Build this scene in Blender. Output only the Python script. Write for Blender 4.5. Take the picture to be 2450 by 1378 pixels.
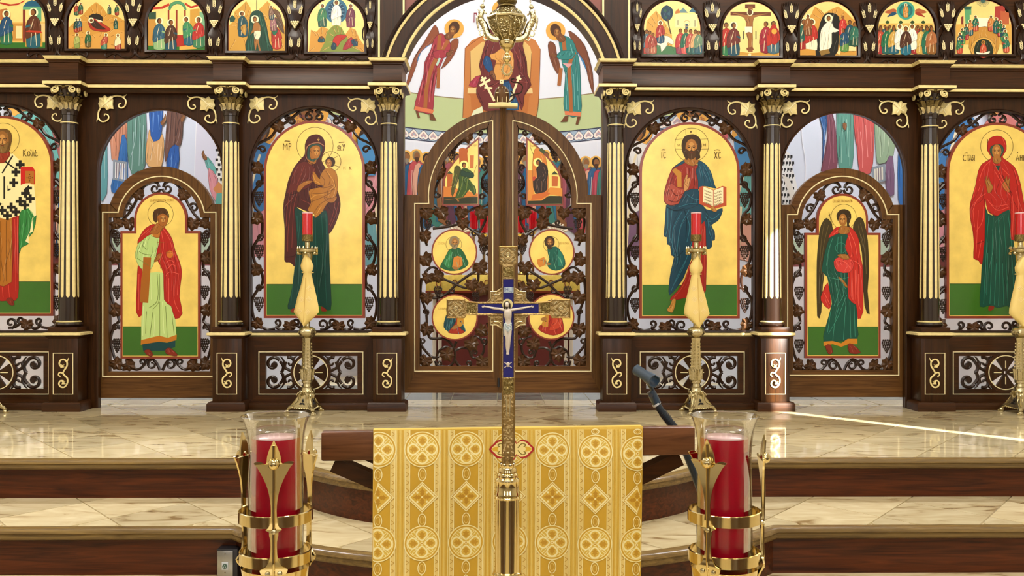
import bpy, bmesh, math, random
from mathutils import Vector, Matrix, Euler
from mathutils.geometry import tessellate_polygon
random.seed(11)
PI = math.pi
for o in list(bpy.data.objects): bpy.data.objects.remove(o)
SC = bpy.context.scene
COL = SC.collection
# ------------------------------------------------------------------ camera
FPX = 2300.0
CAM = Vector((0, 0, 1.169))
YAW = math.atan(35/2300); ROLL = math.radians(0.10)
CR = Matrix.Rotation(-YAW, 3, 'Z') @ Matrix.Rotation(PI/2, 3, 'X') @ Matrix.Rotation(ROLL, 3, 'Z')
cd = bpy.data.cameras.new('camera'); cam = bpy.data.objects.new('camera', cd); COL.objects.link(cam)
cam.matrix_world = Matrix.Translation(CAM) @ CR.to_4x4()
cd.sensor_width = 36; cd.sensor_fit = 'HORIZONTAL'; cd.lens = FPX/2450*36
cd.clip_start = 0.05
SC.camera = cam
SC.view_settings.view_transform = 'Standard'
SC.view_settings.look = 'None'
SC.view_settings.gamma = 1
SC.view_settings.use_curve_mapping = False
SC.view_settings.exposure = 0.0
# ------------------------------------------------------------------ world and lights
w = bpy.data.worlds.new('world'); SC.world = w; w.use_nodes = True
w.node_tree.nodes['Background'].inputs[0].default_value = (.75, .85, 1, 1)
w.node_tree.nodes['Background'].inputs[1].default_value = 1.0
def light(name, kind, loc, target, power, col=(1, 1, 1), **k):
    d = bpy.data.lights.new(name, kind); o = bpy.data.objects.new(name, d); COL.objects.link(o)
    o.location = loc
    o.rotation_euler = (Vector(target)-Vector(loc)).to_track_quat('-Z', 'Y').to_euler()
    d.energy = power; d.color = col
    for a, b in k.items(): setattr(d, a, b)
    return o
WARM = (1, .93, .82)
light('nave_ceiling_light_row', 'AREA', (-2.2, 2.2, 5.7), (-1.4, 5.6, .9), 165, WARM, shape='RECTANGLE', size=1.0, size_y=2.6)
light('nave_ceiling_light_row', 'AREA', (2.2, 2.2, 5.7), (1.4, 5.6, .9), 165, WARM, shape='RECTANGLE', size=1.0, size_y=2.6)
light('nave_ceiling_light_row', 'AREA', (0, -.8, 5.7), (0, 2.6, .6), 170, WARM, shape='RECTANGLE', size=3.0, size_y=.8)
for wx in (-2.6, 0, 2.6): light('west_fill_light', 'AREA', (wx, -3.85, 3.0), (wx*.6, 6, 1.3), 54, (.98, .98, 1), shape='RECTANGLE', size=.9, size_y=2.6)  # added front fill in three tall strips for streaks in the brass
light('sanctuary_ceiling_light', 'AREA', (0, 7.6, 5.6), (0, 9.2, 1.2), 26, (.96, .97, 1), shape='RECTANGLE', size=4.5, size_y=.9)
light('sanctuary_ceiling_light', 'AREA', (-3.2, 6.9, 5.0), (-3.2, 7.7, 1.2), 190, (.93, .95, 1), shape='RECTANGLE', size=1.6, size_y=.4)
light('sanctuary_ceiling_light', 'AREA', (3.2, 6.9, 5.0), (3.2, 7.7, 1.2), 190, (.93, .95, 1), shape='RECTANGLE', size=1.6, size_y=.4)
light('floor_spot', 'SPOT', (-2.9, 3.4, 5.6), (-2.3, 4.7, .3), 420, WARM, spot_size=math.radians(22), spot_blend=.8, shadow_soft_size=.06)
light('sun', 'SUN', (8, -4, 5), (8-.63, -4+.78, 5-.466), 45, (1, .96, .88), angle=math.radians(.5))
# ------------------------------------------------------------------ pixel of the photograph -> point on the plane y = Y
def ray(px, py): return CR @ Vector(((px-1225)/FPX, (689-py)/FPX, -1))
def U(px, py, Y):
    r = ray(px, py); return CAM + r*((Y)/r.y)
def UF(px, py, z):
    r = ray(px, py); return CAM + r*((z-CAM.z)/r.z)
def pxm(Y): return FPX/Y
# ------------------------------------------------------------------ materials
def lin(h):
    h = h.lstrip('#'); c = [int(h[i:i+2], 16)/255 for i in (0, 2, 4)]
    return tuple(((x+.055)/1.055)**2.4 if x > .04045 else x/12.92 for x in c)
MATS = {}
def newmat(name):
    m = bpy.data.materials.new(name); m.use_nodes = True; MATS[name] = m
    nt = m.node_tree; return m, nt, nt.nodes['Principled BSDF']
def mat(name, col, rough=.5, metal=0., coat=0., bump=0., bscale=40., var=0., vscale=6., **k):
    m, nt, b = newmat(name)
    c = lin(col) if isinstance(col, str) else col
    b.inputs['Base Color'].default_value = (*c, 1)
    b.inputs['Roughness'].default_value = rough; b.inputs['Metallic'].default_value = metal
    b.inputs['Coat Weight'].default_value = coat; b.inputs['Coat Roughness'].default_value = .08
    for a, v in k.items(): b.inputs[a.replace('_', ' ')].default_value = v
    if var or bump:
        tc = nt.nodes.new('ShaderNodeTexCoord')
    if var:
        n = nt.nodes.new('ShaderNodeTexNoise'); n.inputs['Scale'].default_value = vscale; n.inputs['Detail'].default_value = 5
        nt.links.new(tc.outputs['Object'], n.inputs['Vector'])
        r = nt.nodes.new('ShaderNodeValToRGB')
        r.color_ramp.elements[0].position = .3; r.color_ramp.elements[1].position = .7
        r.color_ramp.elements[0].color = (*[x*(1-var) for x in c], 1); r.color_ramp.elements[1].color = (*[min(1, x*(1+var)) for x in c], 1)
        nt.links.new(n.outputs[0], r.inputs[0]); nt.links.new(r.outputs[0], b.inputs['Base Color'])
    if bump:
        n = nt.nodes.new('ShaderNodeTexNoise'); n.inputs['Scale'].default_value = bscale; n.inputs['Detail'].default_value = 4
        nt.links.new(tc.outputs['Object'], n.inputs['Vector'])
        p = nt.nodes.new('ShaderNodeBump'); p.inputs['Strength'].default_value = bump; p.inputs['Distance'].default_value = .01
        nt.links.new(n.outputs[0], p.inputs['Height']); nt.links.new(p.outputs[0], b.inputs['Normal'])
    return m
def wood(name, c0, c1, axis, rough=.34, coat=.1, scale=1.):
    m, nt, b = newmat(name)
    tc = nt.nodes.new('ShaderNodeTexCoord'); mp = nt.nodes.new('ShaderNodeMapping')
    s = [52*scale]*3; s[axis] = 2.6*scale; mp.inputs['Scale'].default_value = s
    oi = nt.nodes.new('ShaderNodeObjectInfo')
    va = nt.nodes.new('ShaderNodeVectorMath'); va.operation = 'SCALE'; va.inputs[0].default_value = (13, 7, 17)
    nt.links.new(oi.outputs['Random'], va.inputs['Scale']); nt.links.new(va.outputs[0], mp.inputs['Location'])
    nt.links.new(tc.outputs['Object'], mp.inputs['Vector'])
    n = nt.nodes.new('ShaderNodeTexNoise'); n.inputs['Scale'].default_value = 1.; n.inputs['Detail'].default_value = 8; n.inputs['Distortion'].default_value = 1.3
    nt.links.new(mp.outputs[0], n.inputs['Vector'])
    r = nt.nodes.new('ShaderNodeValToRGB'); e = r.color_ramp.elements
    e[0].position = .28; e[0].color = (*lin(c0), 1); e[1].position = .74; e[1].color = (*lin(c1), 1)
    nt.links.new(n.outputs[0], r.inputs[0]); nt.links.new(r.outputs[0], b.inputs['Base Color'])
    p = nt.nodes.new('ShaderNodeBump'); p.inputs['Strength'].default_value = .06; p.inputs['Distance'].default_value = .004
    nt.links.new(n.outputs[0], p.inputs['Height']); nt.links.new(p.outputs[0], b.inputs['Normal'])
    b.inputs['Roughness'].default_value = rough; b.inputs['Coat Weight'].default_value = coat; b.inputs['Coat Roughness'].default_value = .12; b.inputs['Specular IOR Level'].default_value = .22
    return m
wood('wood_x', '261406', '47270d', 0, coat=.03); wood('wood_z', '231306', '41240c', 2, coat=.03)
wood('door_x', '40260e', '6e4a24', 0, coat=.03); wood('door_z', '40270f', '6a4923', 2, coat=.03)
wood('riser_wood', '2a1008', '5a2a10', 0, .3, .06); wood('nosing_wood', '4a371b', '7d6436', 0, .28, .2)
wood('stand_wood', '432611', '74492a', 0, .42, .05)
wood('carve', '1c0f08', '331d10', 2, .33, .2); wood('leaf_wood', '33200f', '5b3a1e', 2, .36, .3)
mat('column_black', '21120a', .22, coat=.5)
mat('gilt', 'e9d89a', .32, .12, var=.1, vscale=30); mat('gilt_line', 'efe3b4', .4, .05)
mat('icon_gold', 'e8cb68', .34, .12, coat=.15, var=.13, vscale=9)
mat('icon_gold_pale', 'ecd583', .36, .08, coat=.15, var=.1, vscale=9)
mat('icon_red', '7c2a10', .35, coat=.2); mat('icon_green', '2e630e', .35, coat=.2, var=.06)
mat('brass', 'd6c28c', .12, 1.); mat('old_brass', 'c6ba94', .25, 1., bump=.25, bscale=90); mat('dark_brass', '7d6c42', .28, 1., bump=.9, bscale=120)
mat('cross_bronze', '9a8052', .3, 1., bump=.3, bscale=150); mat('silver_gilt', 'd8c79a', .25, .8)
mat('steel', 'aaaaa8', .3, 1.); mat('blackbox', '17151a', .45)
mat('enamel', '0a0f6c', .12, coat=.6); mat('ivory', 'cfc3b4', .45); mat('white_cloth', 'c5d3d8', .6)
mat('mic_plastic', '1c3144', .38, coat=.1); mat('mic_dark', '14202a', .35); mat('grey_ring', 'b8bcc0', .4)
mat('cloth_gold', 'dcb84e', .42, .15, bump=.12, bscale=400); mat('veil_cloth', 'e4ca7c', .42, .15, bump=.1, bscale=300)
mat('plaster', 'e9e6dc', .8); mat('apse_paint', 'e6e9f2', .7); mat('grout', 'cfc2a2', .6); mat('nave_wall', 'cfc6b4', .8); mat('ceiling_white', 'eeece6', .9)
mat('altar_red', '6a2218', .5); mat('altar_gold', 'e4c55a', .4, .1, var=.15, vscale=30); mat('altar_white', 'd8c8b0', .5)
mat('socket', '3f5a4c', .5); mat('wick', '2a2018', .8)
mat('red_wax', 'b8062a', .25, coat=.3, Subsurface_Weight=.25, Subsurface_Radius=(.02, .003, .003)); mat('pale_wax', 'd9b9c0', .35, coat=.3)
mat('red_glass', 'b8081a', .1, coat=.8)
m, nt, b = newmat('flame'); b.inputs['Emission Color'].default_value = (1, .62, .25, 1); b.inputs['Emission Strength'].default_value = 12
# painted surfaces: colour stored per painted stroke
m, nt, b = newmat('paint'); a = nt.nodes.new('ShaderNodeAttribute'); a.attribute_name = 'Col'
nt.links.new(a.outputs['Color'], b.inputs['Base Color']); b.inputs['Roughness'].default_value = .4; b.inputs['Specular IOR Level'].default_value = .3; b.inputs['Coat Weight'].default_value = .05
m, nt, b = newmat('mural'); a = nt.nodes.new('ShaderNodeAttribute'); a.attribute_name = 'Col'
nt.links.new(a.outputs['Color'], b.inputs['Base Color']); b.inputs['Roughness'].default_value = .75
m, nt, b = newmat('brocade'); a = nt.nodes.new('ShaderNodeAttribute'); a.attribute_name = 'Col'
nt.links.new(a.outputs['Color'], b.inputs['Base Color']); b.inputs['Roughness'].default_value = .4; b.inputs['Metallic'].default_value = .15
# clear glass: thin, mostly transparent, fresnel glossy
m, nt, b = newmat('clear_glass'); nt.nodes.remove(b)
tr = nt.nodes.new('ShaderNodeBsdfTransparent'); tr.inputs[0].default_value = (.93, .92, .90, 1)
gl = nt.nodes.new('ShaderNodeBsdfGlossy'); gl.inputs['Roughness'].default_value = .03
fr = nt.nodes.new('ShaderNodeFresnel'); fr.inputs[0].default_value = 1.38
mx = nt.nodes.new('ShaderNodeMixShader')
mu = nt.nodes.new('ShaderNodeMath'); mu.operation = 'MULTIPLY'; mu.inputs[1].default_value = .5
nt.links.new(fr.outputs[0], mu.inputs[0]); nt.links.new(mu.outputs[0], mx.inputs[0]); nt.links.new(tr.outputs[0], mx.inputs[1]); nt.links.new(gl.outputs[0], mx.inputs[2])
nt.links.new(mx.outputs[0], nt.nodes['Material Output'].inputs[0])
m, nt, b = newmat('glass_rim'); nt.nodes.remove(b)
tr = nt.nodes.new('ShaderNodeBsdfTransparent'); tr.inputs[0].default_value = (.85, .85, .84, 1)
gl = nt.nodes.new('ShaderNodeBsdfGlossy'); gl.inputs['Roughness'].default_value = .05
mx = nt.nodes.new('ShaderNodeMixShader'); mx.inputs[0].default_value = .4
nt.links.new(tr.outputs[0], mx.inputs[1]); nt.links.new(gl.outputs[0], mx.inputs[2]); nt.links.new(mx.outputs[0], nt.nodes['Material Output'].inputs[0])
# marble tiles, each tile its own tone
def marble(name, c0, c1, vein):
    m, nt, b = newmat(name)
    tc = nt.nodes.new('ShaderNodeTexCoord'); oi = nt.nodes.new('ShaderNodeObjectInfo')
    va = nt.nodes.new('ShaderNodeVectorMath'); va.operation = 'SCALE'; va.inputs[0].default_value = (31, 57, 11)
    nt.links.new(oi.outputs['Random'], va.inputs['Scale'])
    ad = nt.nodes.new('ShaderNodeVectorMath'); ad.operation = 'ADD'
    nt.links.new(tc.outputs['Object'], ad.inputs[0]); nt.links.new(va.outputs[0], ad.inputs[1])
    mp = nt.nodes.new('ShaderNodeMapping'); mp.inputs['Scale'].default_value = (3.2, 9, 3); mp.inputs['Rotation'].default_value = (0, 0, .5)
    nt.links.new(ad.outputs[0], mp.inputs['Vector'])
    n = nt.nodes.new('ShaderNodeTexNoise'); n.inputs['Scale'].default_value = 1.1; n.inputs['Detail'].default_value = 8; n.inputs['Distortion'].default_value = 1.4
    nt.links.new(mp.outputs[0], n.inputs['Vector'])
    r = nt.nodes.new('ShaderNodeValToRGB'); e = r.color_ramp.elements
    e[0].position = .3; e[0].color = (*lin(vein), 1); e[1].position = .42; e[1].color = (*lin(c0), 1)
    x = e.new(.75); x.color = (*lin(c1), 1)
    nt.links.new(n.outputs[0], r.inputs[0])
    hs = nt.nodes.new('ShaderNodeHueSaturation')
    ma = nt.nodes.new('ShaderNodeMapRange'); ma.inputs['To Min'].default_value = .8; ma.inputs['To Max'].default_value = 1.1
    nt.links.new(oi.outputs['Random'], ma.inputs['Value']); nt.links.new(ma.outputs[0], hs.inputs['Value'])
    nt.links.new(r.outputs[0], hs.inputs['Color']); nt.links.new(hs.outputs[0], b.inputs['Base Color'])
    b.inputs['Roughness'].default_value = .06; b.inputs['Specular IOR Level'].default_value = .6
marble('marble', 'c3b38c', 'd9cca8', '8e7650'); marble('marble_grey', '6f7468', '98998a', '3c4640')
# ------------------------------------------------------------------ mesh helpers
def cr(pts, closed=False, n=4):
    "Catmull-Rom through the points"
    out = []; L = len(pts)
    rng = range(L) if closed else range(L-1)
    for i in rng:
        p1 = pts[i]; p2 = pts[(i+1) % L]
        p0 = pts[(i-1) % L] if closed or i > 0 else p1
        p3 = pts[(i+2) % L] if closed or i < L-2 else p2
        for j in range(n):
            t = j/n
            out.append(tuple(.5*((2*b)+(-a+c)*t+(2*a-5*b+4*c-d)*t*t+(-a+3*b-3*c+d)*t**3) for a, b, c, d in zip(p0, p1, p2, p3)))
    if not closed: out.append(tuple(pts[-1]))
    return out
def arc(cx, cy, r, a0, a1, n=24, ry=None):
    ry = r if ry is None else ry
    return [(cx+r*math.cos(math.radians(a0+(a1-a0)*i/n)), cy+ry*math.sin(math.radians(a0+(a1-a0)*i/n))) for i in range(n+1)]
ORG = {}
class MB:
    def __init__(s): s.v = []; s.f = []; s.col = []
    def add(s, vs, fs):
        o = len(s.v); s.v += [Vector(x) for x in vs]; s.f += [tuple(i+o for i in f) for f in fs]; return s
    def box(s, x0, x1, y0, y1, z0, z1, b=0):
        if b <= 0:
            vs = [(x, y, z) for z in (z0, z1) for y in (y0, y1) for x in (x0, x1)]
            return s.add(vs, [(0, 2, 3, 1), (4, 5, 7, 6), (0, 1, 5, 4), (2, 6, 7, 3), (0, 4, 6, 2), (1, 3, 7, 5)])
        bm = bmesh.new(); bmesh.ops.create_cube(bm, size=1)
        for v in bm.verts: v.co = Vector(((x0+x1)/2+v.co.x*(x1-x0), (y0+y1)/2+v.co.y*(y1-y0), (z0+z1)/2+v.co.z*(z1-z0)))
        bmesh.ops.bevel(bm, geom=bm.edges[:], offset=b, segments=2, affect='EDGES', profile=.5)
        return s.bm(bm)
    def bm(s, bm):
        bm.verts.index_update(); s.add([v.co.copy() for v in bm.verts], [[v.index for v in f.verts] for f in bm.faces]); bm.free(); return s
    def prism(s, loops, y0, y1, fn=None, bev=0):
        "2-D loops (x, z), the first the outline, the rest holes, from y0 (front) to y1"
        flat = [p for l in loops for p in l]
        tri = tessellate_polygon([[Vector((p[0], p[1], 0)) for p in l] for l in loops])
        n = len(flat); fn = fn or (lambda x, z, y: (x, y, z))
        vs = [fn(p[0], p[1], y0) for p in flat]+[fn(p[0], p[1], y1) for p in flat]
        def o(t):
            a, b, c = (flat[i] for i in t)
            return t if (b[0]-a[0])*(c[1]-a[1])-(b[1]-a[1])*(c[0]-a[0]) > 0 else (t[0], t[2], t[1])
        tri = [o(t) for t in tri]
        fs = list(tri)+[tuple(n+i for i in reversed(t)) for t in tri]
        k = 0
        for li, l in enumerate(loops):
            m = len(l)
            ar = sum(l[i][0]*l[(i+1) % m][1]-l[(i+1) % m][0]*l[i][1] for i in range(m))
            fl = (ar > 0) == (li == 0)
            for i in range(m):
                a, b = k+i, k+(i+1) % m
                fs.append((a, n+a, n+b, b) if fl else (b, n+b, n+a, a))
            k += m
        return s.add(vs, fs)
    def strip(s, path, prof, closed=False):
        "sweep a profile [(out, y)] along a 2-D path in the x-z plane; out = to the left of the path"
        L = len(path); N = []
        for i in range(L):
            a = path[i-1] if i > 0 or closed else path[i]; b = path[(i+1) % L] if i < L-1 or closed else path[i]
            t0 = Vector((path[i][0]-a[0], path[i][1]-a[1])); t1 = Vector((b[0]-path[i][0], b[1]-path[i][1]))
            if t0.length < 1e-9: t0 = t1
            if t1.length < 1e-9: t1 = t0
            t0.normalize(); t1.normalize(); n0 = Vector((-t0.y, t0.x)); n1 = Vector((-t1.y, t1.x))
            m = (n0+n1); m = m.normalized() if m.length > 1e-6 else n0
            m = m/max(.35, m.dot(n0)); N.append(m)
        k = len(prof); vs = []
        for p, m in zip(path, N): vs += [(p[0]+m.x*o, y, p[1]+m.y*o) for o, y in prof]
        fs = []
        for i in range(L if closed else L-1):
            j = (i+1) % L
            for q in range(k): fs.append((i*k+q, i*k+(q+1) % k, j*k+(q+1) % k, j*k+q))
        if not closed: fs += [tuple(range(k-1, -1, -1)), tuple((L-1)*k+q for q in range(k))]
        return s.add(vs, fs)
    def tube(s, path, r, seg=6, cap=True, flat=1., up=None):
        P = [Vector(p) for p in path]; L = len(P); R = r if isinstance(r, (list, tuple)) else [r]*L
        vs = []; pn = None
        for i in range(L):
            t = (P[min(i+1, L-1)]-P[max(i-1, 0)])
            if t.length < 1e-9: t = Vector((0, 0, 1))
            t.normalize()
            if pn is None:
                u = Vector(up) if up else (Vector((0, 1, 0)) if abs(t.y) < .9 else Vector((1, 0, 0)))
            else: u = pn
            nn = (u-t*u.dot(t)); nn = nn.normalized() if nn.length > 1e-6 else t.orthogonal().normalized()
            pn = nn; bb = t.cross(nn)
            for q in range(seg):
                a = 2*PI*q/seg; vs.append(P[i]+(nn*math.cos(a)*flat+bb*math.sin(a))*R[i])
        fs = [(i*seg+q, i*seg+(q+1) % seg, (i+1)*seg+(q+1) % seg, (i+1)*seg+q) for i in range(L-1) for q in range(seg)]
        if cap: fs += [tuple(range(seg-1, -1, -1)), tuple((L-1)*seg+q for q in range(seg))]
        return s.add(vs, fs)
    def lathe(s, prof, c=(0, 0, 0), seg=24, sx=1., sy=1., a0=0., close=True, fn=None):
        k = len(prof); vs = []
        for q in range(seg):
            a = 2*PI*q/seg+a0
            for r, z in prof:
                rr = r*(fn(a, z) if fn else 1)
                vs.append((c[0]+rr*math.cos(a)*sx, c[1]+rr*math.sin(a)*sy, c[2]+z))
        fs = [(q*k+i, ((q+1) % seg)*k+i, ((q+1) % seg)*k+i+1, q*k+i+1) for q in range(seg) for i in range(k-1)]
        if close:
            if prof[0][0] > 1e-5: fs.append(tuple(q*k for q in range(seg-1, -1, -1)))
            if prof[-1][0] > 1e-5: fs.append(tuple(q*k+k-1 for q in range(seg)))
        return s.add(vs, fs)
    def ball(s, c, r, seg=8, rings=5, sx=1, sy=1, sz=1):
        prof = [(r*math.sin(PI*i/rings), -r*math.cos(PI*i/rings)) for i in range(rings+1)]
        vs = [(c[0], c[1], c[2]-r*sz)]; fs = []
        for i in range(1, rings):
            for q in range(seg):
                a = 2*PI*q/seg; vs.append((c[0]+prof[i][0]*math.cos(a)*sx, c[1]+prof[i][0]*math.sin(a)*sy, c[2]+prof[i][1]*sz))
        vs.append((c[0], c[1], c[2]+r*sz))
        for q in range(seg):
            fs.append((0, 1+(q+1) % seg, 1+q)); b = 1+(rings-2)*seg
            fs.append((b+q, b+(q+1) % seg, len(vs)-1))
            for i in range(rings-2): fs.append((1+i*seg+q, 1+i*seg+(q+1) % seg, 1+(i+1)*seg+(q+1) % seg, 1+(i+1)*seg+q))
        return s.add(vs, fs)
    def build(s, name, m, parent=None, smooth=True, ang=38, tags=None):
        off = ORG.get(parent.name, Vector()) if parent else Vector()
        me = bpy.data.meshes.new(name); me.from_pydata([v-off for v in s.v], [], s.f)
        me.materials.append(MATS[m] if isinstance(m, str) else m)
        if s.col:
            ca = me.color_attributes.new('Col', 'FLOAT_COLOR', 'POINT')
            ca.data.foreach_set('color', [x for c in s.col for x in (*c, 1)])
        if smooth:
            me.polygons.foreach_set('use_smooth', [True]*len(me.polygons))
            try: me.set_sharp_from_angle(angle=math.radians(ang))
            except Exception: pass
        me.update()
        o = bpy.data.objects.new(name, me); COL.objects.link(o)
        if parent: o.parent = parent; ORG[o.name] = off
        else: ORG[o.name] = Vector()
        return o
def tag(o, label=None, cat=None, group=None, kind=None):
    if label: o['label'] = label
    if cat: o['category'] = cat
    if group: o['group'] = group
    if kind: o['kind'] = kind
    return o
def thing(name, label, cat, loc=(0, 0, 0), group=None, kind=None):
    o = bpy.data.objects.new(name, None); COL.objects.link(o); o.location = loc; o.empty_display_size = .1
    ORG[o.name] = Vector(loc); return tag(o, label, cat, group, kind)
def inst(me, name, parent, loc, rot=(0, 0, 0), sc=(1, 1, 1)):
    "one more copy of a shared mesh, placed in world space under its parent"
    o = bpy.data.objects.new(name, me); COL.objects.link(o)
    off = ORG.get(parent.name, Vector()) if parent else Vector()
    o.location = Vector(loc)-off; o.rotation_euler = rot; o.scale = sc if isinstance(sc, tuple) else (sc,)*3
    if parent: o.parent = parent
    ORG[o.name] = off
    return o
def mesh_only(mb, name, m, smooth=True, ang=38):
    o = mb.build(name, m, None, smooth, ang); me = o.data; bpy.data.objects.remove(o); return me
# ================================================================== the setting
ZP, ZS = .369, .19                     # solea platform, lower step
XC = U(1203, 700, 6.3).x               # axis of the icon screen
Y1, R1, Y2, R2, YC = 4.475, 1.113, 3.91, 1.52, 4.95
def front(x, Y, R):
    d = abs(x-XC)
    return min(Y, YC-math.sqrt(R*R-d*d)) if d < R else Y
def front_path(Y, R, x0=-4.6, x1=4.6, off=0.):
    "front edge in plan from left to right"
    R += off; Y -= off
    h = math.sqrt(R*R-(YC-Y)**2)
    a = math.atan2(-(YC-Y), h)
    pts = [(x0, Y), (XC-h, Y)]
    N = 40
    for i in range(1, N): 
        t = (PI-a)*-1+((2*a)-(-PI))*0
        ang = -PI-a+(i/N)*(PI+2*a) if False else (-PI-a)+(PI+2*a)*i/N
        pts.append((XC+R*math.cos(ang), YC+R*math.sin(ang)))
    return pts+[(XC+h, Y), (x1, Y)]
XZ = lambda x, y, z: (x, y, z)
floor = MB().box(-4.6, 4.6, -4, 10.6, -.1, 0).build('floor', 'marble', smooth=False); tag(floor, kind='structure')
def slab(name, Y, R, z0, z1, m='grout'):
    p = front_path(Y, R, off=-.03)
    mb = MB().prism([p+[(4.6, 10.6), (-4.6, 10.6)]], z0, z1, fn=XZ)
    return tag(mb.build(name, m, smooth=False), kind='structure')
plat = slab('floor_solea', Y1, R1, ZS, ZP-.008)
step = slab('floor_step', Y2, R2, 0, ZS-.008)
def riser(name, Y, R, z0, z1):
    for off, a, b, m, nm in ((-.022, z0, z1-.045, 'riser_wood', name), ):
        p = front_path(Y, R, off=off); q = front_path(Y, R, off=off-.02)
        tag(MB().prism([p+q[::-1]], a, b, fn=XZ).build(nm, m), kind='structure')
riser('trim_1', Y1, R1, ZS, ZP); riser('trim_2', Y2, R2, 0, ZS)
def nosing(name, Y, R, zt):
    prof = [(0, -.004), (.008, -.010), (.011, -.016), (.006, -.020), (.006, -.024), (.010, -.030), (.008, -.040), (-.004, -.045), (-.022, -.045), (-.05, -.045), (-.05, 0), (-.006, 0)]
    path = front_path(Y, R)
    mb = MB(); L = len(path); k = len(prof); N = []
    for i in range(L):
        a, b = path[max(i-1, 0)], path[min(i+1, L-1)]
        t = Vector((b[0]-a[0], b[1]-a[1])).normalized(); N.append(Vector((t.y, -t.x)))
    vs = [(p[0]+n.x*o, p[1]+n.y*o, zt+z) for p, n in zip(path, N) for o, z in prof]
    fs = [(i*k+q, i*k+(q+1) % k, (i+1)*k+(q+1) % k, (i+1)*k+q) for i in range(L-1) for q in range(k)]
    tag(mb.add(vs, fs).build(name, 'nosing_wood', ang=60), kind='structure')
nosing('trim_3', Y1, R1, ZP+.001); nosing('trim_4', Y2, R2, ZS+.001)
# ---- marble tiles laid on the diagonal, each a piece of its own
TA, TB = .235, .30
TILE = mesh_only(MB().prism([[(-TA+.004, 0), (0, -TB+.005), (TA-.004, 0), (0, TB-.005)]], -.008, 0, fn=XZ), 'tile', 'marble', smooth=False)
def tiles(parent, zt, Y, R, yb):
    for i in range(-24, 25):
        for j in range(-2, 40):
            cx = i*TA; cy = 2.9+(j*2+(i % 2))*TB
            fr = lambda x: front(x, Y, R)+.045
            half = 3.9*max(cy, 3)/6.39+.1 if False else .62*max(cy, 3.)+.3
            if abs(cx) > half or cy-TB > yb: continue
            xs = [cx-TA+.004+(2*TA-.008)*q/12 for q in range(13)]
            lo, hi = [], []
            for x in xs:
                e = max(0, TB*(1-abs(x-cx)/TA)-.005); lo.append(max(cy-e, fr(x))); hi.append(min(cy+e, yb))
            keep = [q for q in range(13) if hi[q]-lo[q] > -1e-6]
            if not keep or max(hi[q]-lo[q] for q in keep) < .02: continue
            if all(cy-TB*(1-abs(x-cx)/TA) >= fr(x) for x in xs) and cy+TB <= yb:
                inst(TILE, 'floor_tile', parent, (cx, cy, zt)); continue
            poly = [(xs[q], lo[q]) for q in keep]+[(xs[q], hi[q]) for q in reversed(keep) if hi[q]-lo[q] > 1e-5]
            if len(poly) < 3: continue
            MB().prism([poly], zt-.008, zt, fn=XZ).build('floor_tile', 'marble', parent, smooth=False)
tiles(plat, ZP, Y1, R1, 6.60); tiles(step, ZS, Y2, R2, Y1+.3 if False else 4.6)
# sanctuary floor beyond the screen: a pale row, then grey marble squares
for i in range(-11, 12):
    MB().prism([[(i*.33+.003, 6.603), (i*.33+.327, 6.603), (i*.33+.327, 6.88), (i*.33+.003, 6.88)]], ZP-.008, ZP, fn=XZ).build('floor_tile', 'marble', plat, smooth=False)
    for j in range(3):
        y = 6.886+j*.34
        MB().prism([[(i*.33+.003, y), (i*.33+.327, y), (i*.33+.327, y+.334), (i*.33+.003, y+.334)]], ZP-.008, ZP, fn=XZ).build('floor_tile', 'marble_grey', plat, smooth=False)
# ---- shell
tag(MB().box(-4.8, -4.6, -4, 10.6, 0, 6).build('wall_left', 'nave_wall', smooth=False), kind='structure')
sl = [(2.72, .9), (2.86, .9), (2.86, 3.6), (2.72, 3.6)]
tag(MB().prism([[(-4, 0), (10.6, 0), (10.6, 6), (-4, 6)], sl], 4.6, 4.615, fn=lambda a, b, c: (c, a, b)).build('wall_right', 'nave_wall', smooth=False), kind='structure')
tag(MB().box(-4.8, 4.8, -4.2, -4, 0, 6).build('wall_west', 'nave_wall', smooth=False), kind='structure')
tag(MB().box(-4.8, 4.8, -4.2, 10.8, 6, 6.2).build('ceiling', 'ceiling_white', smooth=False), kind='structure')
for sx in (-1, 1): tag(MB().box(min(sx*.75, sx*4.55), max(sx*.75, sx*4.55), -3.9, .5, 0, .14).build('floor_reflection_block', 'wood_x', smooth=False), kind='structure')  # unseen low dark blocks, added to give the brass dark reflections
AF, AB = 7.75, 9.7
def apse(x):
    d = abs(x-XC); return AB-.46*d*d if .46*d*d < AB-AF else AF
path = [(-4.6+9.2*i/120) for i in range(121)]
mb = MB()
vs = []
for x in path: vs += [(x, apse(x), 0), (x, apse(x), 6), (x, 10.6, 6), (x, 10.6, 0)]
mb.add(vs, [(i*4+q, i*4+(q+1) % 4, (i+1)*4+(q+1) % 4, (i+1)*4+q) for i in range(120) for q in range(4)])
apse_o = tag(mb.build('wall_apse', 'apse_paint', ang=25), kind='structure')
def UA(px, py, off=0.):
    Y = 8.6
    for _ in range(14): Y = .5*Y+.5*(apse(U(px, py, Y).x)-off)
    p = U(px, py, Y); p.y = apse(p.x)-off
    return p
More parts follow.
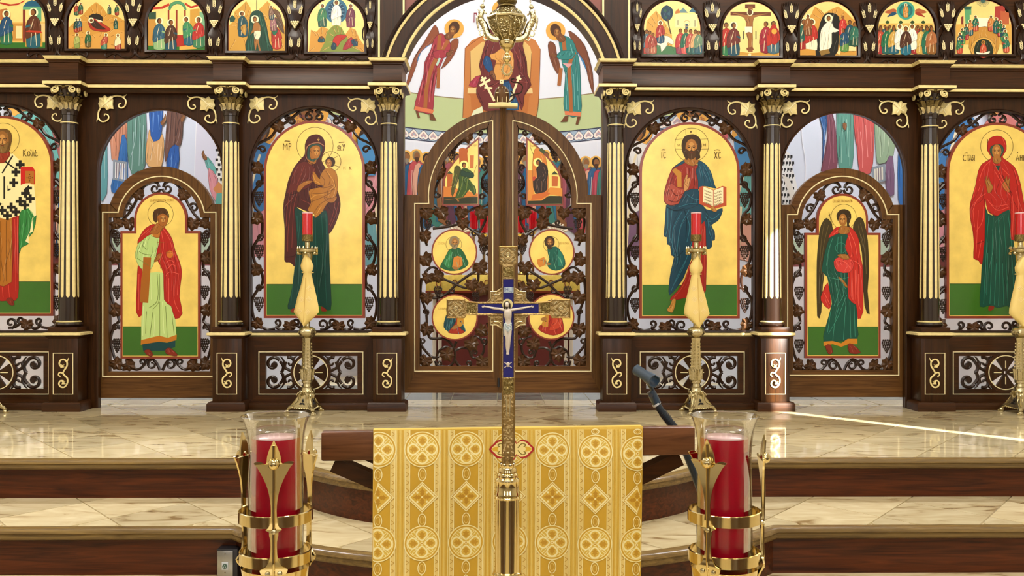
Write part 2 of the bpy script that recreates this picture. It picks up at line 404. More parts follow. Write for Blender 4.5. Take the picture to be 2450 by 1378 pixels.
# ================================================================== the icon screen
YW, YP, YD, YX = 6.405, 6.24, 6.472, 6.322
def g(px, py, Y): p = U(px, py, Y); return (p.x, p.z)
def gl(pts, Y): return [g(a, b, Y) for a, b in pts]
ZSOF = g(1203, 217, YP)[1]
def glt(pts, Y, top): return [(g(a, b, Y)[0], ZSOF-.001 if b == top else g(a, b, Y)[1]) for a, b in pts]
def rect(x0, y0, x1, y1): return [(x0, y1), (x1, y1), (x1, y0), (x0, y0)]
def PXO(x, Y, py=890):
    px = 1190+x*FPX/Y
    for _ in range(4): px += (x-U(px, py, Y).x)*FPX/Y
    return px
def num(s): v = [float(x) for x in s.replace(',', ' ').split()]; return list(zip(v[::2], v[1::2]))
def outline_frame(pts, w, Y, d, mb=None):
    "raised line along a closed loop of photo points lying on plane Y"
    p = gl(pts, Y)
    ar = sum(p[i][0]*p[(i+1) % len(p)][1]-p[(i+1) % len(p)][0]*p[i][1] for i in range(len(p)))
    if ar < 0: p = p[::-1]
    return (mb or MB()).strip(p, [(-w/2, Y+.002), (-w/2, Y-d*.6), (-w/4, Y-d), (w/4, Y-d), (w/2, Y-d*.6), (w/2, Y+.002)], closed=True)
def rmould(mb, x0, x1, yf, yb, prof):
    "moulding around three sides of a block; prof = [(offset, z)]"
    vs = []
    for o, z in prof: vs += [(x0-o, yf-o, z), (x1+o, yf-o, z), (x1+o, yb, z), (x0-o, yb, z)]
    fs = [(i*4+q, i*4+(q+1) % 4, (i+1)*4+(q+1) % 4, (i+1)*4+q) for i in range(len(prof)-1) for q in range(4)]
    fs += [(3, 2, 1, 0), tuple((len(prof)-1)*4+q for q in range(4))]
    return mb.add(vs, fs)
def spiral(cx, cy, r, turns, a0, sgn=1, n=22, r1=.22):
    out = []
    for i in range(n+1):
        t = i/n; a = math.radians(a0)+sgn*2*PI*turns*t; rr = r*(1-(1-r1)*t); out.append((cx+rr*math.cos(a), cy+rr*math.sin(a)))
    return out
def ptube(mb, pts, rpx, Y, taper=None, seg=6, flat=.8, dip=0.):
    "carved stem following photo points on plane Y"
    P = [U(a, b, Y) for a, b in pts]; n = len(P); r = rpx/pxm(Y)
    R = [r]*n if not taper else [r*(taper[0]+(taper[1]-taper[0])*i/(n-1)) for i in range(n)]
    return mb.tube(P, R, seg=seg, flat=flat)
# ---- gilt S-scroll of a pedestal, in a unit box about (0, 0), y down, height about 72
def s_scroll(mb, cx, cy, m, Y, k=1.):
    def tr(p): return [(cx+m*x*k, cy+y*k) for x, y in p]
    A = cr([(-3, -14), (-9, -22), (-6, -31), (2, -33), (9, -27), (9, -17), (2, -6), (0, 0), (3, 5), (10, 12), (10, 24), (3, 33), (-6, 32), (-10, 25), (-6, 18), (2, 19)], n=4)
    ptube(mb, tr(A), 2.7*k, Y, (.8, .75), flat=.55)
    B = cr([(0, 0), (-8, -2), (-11, 4), (-6, 8)], n=4); ptube(mb, tr(B), 2.2*k, Y, (1, .7), flat=.55)
    C = cr([(9, -27), (12, -34), (13, -37)], n=3); ptube(mb, tr(C), 1.8*k, Y, (1, .2), flat=.55)
    for x, y in ((-1, -18), (2, 22)): mb.prism([gl(tr([(x-4, y+4), (x+4, y+4), (x+2, y), (x+5, y-4), (x, y-1), (x-5, y-4), (x-2, y)]), Y)], Y-.012, Y+.004)
PX = [151, 543, 926, 1476, 1855, 2237]
PW = .187
side = ['far left', 'left', 'inner left', 'inner right', 'right', 'far right']
who = ['beside the bishop icon', 'right of the deacon door', 'left of the royal doors', 'right of the royal doors',
       'left of the winged angel door', 'beside the icon of the woman in red']
ZB = ZP
# flute shared by all columns: a convex gilt reed with rounded ends, height 1
def reed(r0, r1, w, z0, z1, n=10):
    mb = MB(); rows = []
    S = 5
    H_ = z1-z0; ts = [0, .003/H_, .008/H_, .016/H_, .25, .5, .75, 1-.016/H_, 1-.008/H_, 1-.003/H_, 1]
    for i, t in enumerate(ts):
        z = z0+H_*t; r = r0+(r1-r0)*t
        e = (.25, .62, .88, 1, 1, 1, 1, 1, .88, .62, .25)[i]; ww = w*(1-.18*t)*e
        for q in range(S):
            a = (q/(S-1)-.5)*2
            rows.append((a*ww/2, -(r+.0065*(1-a*a)-.003), z))
    fs = [(i*S+q, i*S+q+1, (i+1)*S+q+1, (i+1)*S+q) for i in range(n) for q in range(S-1)]
    return mb.add(rows, fs)
zz = lambda py, Y=YX: g(1208, py, Y)[1]
ZF0, ZF1 = zz(713), zz(342)
REED = mesh_only(reed(.0605, .0505, .0315, ZF0, ZF1), 'gilt_flute', 'gilt', ang=70)
def capital_leaf(mb, c, a, r0, z0, h, w, curl):
    "one acanthus leaf hugging the bell at angle a"
    rows = [(0, 1.), (.3, 1.), (.6, .95), (.85, .8), (1., .45)]; vs = []
    for t, ww in rows:
        rr = r0+curl*t*t*1.2; z = z0+h*(t if t < .9 else .9-(t-.9)*.5)
        for q in (-1, -.5, 0, .5, 1):
            aa = a+q*ww*w*.5/r0; r2 = rr+(.006 if q == 0 else (-.002 if abs(q) == .5 else -.004)); vs.append((c[0]+r2*math.cos(aa), c[1]+r2*math.sin(aa), z))
    fs = [(i*5+q, i*5+q+1, (i+1)*5+q+1, (i+1)*5+q) for i in range(4) for q in range(4)]
    mb.add(vs, fs)
for i, px in enumerate(PX):
    x = U(px, 890, YP).x; h = PW/2
    T = thing('pedestal', f'dark wood pedestal with gilt scroll panel {who[i]}', 'pedestal', (x, YP+.1, ZB), 'column pedestals')
    zb1, zt = g(px, 962, YP)[1], g(px, 806, YP)[1]
    MB().box(x-h, x+h, YP, YP+.145, zb1-.005, zt, .003).build('body', 'wood_z', T)
    mb = MB(); rmould(mb, x-h, x+h, YP, YP+.145, [(.03, ZB), (.03, zb1-.012), (.022, zb1), (0, zb1+.004)]); mb.build('base_board', 'wood_x', T)
    mb = MB(); rmould(mb, x-h, x+h, YP, YP+.16, [(0, zt-.012), (.012, zt), (.024, zt+.008), (.026, zt+.011)]); mb.build('cap_moulding', 'wood_x', T)
    mb = MB(); rmould(mb, x-h, x+h, YP, YP+.16, [(.026, zt+.0105), (.0295, zt+.012), (.0295, zt+.025), (.026, zt+.028), (.01, zt+.03)]); mb.build('gilt_cap', 'gilt', T)
    mb = outline_frame(rect(px-23.5, 845, px+23.5, 943), .005, YP, .004); mb.build('gilt_border', 'gilt_line', T)
    mb = MB(); s_scroll(mb, px, 893, -1 if i in (1, 3, 5) else 1, YP-.004); mb.build('gilt_scroll', 'gilt', T)
    # column
    T = thing('column', f'dark column with gilt flutes and carved capital {who[i]}', 'column', (x, YX, zt+.03), 'icon screen columns')
    c = (x, YX, 0); zc = zt+.03
    MB().box(x-.095, x+.095, YX-.095, YX+.09, zc, zc+.032, .003).build('plinth', 'wood_x', T)
    z0 = zc+.032; z1 = zz(270)
    MB().lathe([(.07, z0), (.082, z0+.008), (.086, z0+.018), (.08, z0+.028), (.064, z0+.031)], c, 32).build('torus', 'column_black', T)
    MB().lathe([(.066, z0+.0305), (.0775, z0+.032), (.0775, z0+.038), (.064, z0+.041)], c, 32).build('gilt_ring', 'gilt', T)
    zr = zz(300)
    MB().lathe([(.062, z0+.04), (.0615, ZF0), (.0505, ZF1), (.049, zr-.012), (.052, zr-.01), (.052, zr+.012), (.045, zr+.014), (.045, zr+.05), (.05, zr+.052), (.05, z1-.01), (.054, z1), (.05, z1+.01)], c, 32).build('shaft', 'column_black', T)
    MB().lathe([(.05, zr-.002), (.0545, zr), (.0545, zr+.005), (.05, zr+.007)], c, 28).build('gilt_ring', 'gilt', T)
    for q in range(10):
        inst(REED, 'gilt_flute', T, (x, YX, 0), (0, 0, 2*PI*(q+.5)/10))
    zt2 = zz(211)
    MB().lathe([(.048, z1), (.052, z1+.03), (.06, z1+.09), (.074, zt2-.02), (.07, zt2-.012)], c, 24).build('capital_bell', 'column_black', T)
    mb = MB()
    for q in range(10): capital_leaf(mb, (x, YX), 2*PI*q/10+.3, .053, z1+.002, .05, .03, .02)
    mb.build('acanthus_leaves', 'old_brass', T)
    mb = MB()
    for q in range(8): capital_leaf(mb, (x, YX), 2*PI*(q+.5)/8, .058, z1+.036, .055, .044, .024)
    mb.build('upper_leaves', 'dark_brass', T)
    for fa in (0, 1, 3):                                         # volutes on the front and the two sides
        f = Vector((math.sin(fa*PI/2), -math.cos(fa*PI/2), 0)); t = Vector((math.cos(fa*PI/2), math.sin(fa*PI/2), 0))
        for sg in (-1, 1):
            P = []
            for n_ in range(26):
                t_ = n_/25; aa = PI/2-sg*2*PI*1.7*t_*-1; rr = .025*(1-.8*t_)
                P.append(Vector((x, YX, zt2-.036))+f*(.083-.01*t_*0)+t*(sg*.056+rr*math.cos(aa))+Vector((0, 0, rr*math.sin(aa))))
            P = [Vector((x, YX, zt2-.016))+f*.08, Vector((x, YX, zt2-.011))+f*.082+t*sg*.03]+P
            MB().tube(P, [.0052]*len(P), seg=6).build('volute', 'gilt', T)
    mb = MB()
    for q in range(4):
        a = q*PI/2; mb.ball((x+.078*math.cos(a), YX+.078*math.sin(a), zt2-.016), .014, 8, 6)
        for s_ in (-1, 1): mb.ball((x+.07*math.cos(a+s_*.3), YX+.07*math.sin(a+s_*.3), zt2-.062), .009, 7, 5)
    mb.build('rosettes', 'dark_brass', T)
    mb = MB(); rmould(mb, x-.085, x+.085, YX-.085, YX+.07, [(0, zt2-.012), (.008, zt2-.006), (.008, zt2+.012)]); mb.build('abacus', 'column_black', T)
# ---- entablature: runs of frieze, with blocks over the columns
BX = [(112, 194), (505, 583), (888, 965), (1443, 1519), (1821, 1892), (2204, 2279)]
BX = [(px-34.5, px+34.5) for px in PX]
def entab(name, label, x0, x1, idx):
    T = thing(name, label, 'entablature', (U((x0+x1)/2, 170, YW).x, YW, 2.2))
    # z levels from the inner blocks
    Zg1, Zg0, Zw1, Zw0, Zb1, Zb0, Zs = [g(1203, y, YP)[1] for y in (141, 148, 156, 197, 200, 208, 217)]
    def run(a, b, yf, nm):
        mb = MB(); rmould(mb, a, b, yf, YW+.12, [(-.012, Zs), (.0, Zb0-.004), (.028, Zb0)]); rmould(mb, a, b, yf, YW+.12, [(.02, Zb1), (.006, Zb1+.006), (.0, Zw0+.008), (.0, Zw1), (.006, Zw1+.004), (.006, Zw1+.01), (.016, Zg0-.004), (.018, Zg0)])
        mb.build(nm, 'wood_x', T)
        mb = MB(); rmould(mb, a, b, yf, YW+.12, [(.028, Zb0), (.031, Zb0+.003), (.031, Zb1-.002), (.02, Zb1)])
        rmould(mb, a, b, yf, YW+.12, [(.018, Zg0), (.022, Zg0+.004), (.022, Zg0+.007), (.026, Zg0+.009), (.026, Zg0+.014), (.031, Zg0+.016), (.031, Zg1), (0, Zg1+.002)])
        mb.build('gilt_moulding', 'gilt', T)
    xs = []
    for i in idx:
        x = U(PX[i], 890, YP).x; xs.append(x); run(x-PW/2, x+PW/2, YP, 'column_block')
    ends = [U(x0, 170, YW).x]+xs+[U(x1, 170, YW).x]
    for a, b in zip(ends[:-1], ends[1:]):
        a2 = a+PW/2-.01 if a in xs else a; b2 = b-PW/2+.01 if b in xs else b
        if b2-a2 > .05: run(a2, b2, YW-.055, 'frieze')
entab('entablature', 'dark wood entablature with gilt mouldings left of the central arch', -300, 926, [0, 1, 2])
entab('entablature', 'dark wood entablature with gilt mouldings right of the central arch', 1476, 2750, [3, 4, 5])
# ---- bays that carry the four large icons
BAYS = [  # icon name, centre px, opening half width, arch top y, icon half width, icon top, icon bottom, extent in px
    ('bishop', 6, 150, 252, 121, 277, 756, -320, 160), ('mother', 752, 152, 258, 121, 288, 761, 545, 925),
    ('christ', 1650, 152, 262, 120, 292, 762, 1478, 1852), ('anna', 2386, 152, 266, 121, 293, 762, 2235, 2800)]
BLAB = {'bishop': 'the bishop icon at the left edge', 'mother': 'the Mother and Child icon', 'christ': 'the icon of Christ with open book', 'anna': 'the icon of the woman in red veil'}
BAYT = {}
def arch_loop(cx, hw, top, bot, n=30):
    "photo loop of a round-headed opening"
    return [(cx-hw, bot), (cx+hw, bot)]+[(cx+hw*math.cos(a), top+hw-hw*math.sin(a)) for a in [PI*i/n for i in range(n+1)]]
def leaf_scroll(T, cx, cy, m):
    "gilt vine leaf with two tendrils in the corner of a bay; m=1 opens to the right"
    tr = lambda p: [(cx+m*x, cy+y) for x, y in p]
    Y = YW-.004
    lf = tr([(-3, -19), (4, -14), (13, -17), (17, -8), (16, 3), (18, 14), (8, 13), (2, 17), (-3, 10), (-14, 12), (-18, 2), (-15, -6), (-17, -13), (-8, -13)])
    P = gl(lf, Y); c = g(cx, cy, Y)
    mb = MB(); n = len(P)
    vs = [(c[0], Y-.022, c[1])]+[(c[0]+(p[0]-c[0])*.55, Y-.02+(.006 if q % 2 else 0), c[1]+(p[1]-c[1])*.55) for q, p in enumerate(P)]+[(p[0], Y-.008, p[1]) for p in P]+[(p[0], Y+.004, p[1]) for p in P]
    fs = [(0, 1+q, 1+(q+1) % n) for q in range(n)]
    for b in (1, 1+n): fs += [(b+q, b+n+q, b+n+(q+1) % n, b+(q+1) % n) for q in range(n)]
    L = mb.add(vs, fs).build('gilt_leaf', 'gilt', T)
    mb = MB()
    ptube(mb, tr([(0, 0), (12, -12), (16, -14)]), 1.4, Y-.022, flat=.6); ptube(mb, tr([(0, 0), (-10, 6)]), 1.1, Y-.021, flat=.6); ptube(mb, tr([(0, 0), (6, 11)]), 1.1, Y-.021, flat=.6)
    mb.build('vein', 'gilt_line', L)
    mb = MB()
    ptube(mb, tr(cr(num('13 -15 26 -18 39 -15 47 -6 45 6 37 11 30 8 31 2 36 1'), n=4)), 2.7, Y, (.8, .55), flat=.6)
    ptube(mb, tr(cr(num('39 -15 46 -18 49 -22'), n=3)), 2., Y, (1, .15), flat=.6)
    ptube(mb, tr(cr(num('-12 9 -18 20 -19 34 -12 43 -2 43 6 36 4 28 -3 26 -4 31'), n=4)), 2.7, Y, (.8, .55), flat=.6)
    ptube(mb, tr(cr(num('-19 34 -22 41 -22 46'), n=3)), 2., Y, (1, .15), flat=.6)
    mb.build('gilt_tendril', 'gilt', T)
for nm, cx, hw, top, iw, it, ib, ex0, ex1 in BAYS:
    T = thing('icon_bay', f'carved wooden bay of the screen framing {BLAB[nm]}', 'screen bay', (U(cx, 700, YW).x, YW, ZB), 'icon bays')
    BAYT[nm] = T
    MB().prism([glt(rect(ex0, 229, ex1, 797), YW, 229), gl(arch_loop(cx, hw, top, 792), YW)], YW, YW+.05).build('surround', 'wood_z', T)
    p = gl(arch_loop(cx, hw, top, 792), YW)[::-1]
    MB().strip(p, [(-.006, YW+.002), (-.004, YW-.012), (.006, YW-.016), (.014, YW-.006), (.014, YW+.05)], closed=True).build('arch_moulding', 'carve', T)
    pl = YP+.1
    x0, x1 = [ex for ex in (ex0, ex1)]
    xa, xb = U(x0, 890, 6.37).x, U(x1, 890, 6.37).x
    zc = g(cx, 799, YW)[1]
    mb = MB(); rmould(mb, xa, xb, YW-.004, YW+.06, [(0, zc-.018), (.006, zc-.012), (.014, zc-.008), (.014, zc+.006), (.004, zc+.009)]); mb.build('gilt_sill', 'gilt', T)
    # lower panel: four mitred boards around a pierced carving
    wc = {'mother': 744, 'christ': 1656, 'bishop': -8, 'anna': 2405}[nm]; Y = 6.375
    a, b = wc-124.5, wc+124.5
    ip = {'bishop': (None, 0), 'mother': (1, 2), 'christ': (3, 4), 'anna': (5, None)}[nm]
    ox0 = wc-168 if ip[0] is None else PXO(U(PX[ip[0]], 890, YP).x+PW/2+.001, Y); ox1 = wc+168 if ip[1] is None else PXO(U(PX[ip[1]], 890, YP).x-PW/2-.001, Y)
    for poly in ([(ox0, 806), (ox1, 806), (b, 843), (a, 843)], [(a, 943), (b, 943), (ox1, 966), (ox0, 966)], [(ox0, 806), (a, 843), (a, 943), (ox0, 966)], [(ox1, 806), (b, 843), (b, 943), (ox1, 966)]):
        v = poly[0][0] == poly[-1][0]
        MB().prism([gl(poly, Y)[::-1]], Y, Y+.04).build('frame_board', 'wood_z' if v else 'wood_x', T)
    outline_frame(rect(a, 842, b, 943), .006, Y, .004).build('gilt_border', 'gilt_line', T)
    MB().prism([gl(rect(a+1, 844, b-1, 942), Y), gl(rect(a+15, 852, b-14, 931), Y)], Y+.008, Y+.04).build('inner_frame', 'wood_x', T)
    MB().box(U(ox0, 970, Y).x+(.03 if ip[0] is not None else 0), U(ox1, 970, Y).x-(.03 if ip[1] is not None else 0), 6.285, Y+.04, ZB, g(cx, 964, 6.3)[1], .004).build('base_board', 'wood_x', T)
    for m in (-1, 1):
        mb = MB(); q = lambda pts: [(wc+m*x, 891+y) for x, y in pts]; Yc = Y+.016
        for sy in (-1, 1):
            for path in ([(44, 2*sy), (62, 12*sy), (60, 26*sy)], ):
                ptube(mb, q(cr(path, n=5)), 4, Yc, flat=.9)
            ptube(mb, q(spiral(90, 20*sy, 17.5, 1.15, 150*sy, -sy)), 4.4, Yc, (1.05, .75), flat=.9)
            ptube(mb, q(spiral(50, 24*sy, 13, .8, 60*sy, sy)), 4.2, Yc, (1.05, .7), flat=.9)
            ptube(mb, q(cr([(74, 27*sy), (66, 15*sy), (68, 4*sy), (72, 0)], n=5)), 4, Yc, flat=.9)
            ptube(mb, q(cr([(62, 20*sy), (68, 33*sy), (74, 38*sy)], n=4)), 3.4, Yc, (1, .3), flat=.9)
            ptube(mb, q(cr([(44, 32*sy), (38, 36*sy), (34, 39*sy)], n=3)), 3.2, Yc, (1, .3), flat=.9)
            mb.prism([gl(q([(88, 12*sy), (96, 14*sy), (94, 22*sy), (86, 26*sy), (84, 18*sy)]), Yc)], Yc-.008, Yc+.008)
        mb.build('scroll_carving', 'carve', T)
    Yw = Y+.012
    W_ = MB().prism([gl(arc(wc, 891, 48, 0, 360, 40)[:-1], Yw), gl(arc(wc, 891, 40, 0, 360, 40)[:-1], Yw)], Yw-.006, Yw+.02).build('wheel_ring', 'wood_x', T)
    MB().strip(gl(arc(wc, 891, 40.5, 0, 360, 40)[:-1], Yw), [(-.003, Yw), (-.003, Yw-.009), (.003, Yw-.009), (.003, Yw)], closed=True).build('gilt_ring', 'gilt_line', W_)
    mb = MB()
    for q in range(4):
        ca, sa = math.cos(q*PI/2), math.sin(q*PI/2)
        arm = [(3, -3), (14, -9), (28, -19), (34, -22), (38, -12), (40, 0), (38, 12), (34, 22), (28, 19), (14, 9), (3, 3)]
        mb.prism([gl([(wc+x*ca-y*sa, 891+x*sa+y*ca) for x, y in arm], Yw)], Yw-.004, Yw+.014)
    mb.build('cross_arms', 'wood_z', W_)
    for q in range(4):
        ca, sa = math.cos(q*PI/2), math.sin(q*PI/2)
        MB().prism([gl([(wc+x*ca-y*sa, 891+x*sa+y*ca) for x, y in [(10, -1), (28, -1), (28, 1), (10, 1)]], Yw)], Yw-.007, Yw).build('gilt_inlay', 'gilt_line', W_)
for nm, l in (('bishop', [(131, 246, -1)]), ('mother', [(615, 250, 1), (881, 254, -1)]), ('christ', [(1516, 260, 1), (1789, 262, -1)]), ('anna', [(2258, 262, 1)])):
    for cx, cy, m in l: leaf_scroll(BAYT[nm], cx, cy, m)
# ---- bays of the two deacon doors: header with a wide round arch
for nm, cx, ex0, ex1, top, lv in (('left', 384, 160, 545, 262, [(254, 247, 1), (497, 250, -1)]), ('right', 2017, 1850, 2235, 268, [(1889, 260, 1), (2152, 260, -1)])):
    T = thing('door_surround', f'arched dark wood surround above the {"deacon" if nm=="left" else "winged angel"} door', 'door surround', (U(cx, 700, YW).x, YW, ZB), 'deacon door surrounds')
    Yr = YW+.012
    lp = [(ex0, 985), (cx-150, 985)]+[(cx-150, top+150)]+[(cx-150*math.cos(a), top+150-150*math.sin(a)) for a in [PI*i/30 for i in range(1, 30)]]+[(cx+150, top+150), (cx+150, 985), (ex1, 985), (ex1, 230), (ex0, 230)]
    MB().prism([glt(lp, Yr, 230)], Yr, Yr+.05).build('surround', 'wood_z', T)
    p = gl([(cx-150, 975), (cx-150, top+150)]+[(cx-150*math.cos(a), top+150-150*math.sin(a)) for a in [PI*i/30 for i in range(1, 30)]]+[(cx+150, top+150), (cx+150, 975)], Yr)
    MB().strip(p, [(-.006, Yr+.002), (-.006, Yr-.008), (.004, Yr-.01), (.008, Yr), (.008, Yr+.05)]).build('arch_moulding', 'wood_z', T)
    for a, b, m in lv: leaf_scroll(T, a, b, m)
# ---- deacon doors
DOORS = {}
def deacon(nm, label, cx, dx0, dx1, sh, at, gx0, gx1, gy, gt, gb, bot):
    "shoulder y, arch top, gilt line x0 x1 shoulder top bottom, bottom edge"
    Y = YD
    T = thing('deacon_door', label, 'door', (U(cx, 900, Y).x, Y, ZB), 'deacon doors')
    hw = 123; yc = at+129
    def arcpts(r, n=24, y0=None):
        a0 = math.asin(min(1, (yc-y0)/r)); return [(cx-r*math.cos(a0+(PI-2*a0)*i/n), yc-r*math.sin(a0+(PI-2*a0)*i/n)) for i in range(n+1)]
    o = arcpts(129, y0=sh); i_ = arcpts(yc-gt-12, y0=gy+12)
    ix0, ix1, ib = gx0+14, gx1-14, gb-12
    k = len(o)//2
    # stiles, rails, arch halves as separate boards
    d = .05
    B = lambda nme, poly, m: MB().prism([gl(poly, Y)[::-1]], Y, Y+d).build(nme, m, T)
    MB().prism([gl([(dx0, sh), (o[0][0]+2, sh), (i_[0][0], gy+12), (ix0, gy+12), (ix0, ib), (dx0, bot)], Y)], Y, Y+d).build('stile', 'door_z', T)
    MB().prism([gl([(dx1, sh), (o[-1][0]-2, sh), (i_[-1][0], gy+12), (ix1, gy+12), (ix1, ib), (dx1, bot)], Y)], Y, Y+d).build('stile', 'door_z', T)
    MB().prism([gl([(dx0, bot), (ix0, ib), (ix1, ib), (dx1, bot)], Y)], Y, Y+d).build('bottom_rail', 'door_x', T)
    MB().prism([gl(o[:k+1]+i_[:k+1][::-1], Y)], Y, Y+d).build('arch_board', 'door_x', T)
    MB().prism([gl(o[k:]+i_[k:][::-1], Y)], Y, Y+d).build('arch_board', 'door_z', T)
    gln = [(gx0, gb), (gx0, gy)]+[p for p in arcpts(yc-gt, y0=gy)]+[(gx1, gy), (gx1, gb)]
    outline_frame(gln, .008, Y, .006).build('gilt_border', 'gilt_line', T)
    return T
DOORS['deacon'] = deacon('deacon', 'left deacon door with carved vine around a deacon icon in red cloak', 386, 224, 545, 488, 398, 246, 517, 508, 422, 901, 952)
DOORS['angel'] = deacon('angel', 'right deacon door with carved vine around a winged angel icon', 2015, 1850, 2171, 490, 402, 1884, 2150, 513, 422, 898, 950)
# ---- royal doors
RC, RY = 1203, 468
def royal(m, label):
    Y = YD
    T = thing('royal_door', label, 'door', (U(RC+m*120, 900, Y).x, Y, ZB), 'royal doors')
    X = lambda p: [(RC+m*x, y) for x, y in p]
    d = .05
    a0 = 4
    oa = [(205*math.cos(math.radians(a)), RY-205*math.sin(math.radians(a))) for a in [3+(84.5-3)*i/24 for i in range(25)]]
    ia = [(165*math.cos(math.radians(a)), RY+10-178*math.sin(math.radians(a))) for a in [0+(76.5)*i/24 for i in range(25)]]
    S = lambda nme, poly, mt: MB().prism([gl(X(poly), Y)], Y, Y+d).build(nme, mt, T)
    S('stile', [(235, 466), (203, 466), (165, 498), (199, 498), (199, 876), (235, 940)], 'door_z')
    S('bottom_rail', [(235, 940), (199, 876), (36, 876), (6, 940)], 'door_x')
    S('meeting_stile', [(6, 940), (36, 876), (36, 306), (20, 263), (6, 263)], 'door_z')
    S('arch_board', [(203, 466)]+oa+[(20, 263), (38, 306)]+ia[::-1][1:]+[(165, 498)], 'door_z')
    gln = [(211, 888), (211, 487), (177, 487)]+[(178*math.cos(math.radians(a)), RY+8-189*math.sin(math.radians(a))) for a in [2+(80)*i/24 for i in range(25)]]+[(24, 289), (24, 888)]
    outline_frame(X(gln), .007, Y, .006).build('gilt_border', 'gilt_line', T)
    if m == -1:
        mb = MB(); c0, c1 = U(1196, 600, Y).x, U(1210, 600, Y).x
        z0, z1 = g(1203, 940, Y)[1], g(1203, 258, Y)[1]; w = (c1-c0)/4
        for q in range(4): mb.tube([((c0+w*(q+.5)), Y-.008, z0), ((c0+w*(q+.5)), Y-.008, z1)], w*.55, seg=8)
        mb.box(c0-.004, c1+.004, Y-.006, Y+.02, z0, z1)
        mb.build('astragal', 'door_z', T)
        MB().lathe([(.008, -.03), (.008, .03)], U(1193, 915, Y-.006), 10).build('bolt', 'blackbox', T)
    return T
DOORS['rl'] = royal(-1, 'left leaf of the royal doors with kneeling angel icon and vine carving')
DOORS['rr'] = royal(1, 'right leaf of the royal doors with seated figure icon and vine carving')
# jambs either side of the royal doors, carrying the big arch
for m, nm in ((-1, 'left'), (1, 'right')):
    T = thing('door_jamb', f'{nm} dark wood jamb of the royal doors', 'door jamb', (U(RC+m*240, 700, YW).x, YW, ZB), 'royal door jambs')
    xa, xb = sorted((U(RC+m*236, 700, YD).x, U(PX[2 if m < 0 else 3], 700, YD).x))
    MB().box(xa, xb, YW, YW+.12, ZB, g(1208, 200, YW)[1], .003).build('jamb_post', 'wood_z', T)
# ---- big arch over the royal doors
T = thing('royal_arch', 'large dark wood arch with gilt edges over the royal doors', 'arch', (U(RC, 150, 6.3).x, 6.3, g(RC, 146, 6.3)[1]))
YR = 6.28
def ra(r, y0=143, yc=222, n=48, top=None):
    a0 = math.asin((yc-y0)/r); return [(RC-r*math.cos(a0+(PI-2*a0)*i/n), yc-r*math.sin(a0+(PI-2*a0)*i/n)) for i in range(n+1)]
k = 24
for s_ in (0, 1):
    o, i_ = ra(297), ra(250)
    sl_ = slice(0, k+1) if s_ == 0 else slice(k, None)
    MB().prism([gl(o[sl_]+i_[sl_][::-1], YR)], YR, YR+.044).build('arch_board', 'wood_z', T)
    i2 = ra(256)
    MB().prism([gl(i2[sl_]+i_[sl_][::-1], YR)], YR+.044, YR+.17).build('soffit_board', 'wood_z', T)
for r, nm, wd in ((253, 'gilt_edge', .018), (289, 'gilt_edge', .016)):
    p = gl(ra(r), YR); MB().strip(p, [(-wd/2, YR+.002), (-wd/2, YR-.01), (0, YR-.014), (wd/2, YR-.01), (wd/2, YR+.002)]).build(nm, 'gilt', T)
p = gl(ra(298), YR); MB().strip(p, [(-.006, YR+.1), (-.006, YR-.02), (.006, YR-.024), (.012, YR-.01), (.012, YR+.1)]).build('outer_moulding', 'carve', T)
p = gl(ra(260), YR); MB().strip(p, [(0, YR+.002), (0, YR-.003), (.012, YR-.005), (.012, YR+.002)]).build('groove', 'carve', T)
# ---- upper tier with the feast icons
FE = [(42, 117), (231.5, 118), (423, 121), (614.5, 123), (804, 125), (1608, 132), (1796.5, 135), (1981.5, 134), (2168, 132), (2352.5, 131)]
YU = 6.36
TIER = {}
for nm, x0, x1, ids in (('left', -300, 905, range(5)), ('right', 1505, 2750, range(5, 10))):
    T = thing('feast_tier', f'upper tier of dark wood niches {nm} of the central arch', 'screen tier', (U((x0+x1)/2, 100, YU).x, YU, g(1203, 141, YU)[1]))
    TIER[nm] = T
    MB().box(U(x0, 100, YU).x, U(x1, 100, YU).x, YU, YU+.08, g(1203, 141, YP)[1]+.003, g(1203, -130, YU)[1]).build('back_board', 'wood_x', T, smooth=False)
    for i in ids:
        cx, b = FE[i]
        lp = arch_loop(cx, 72, b-134, b+3)
        MB().strip(gl(lp, YU)[::-1], [(-.010, YU+.002), (-.008, YU-.018), (.006, YU-.022), (.012, YU-.008), (.012, YU+.002)], closed=True).build('niche_moulding', 'carve', T)
for m, nm in ((-1, 'left'), (1, 'right')):
    T = thing('arch_pilaster', f'dark wood pilaster with gilt lines at the {nm} foot of the central arch', 'pilaster', (U(RC+m*270, 140, 6.33).x, 6.33, g(1203, 141, 6.33)[1]), 'arch pilasters')
    a, b = (904, 968) if m < 0 else (1441, 1508)
    MB().prism([gl(rect(a, -130, b, 150), 6.325)], 6.325, 6.37).build('board', 'wood_z', T)
    for x in ((a+3, b-2) if m < 0 else (a+2, b-3)):
        MB().prism([gl(rect(x-2.2, -130, x+2.2, 148), 6.325)], 6.318, 6.326).build('gilt_line', 'gilt', T)
# spandrel behind the arch shoulder: deep red with green edge
for m, nm in ((-1, 'left'), (1, 'right')):
    a, b = (966, 1000) if m < 0 else (1406, 1442)
    MB_ = MB().prism([gl(rect(a, -130, b, 60), 6.345)], 6.345, 6.36)
    tag(MB_.build('spandrel_panel', 'icon_red'), f'small red panel behind the {nm} shoulder of the arch', 'panel', 'arch spandrels')
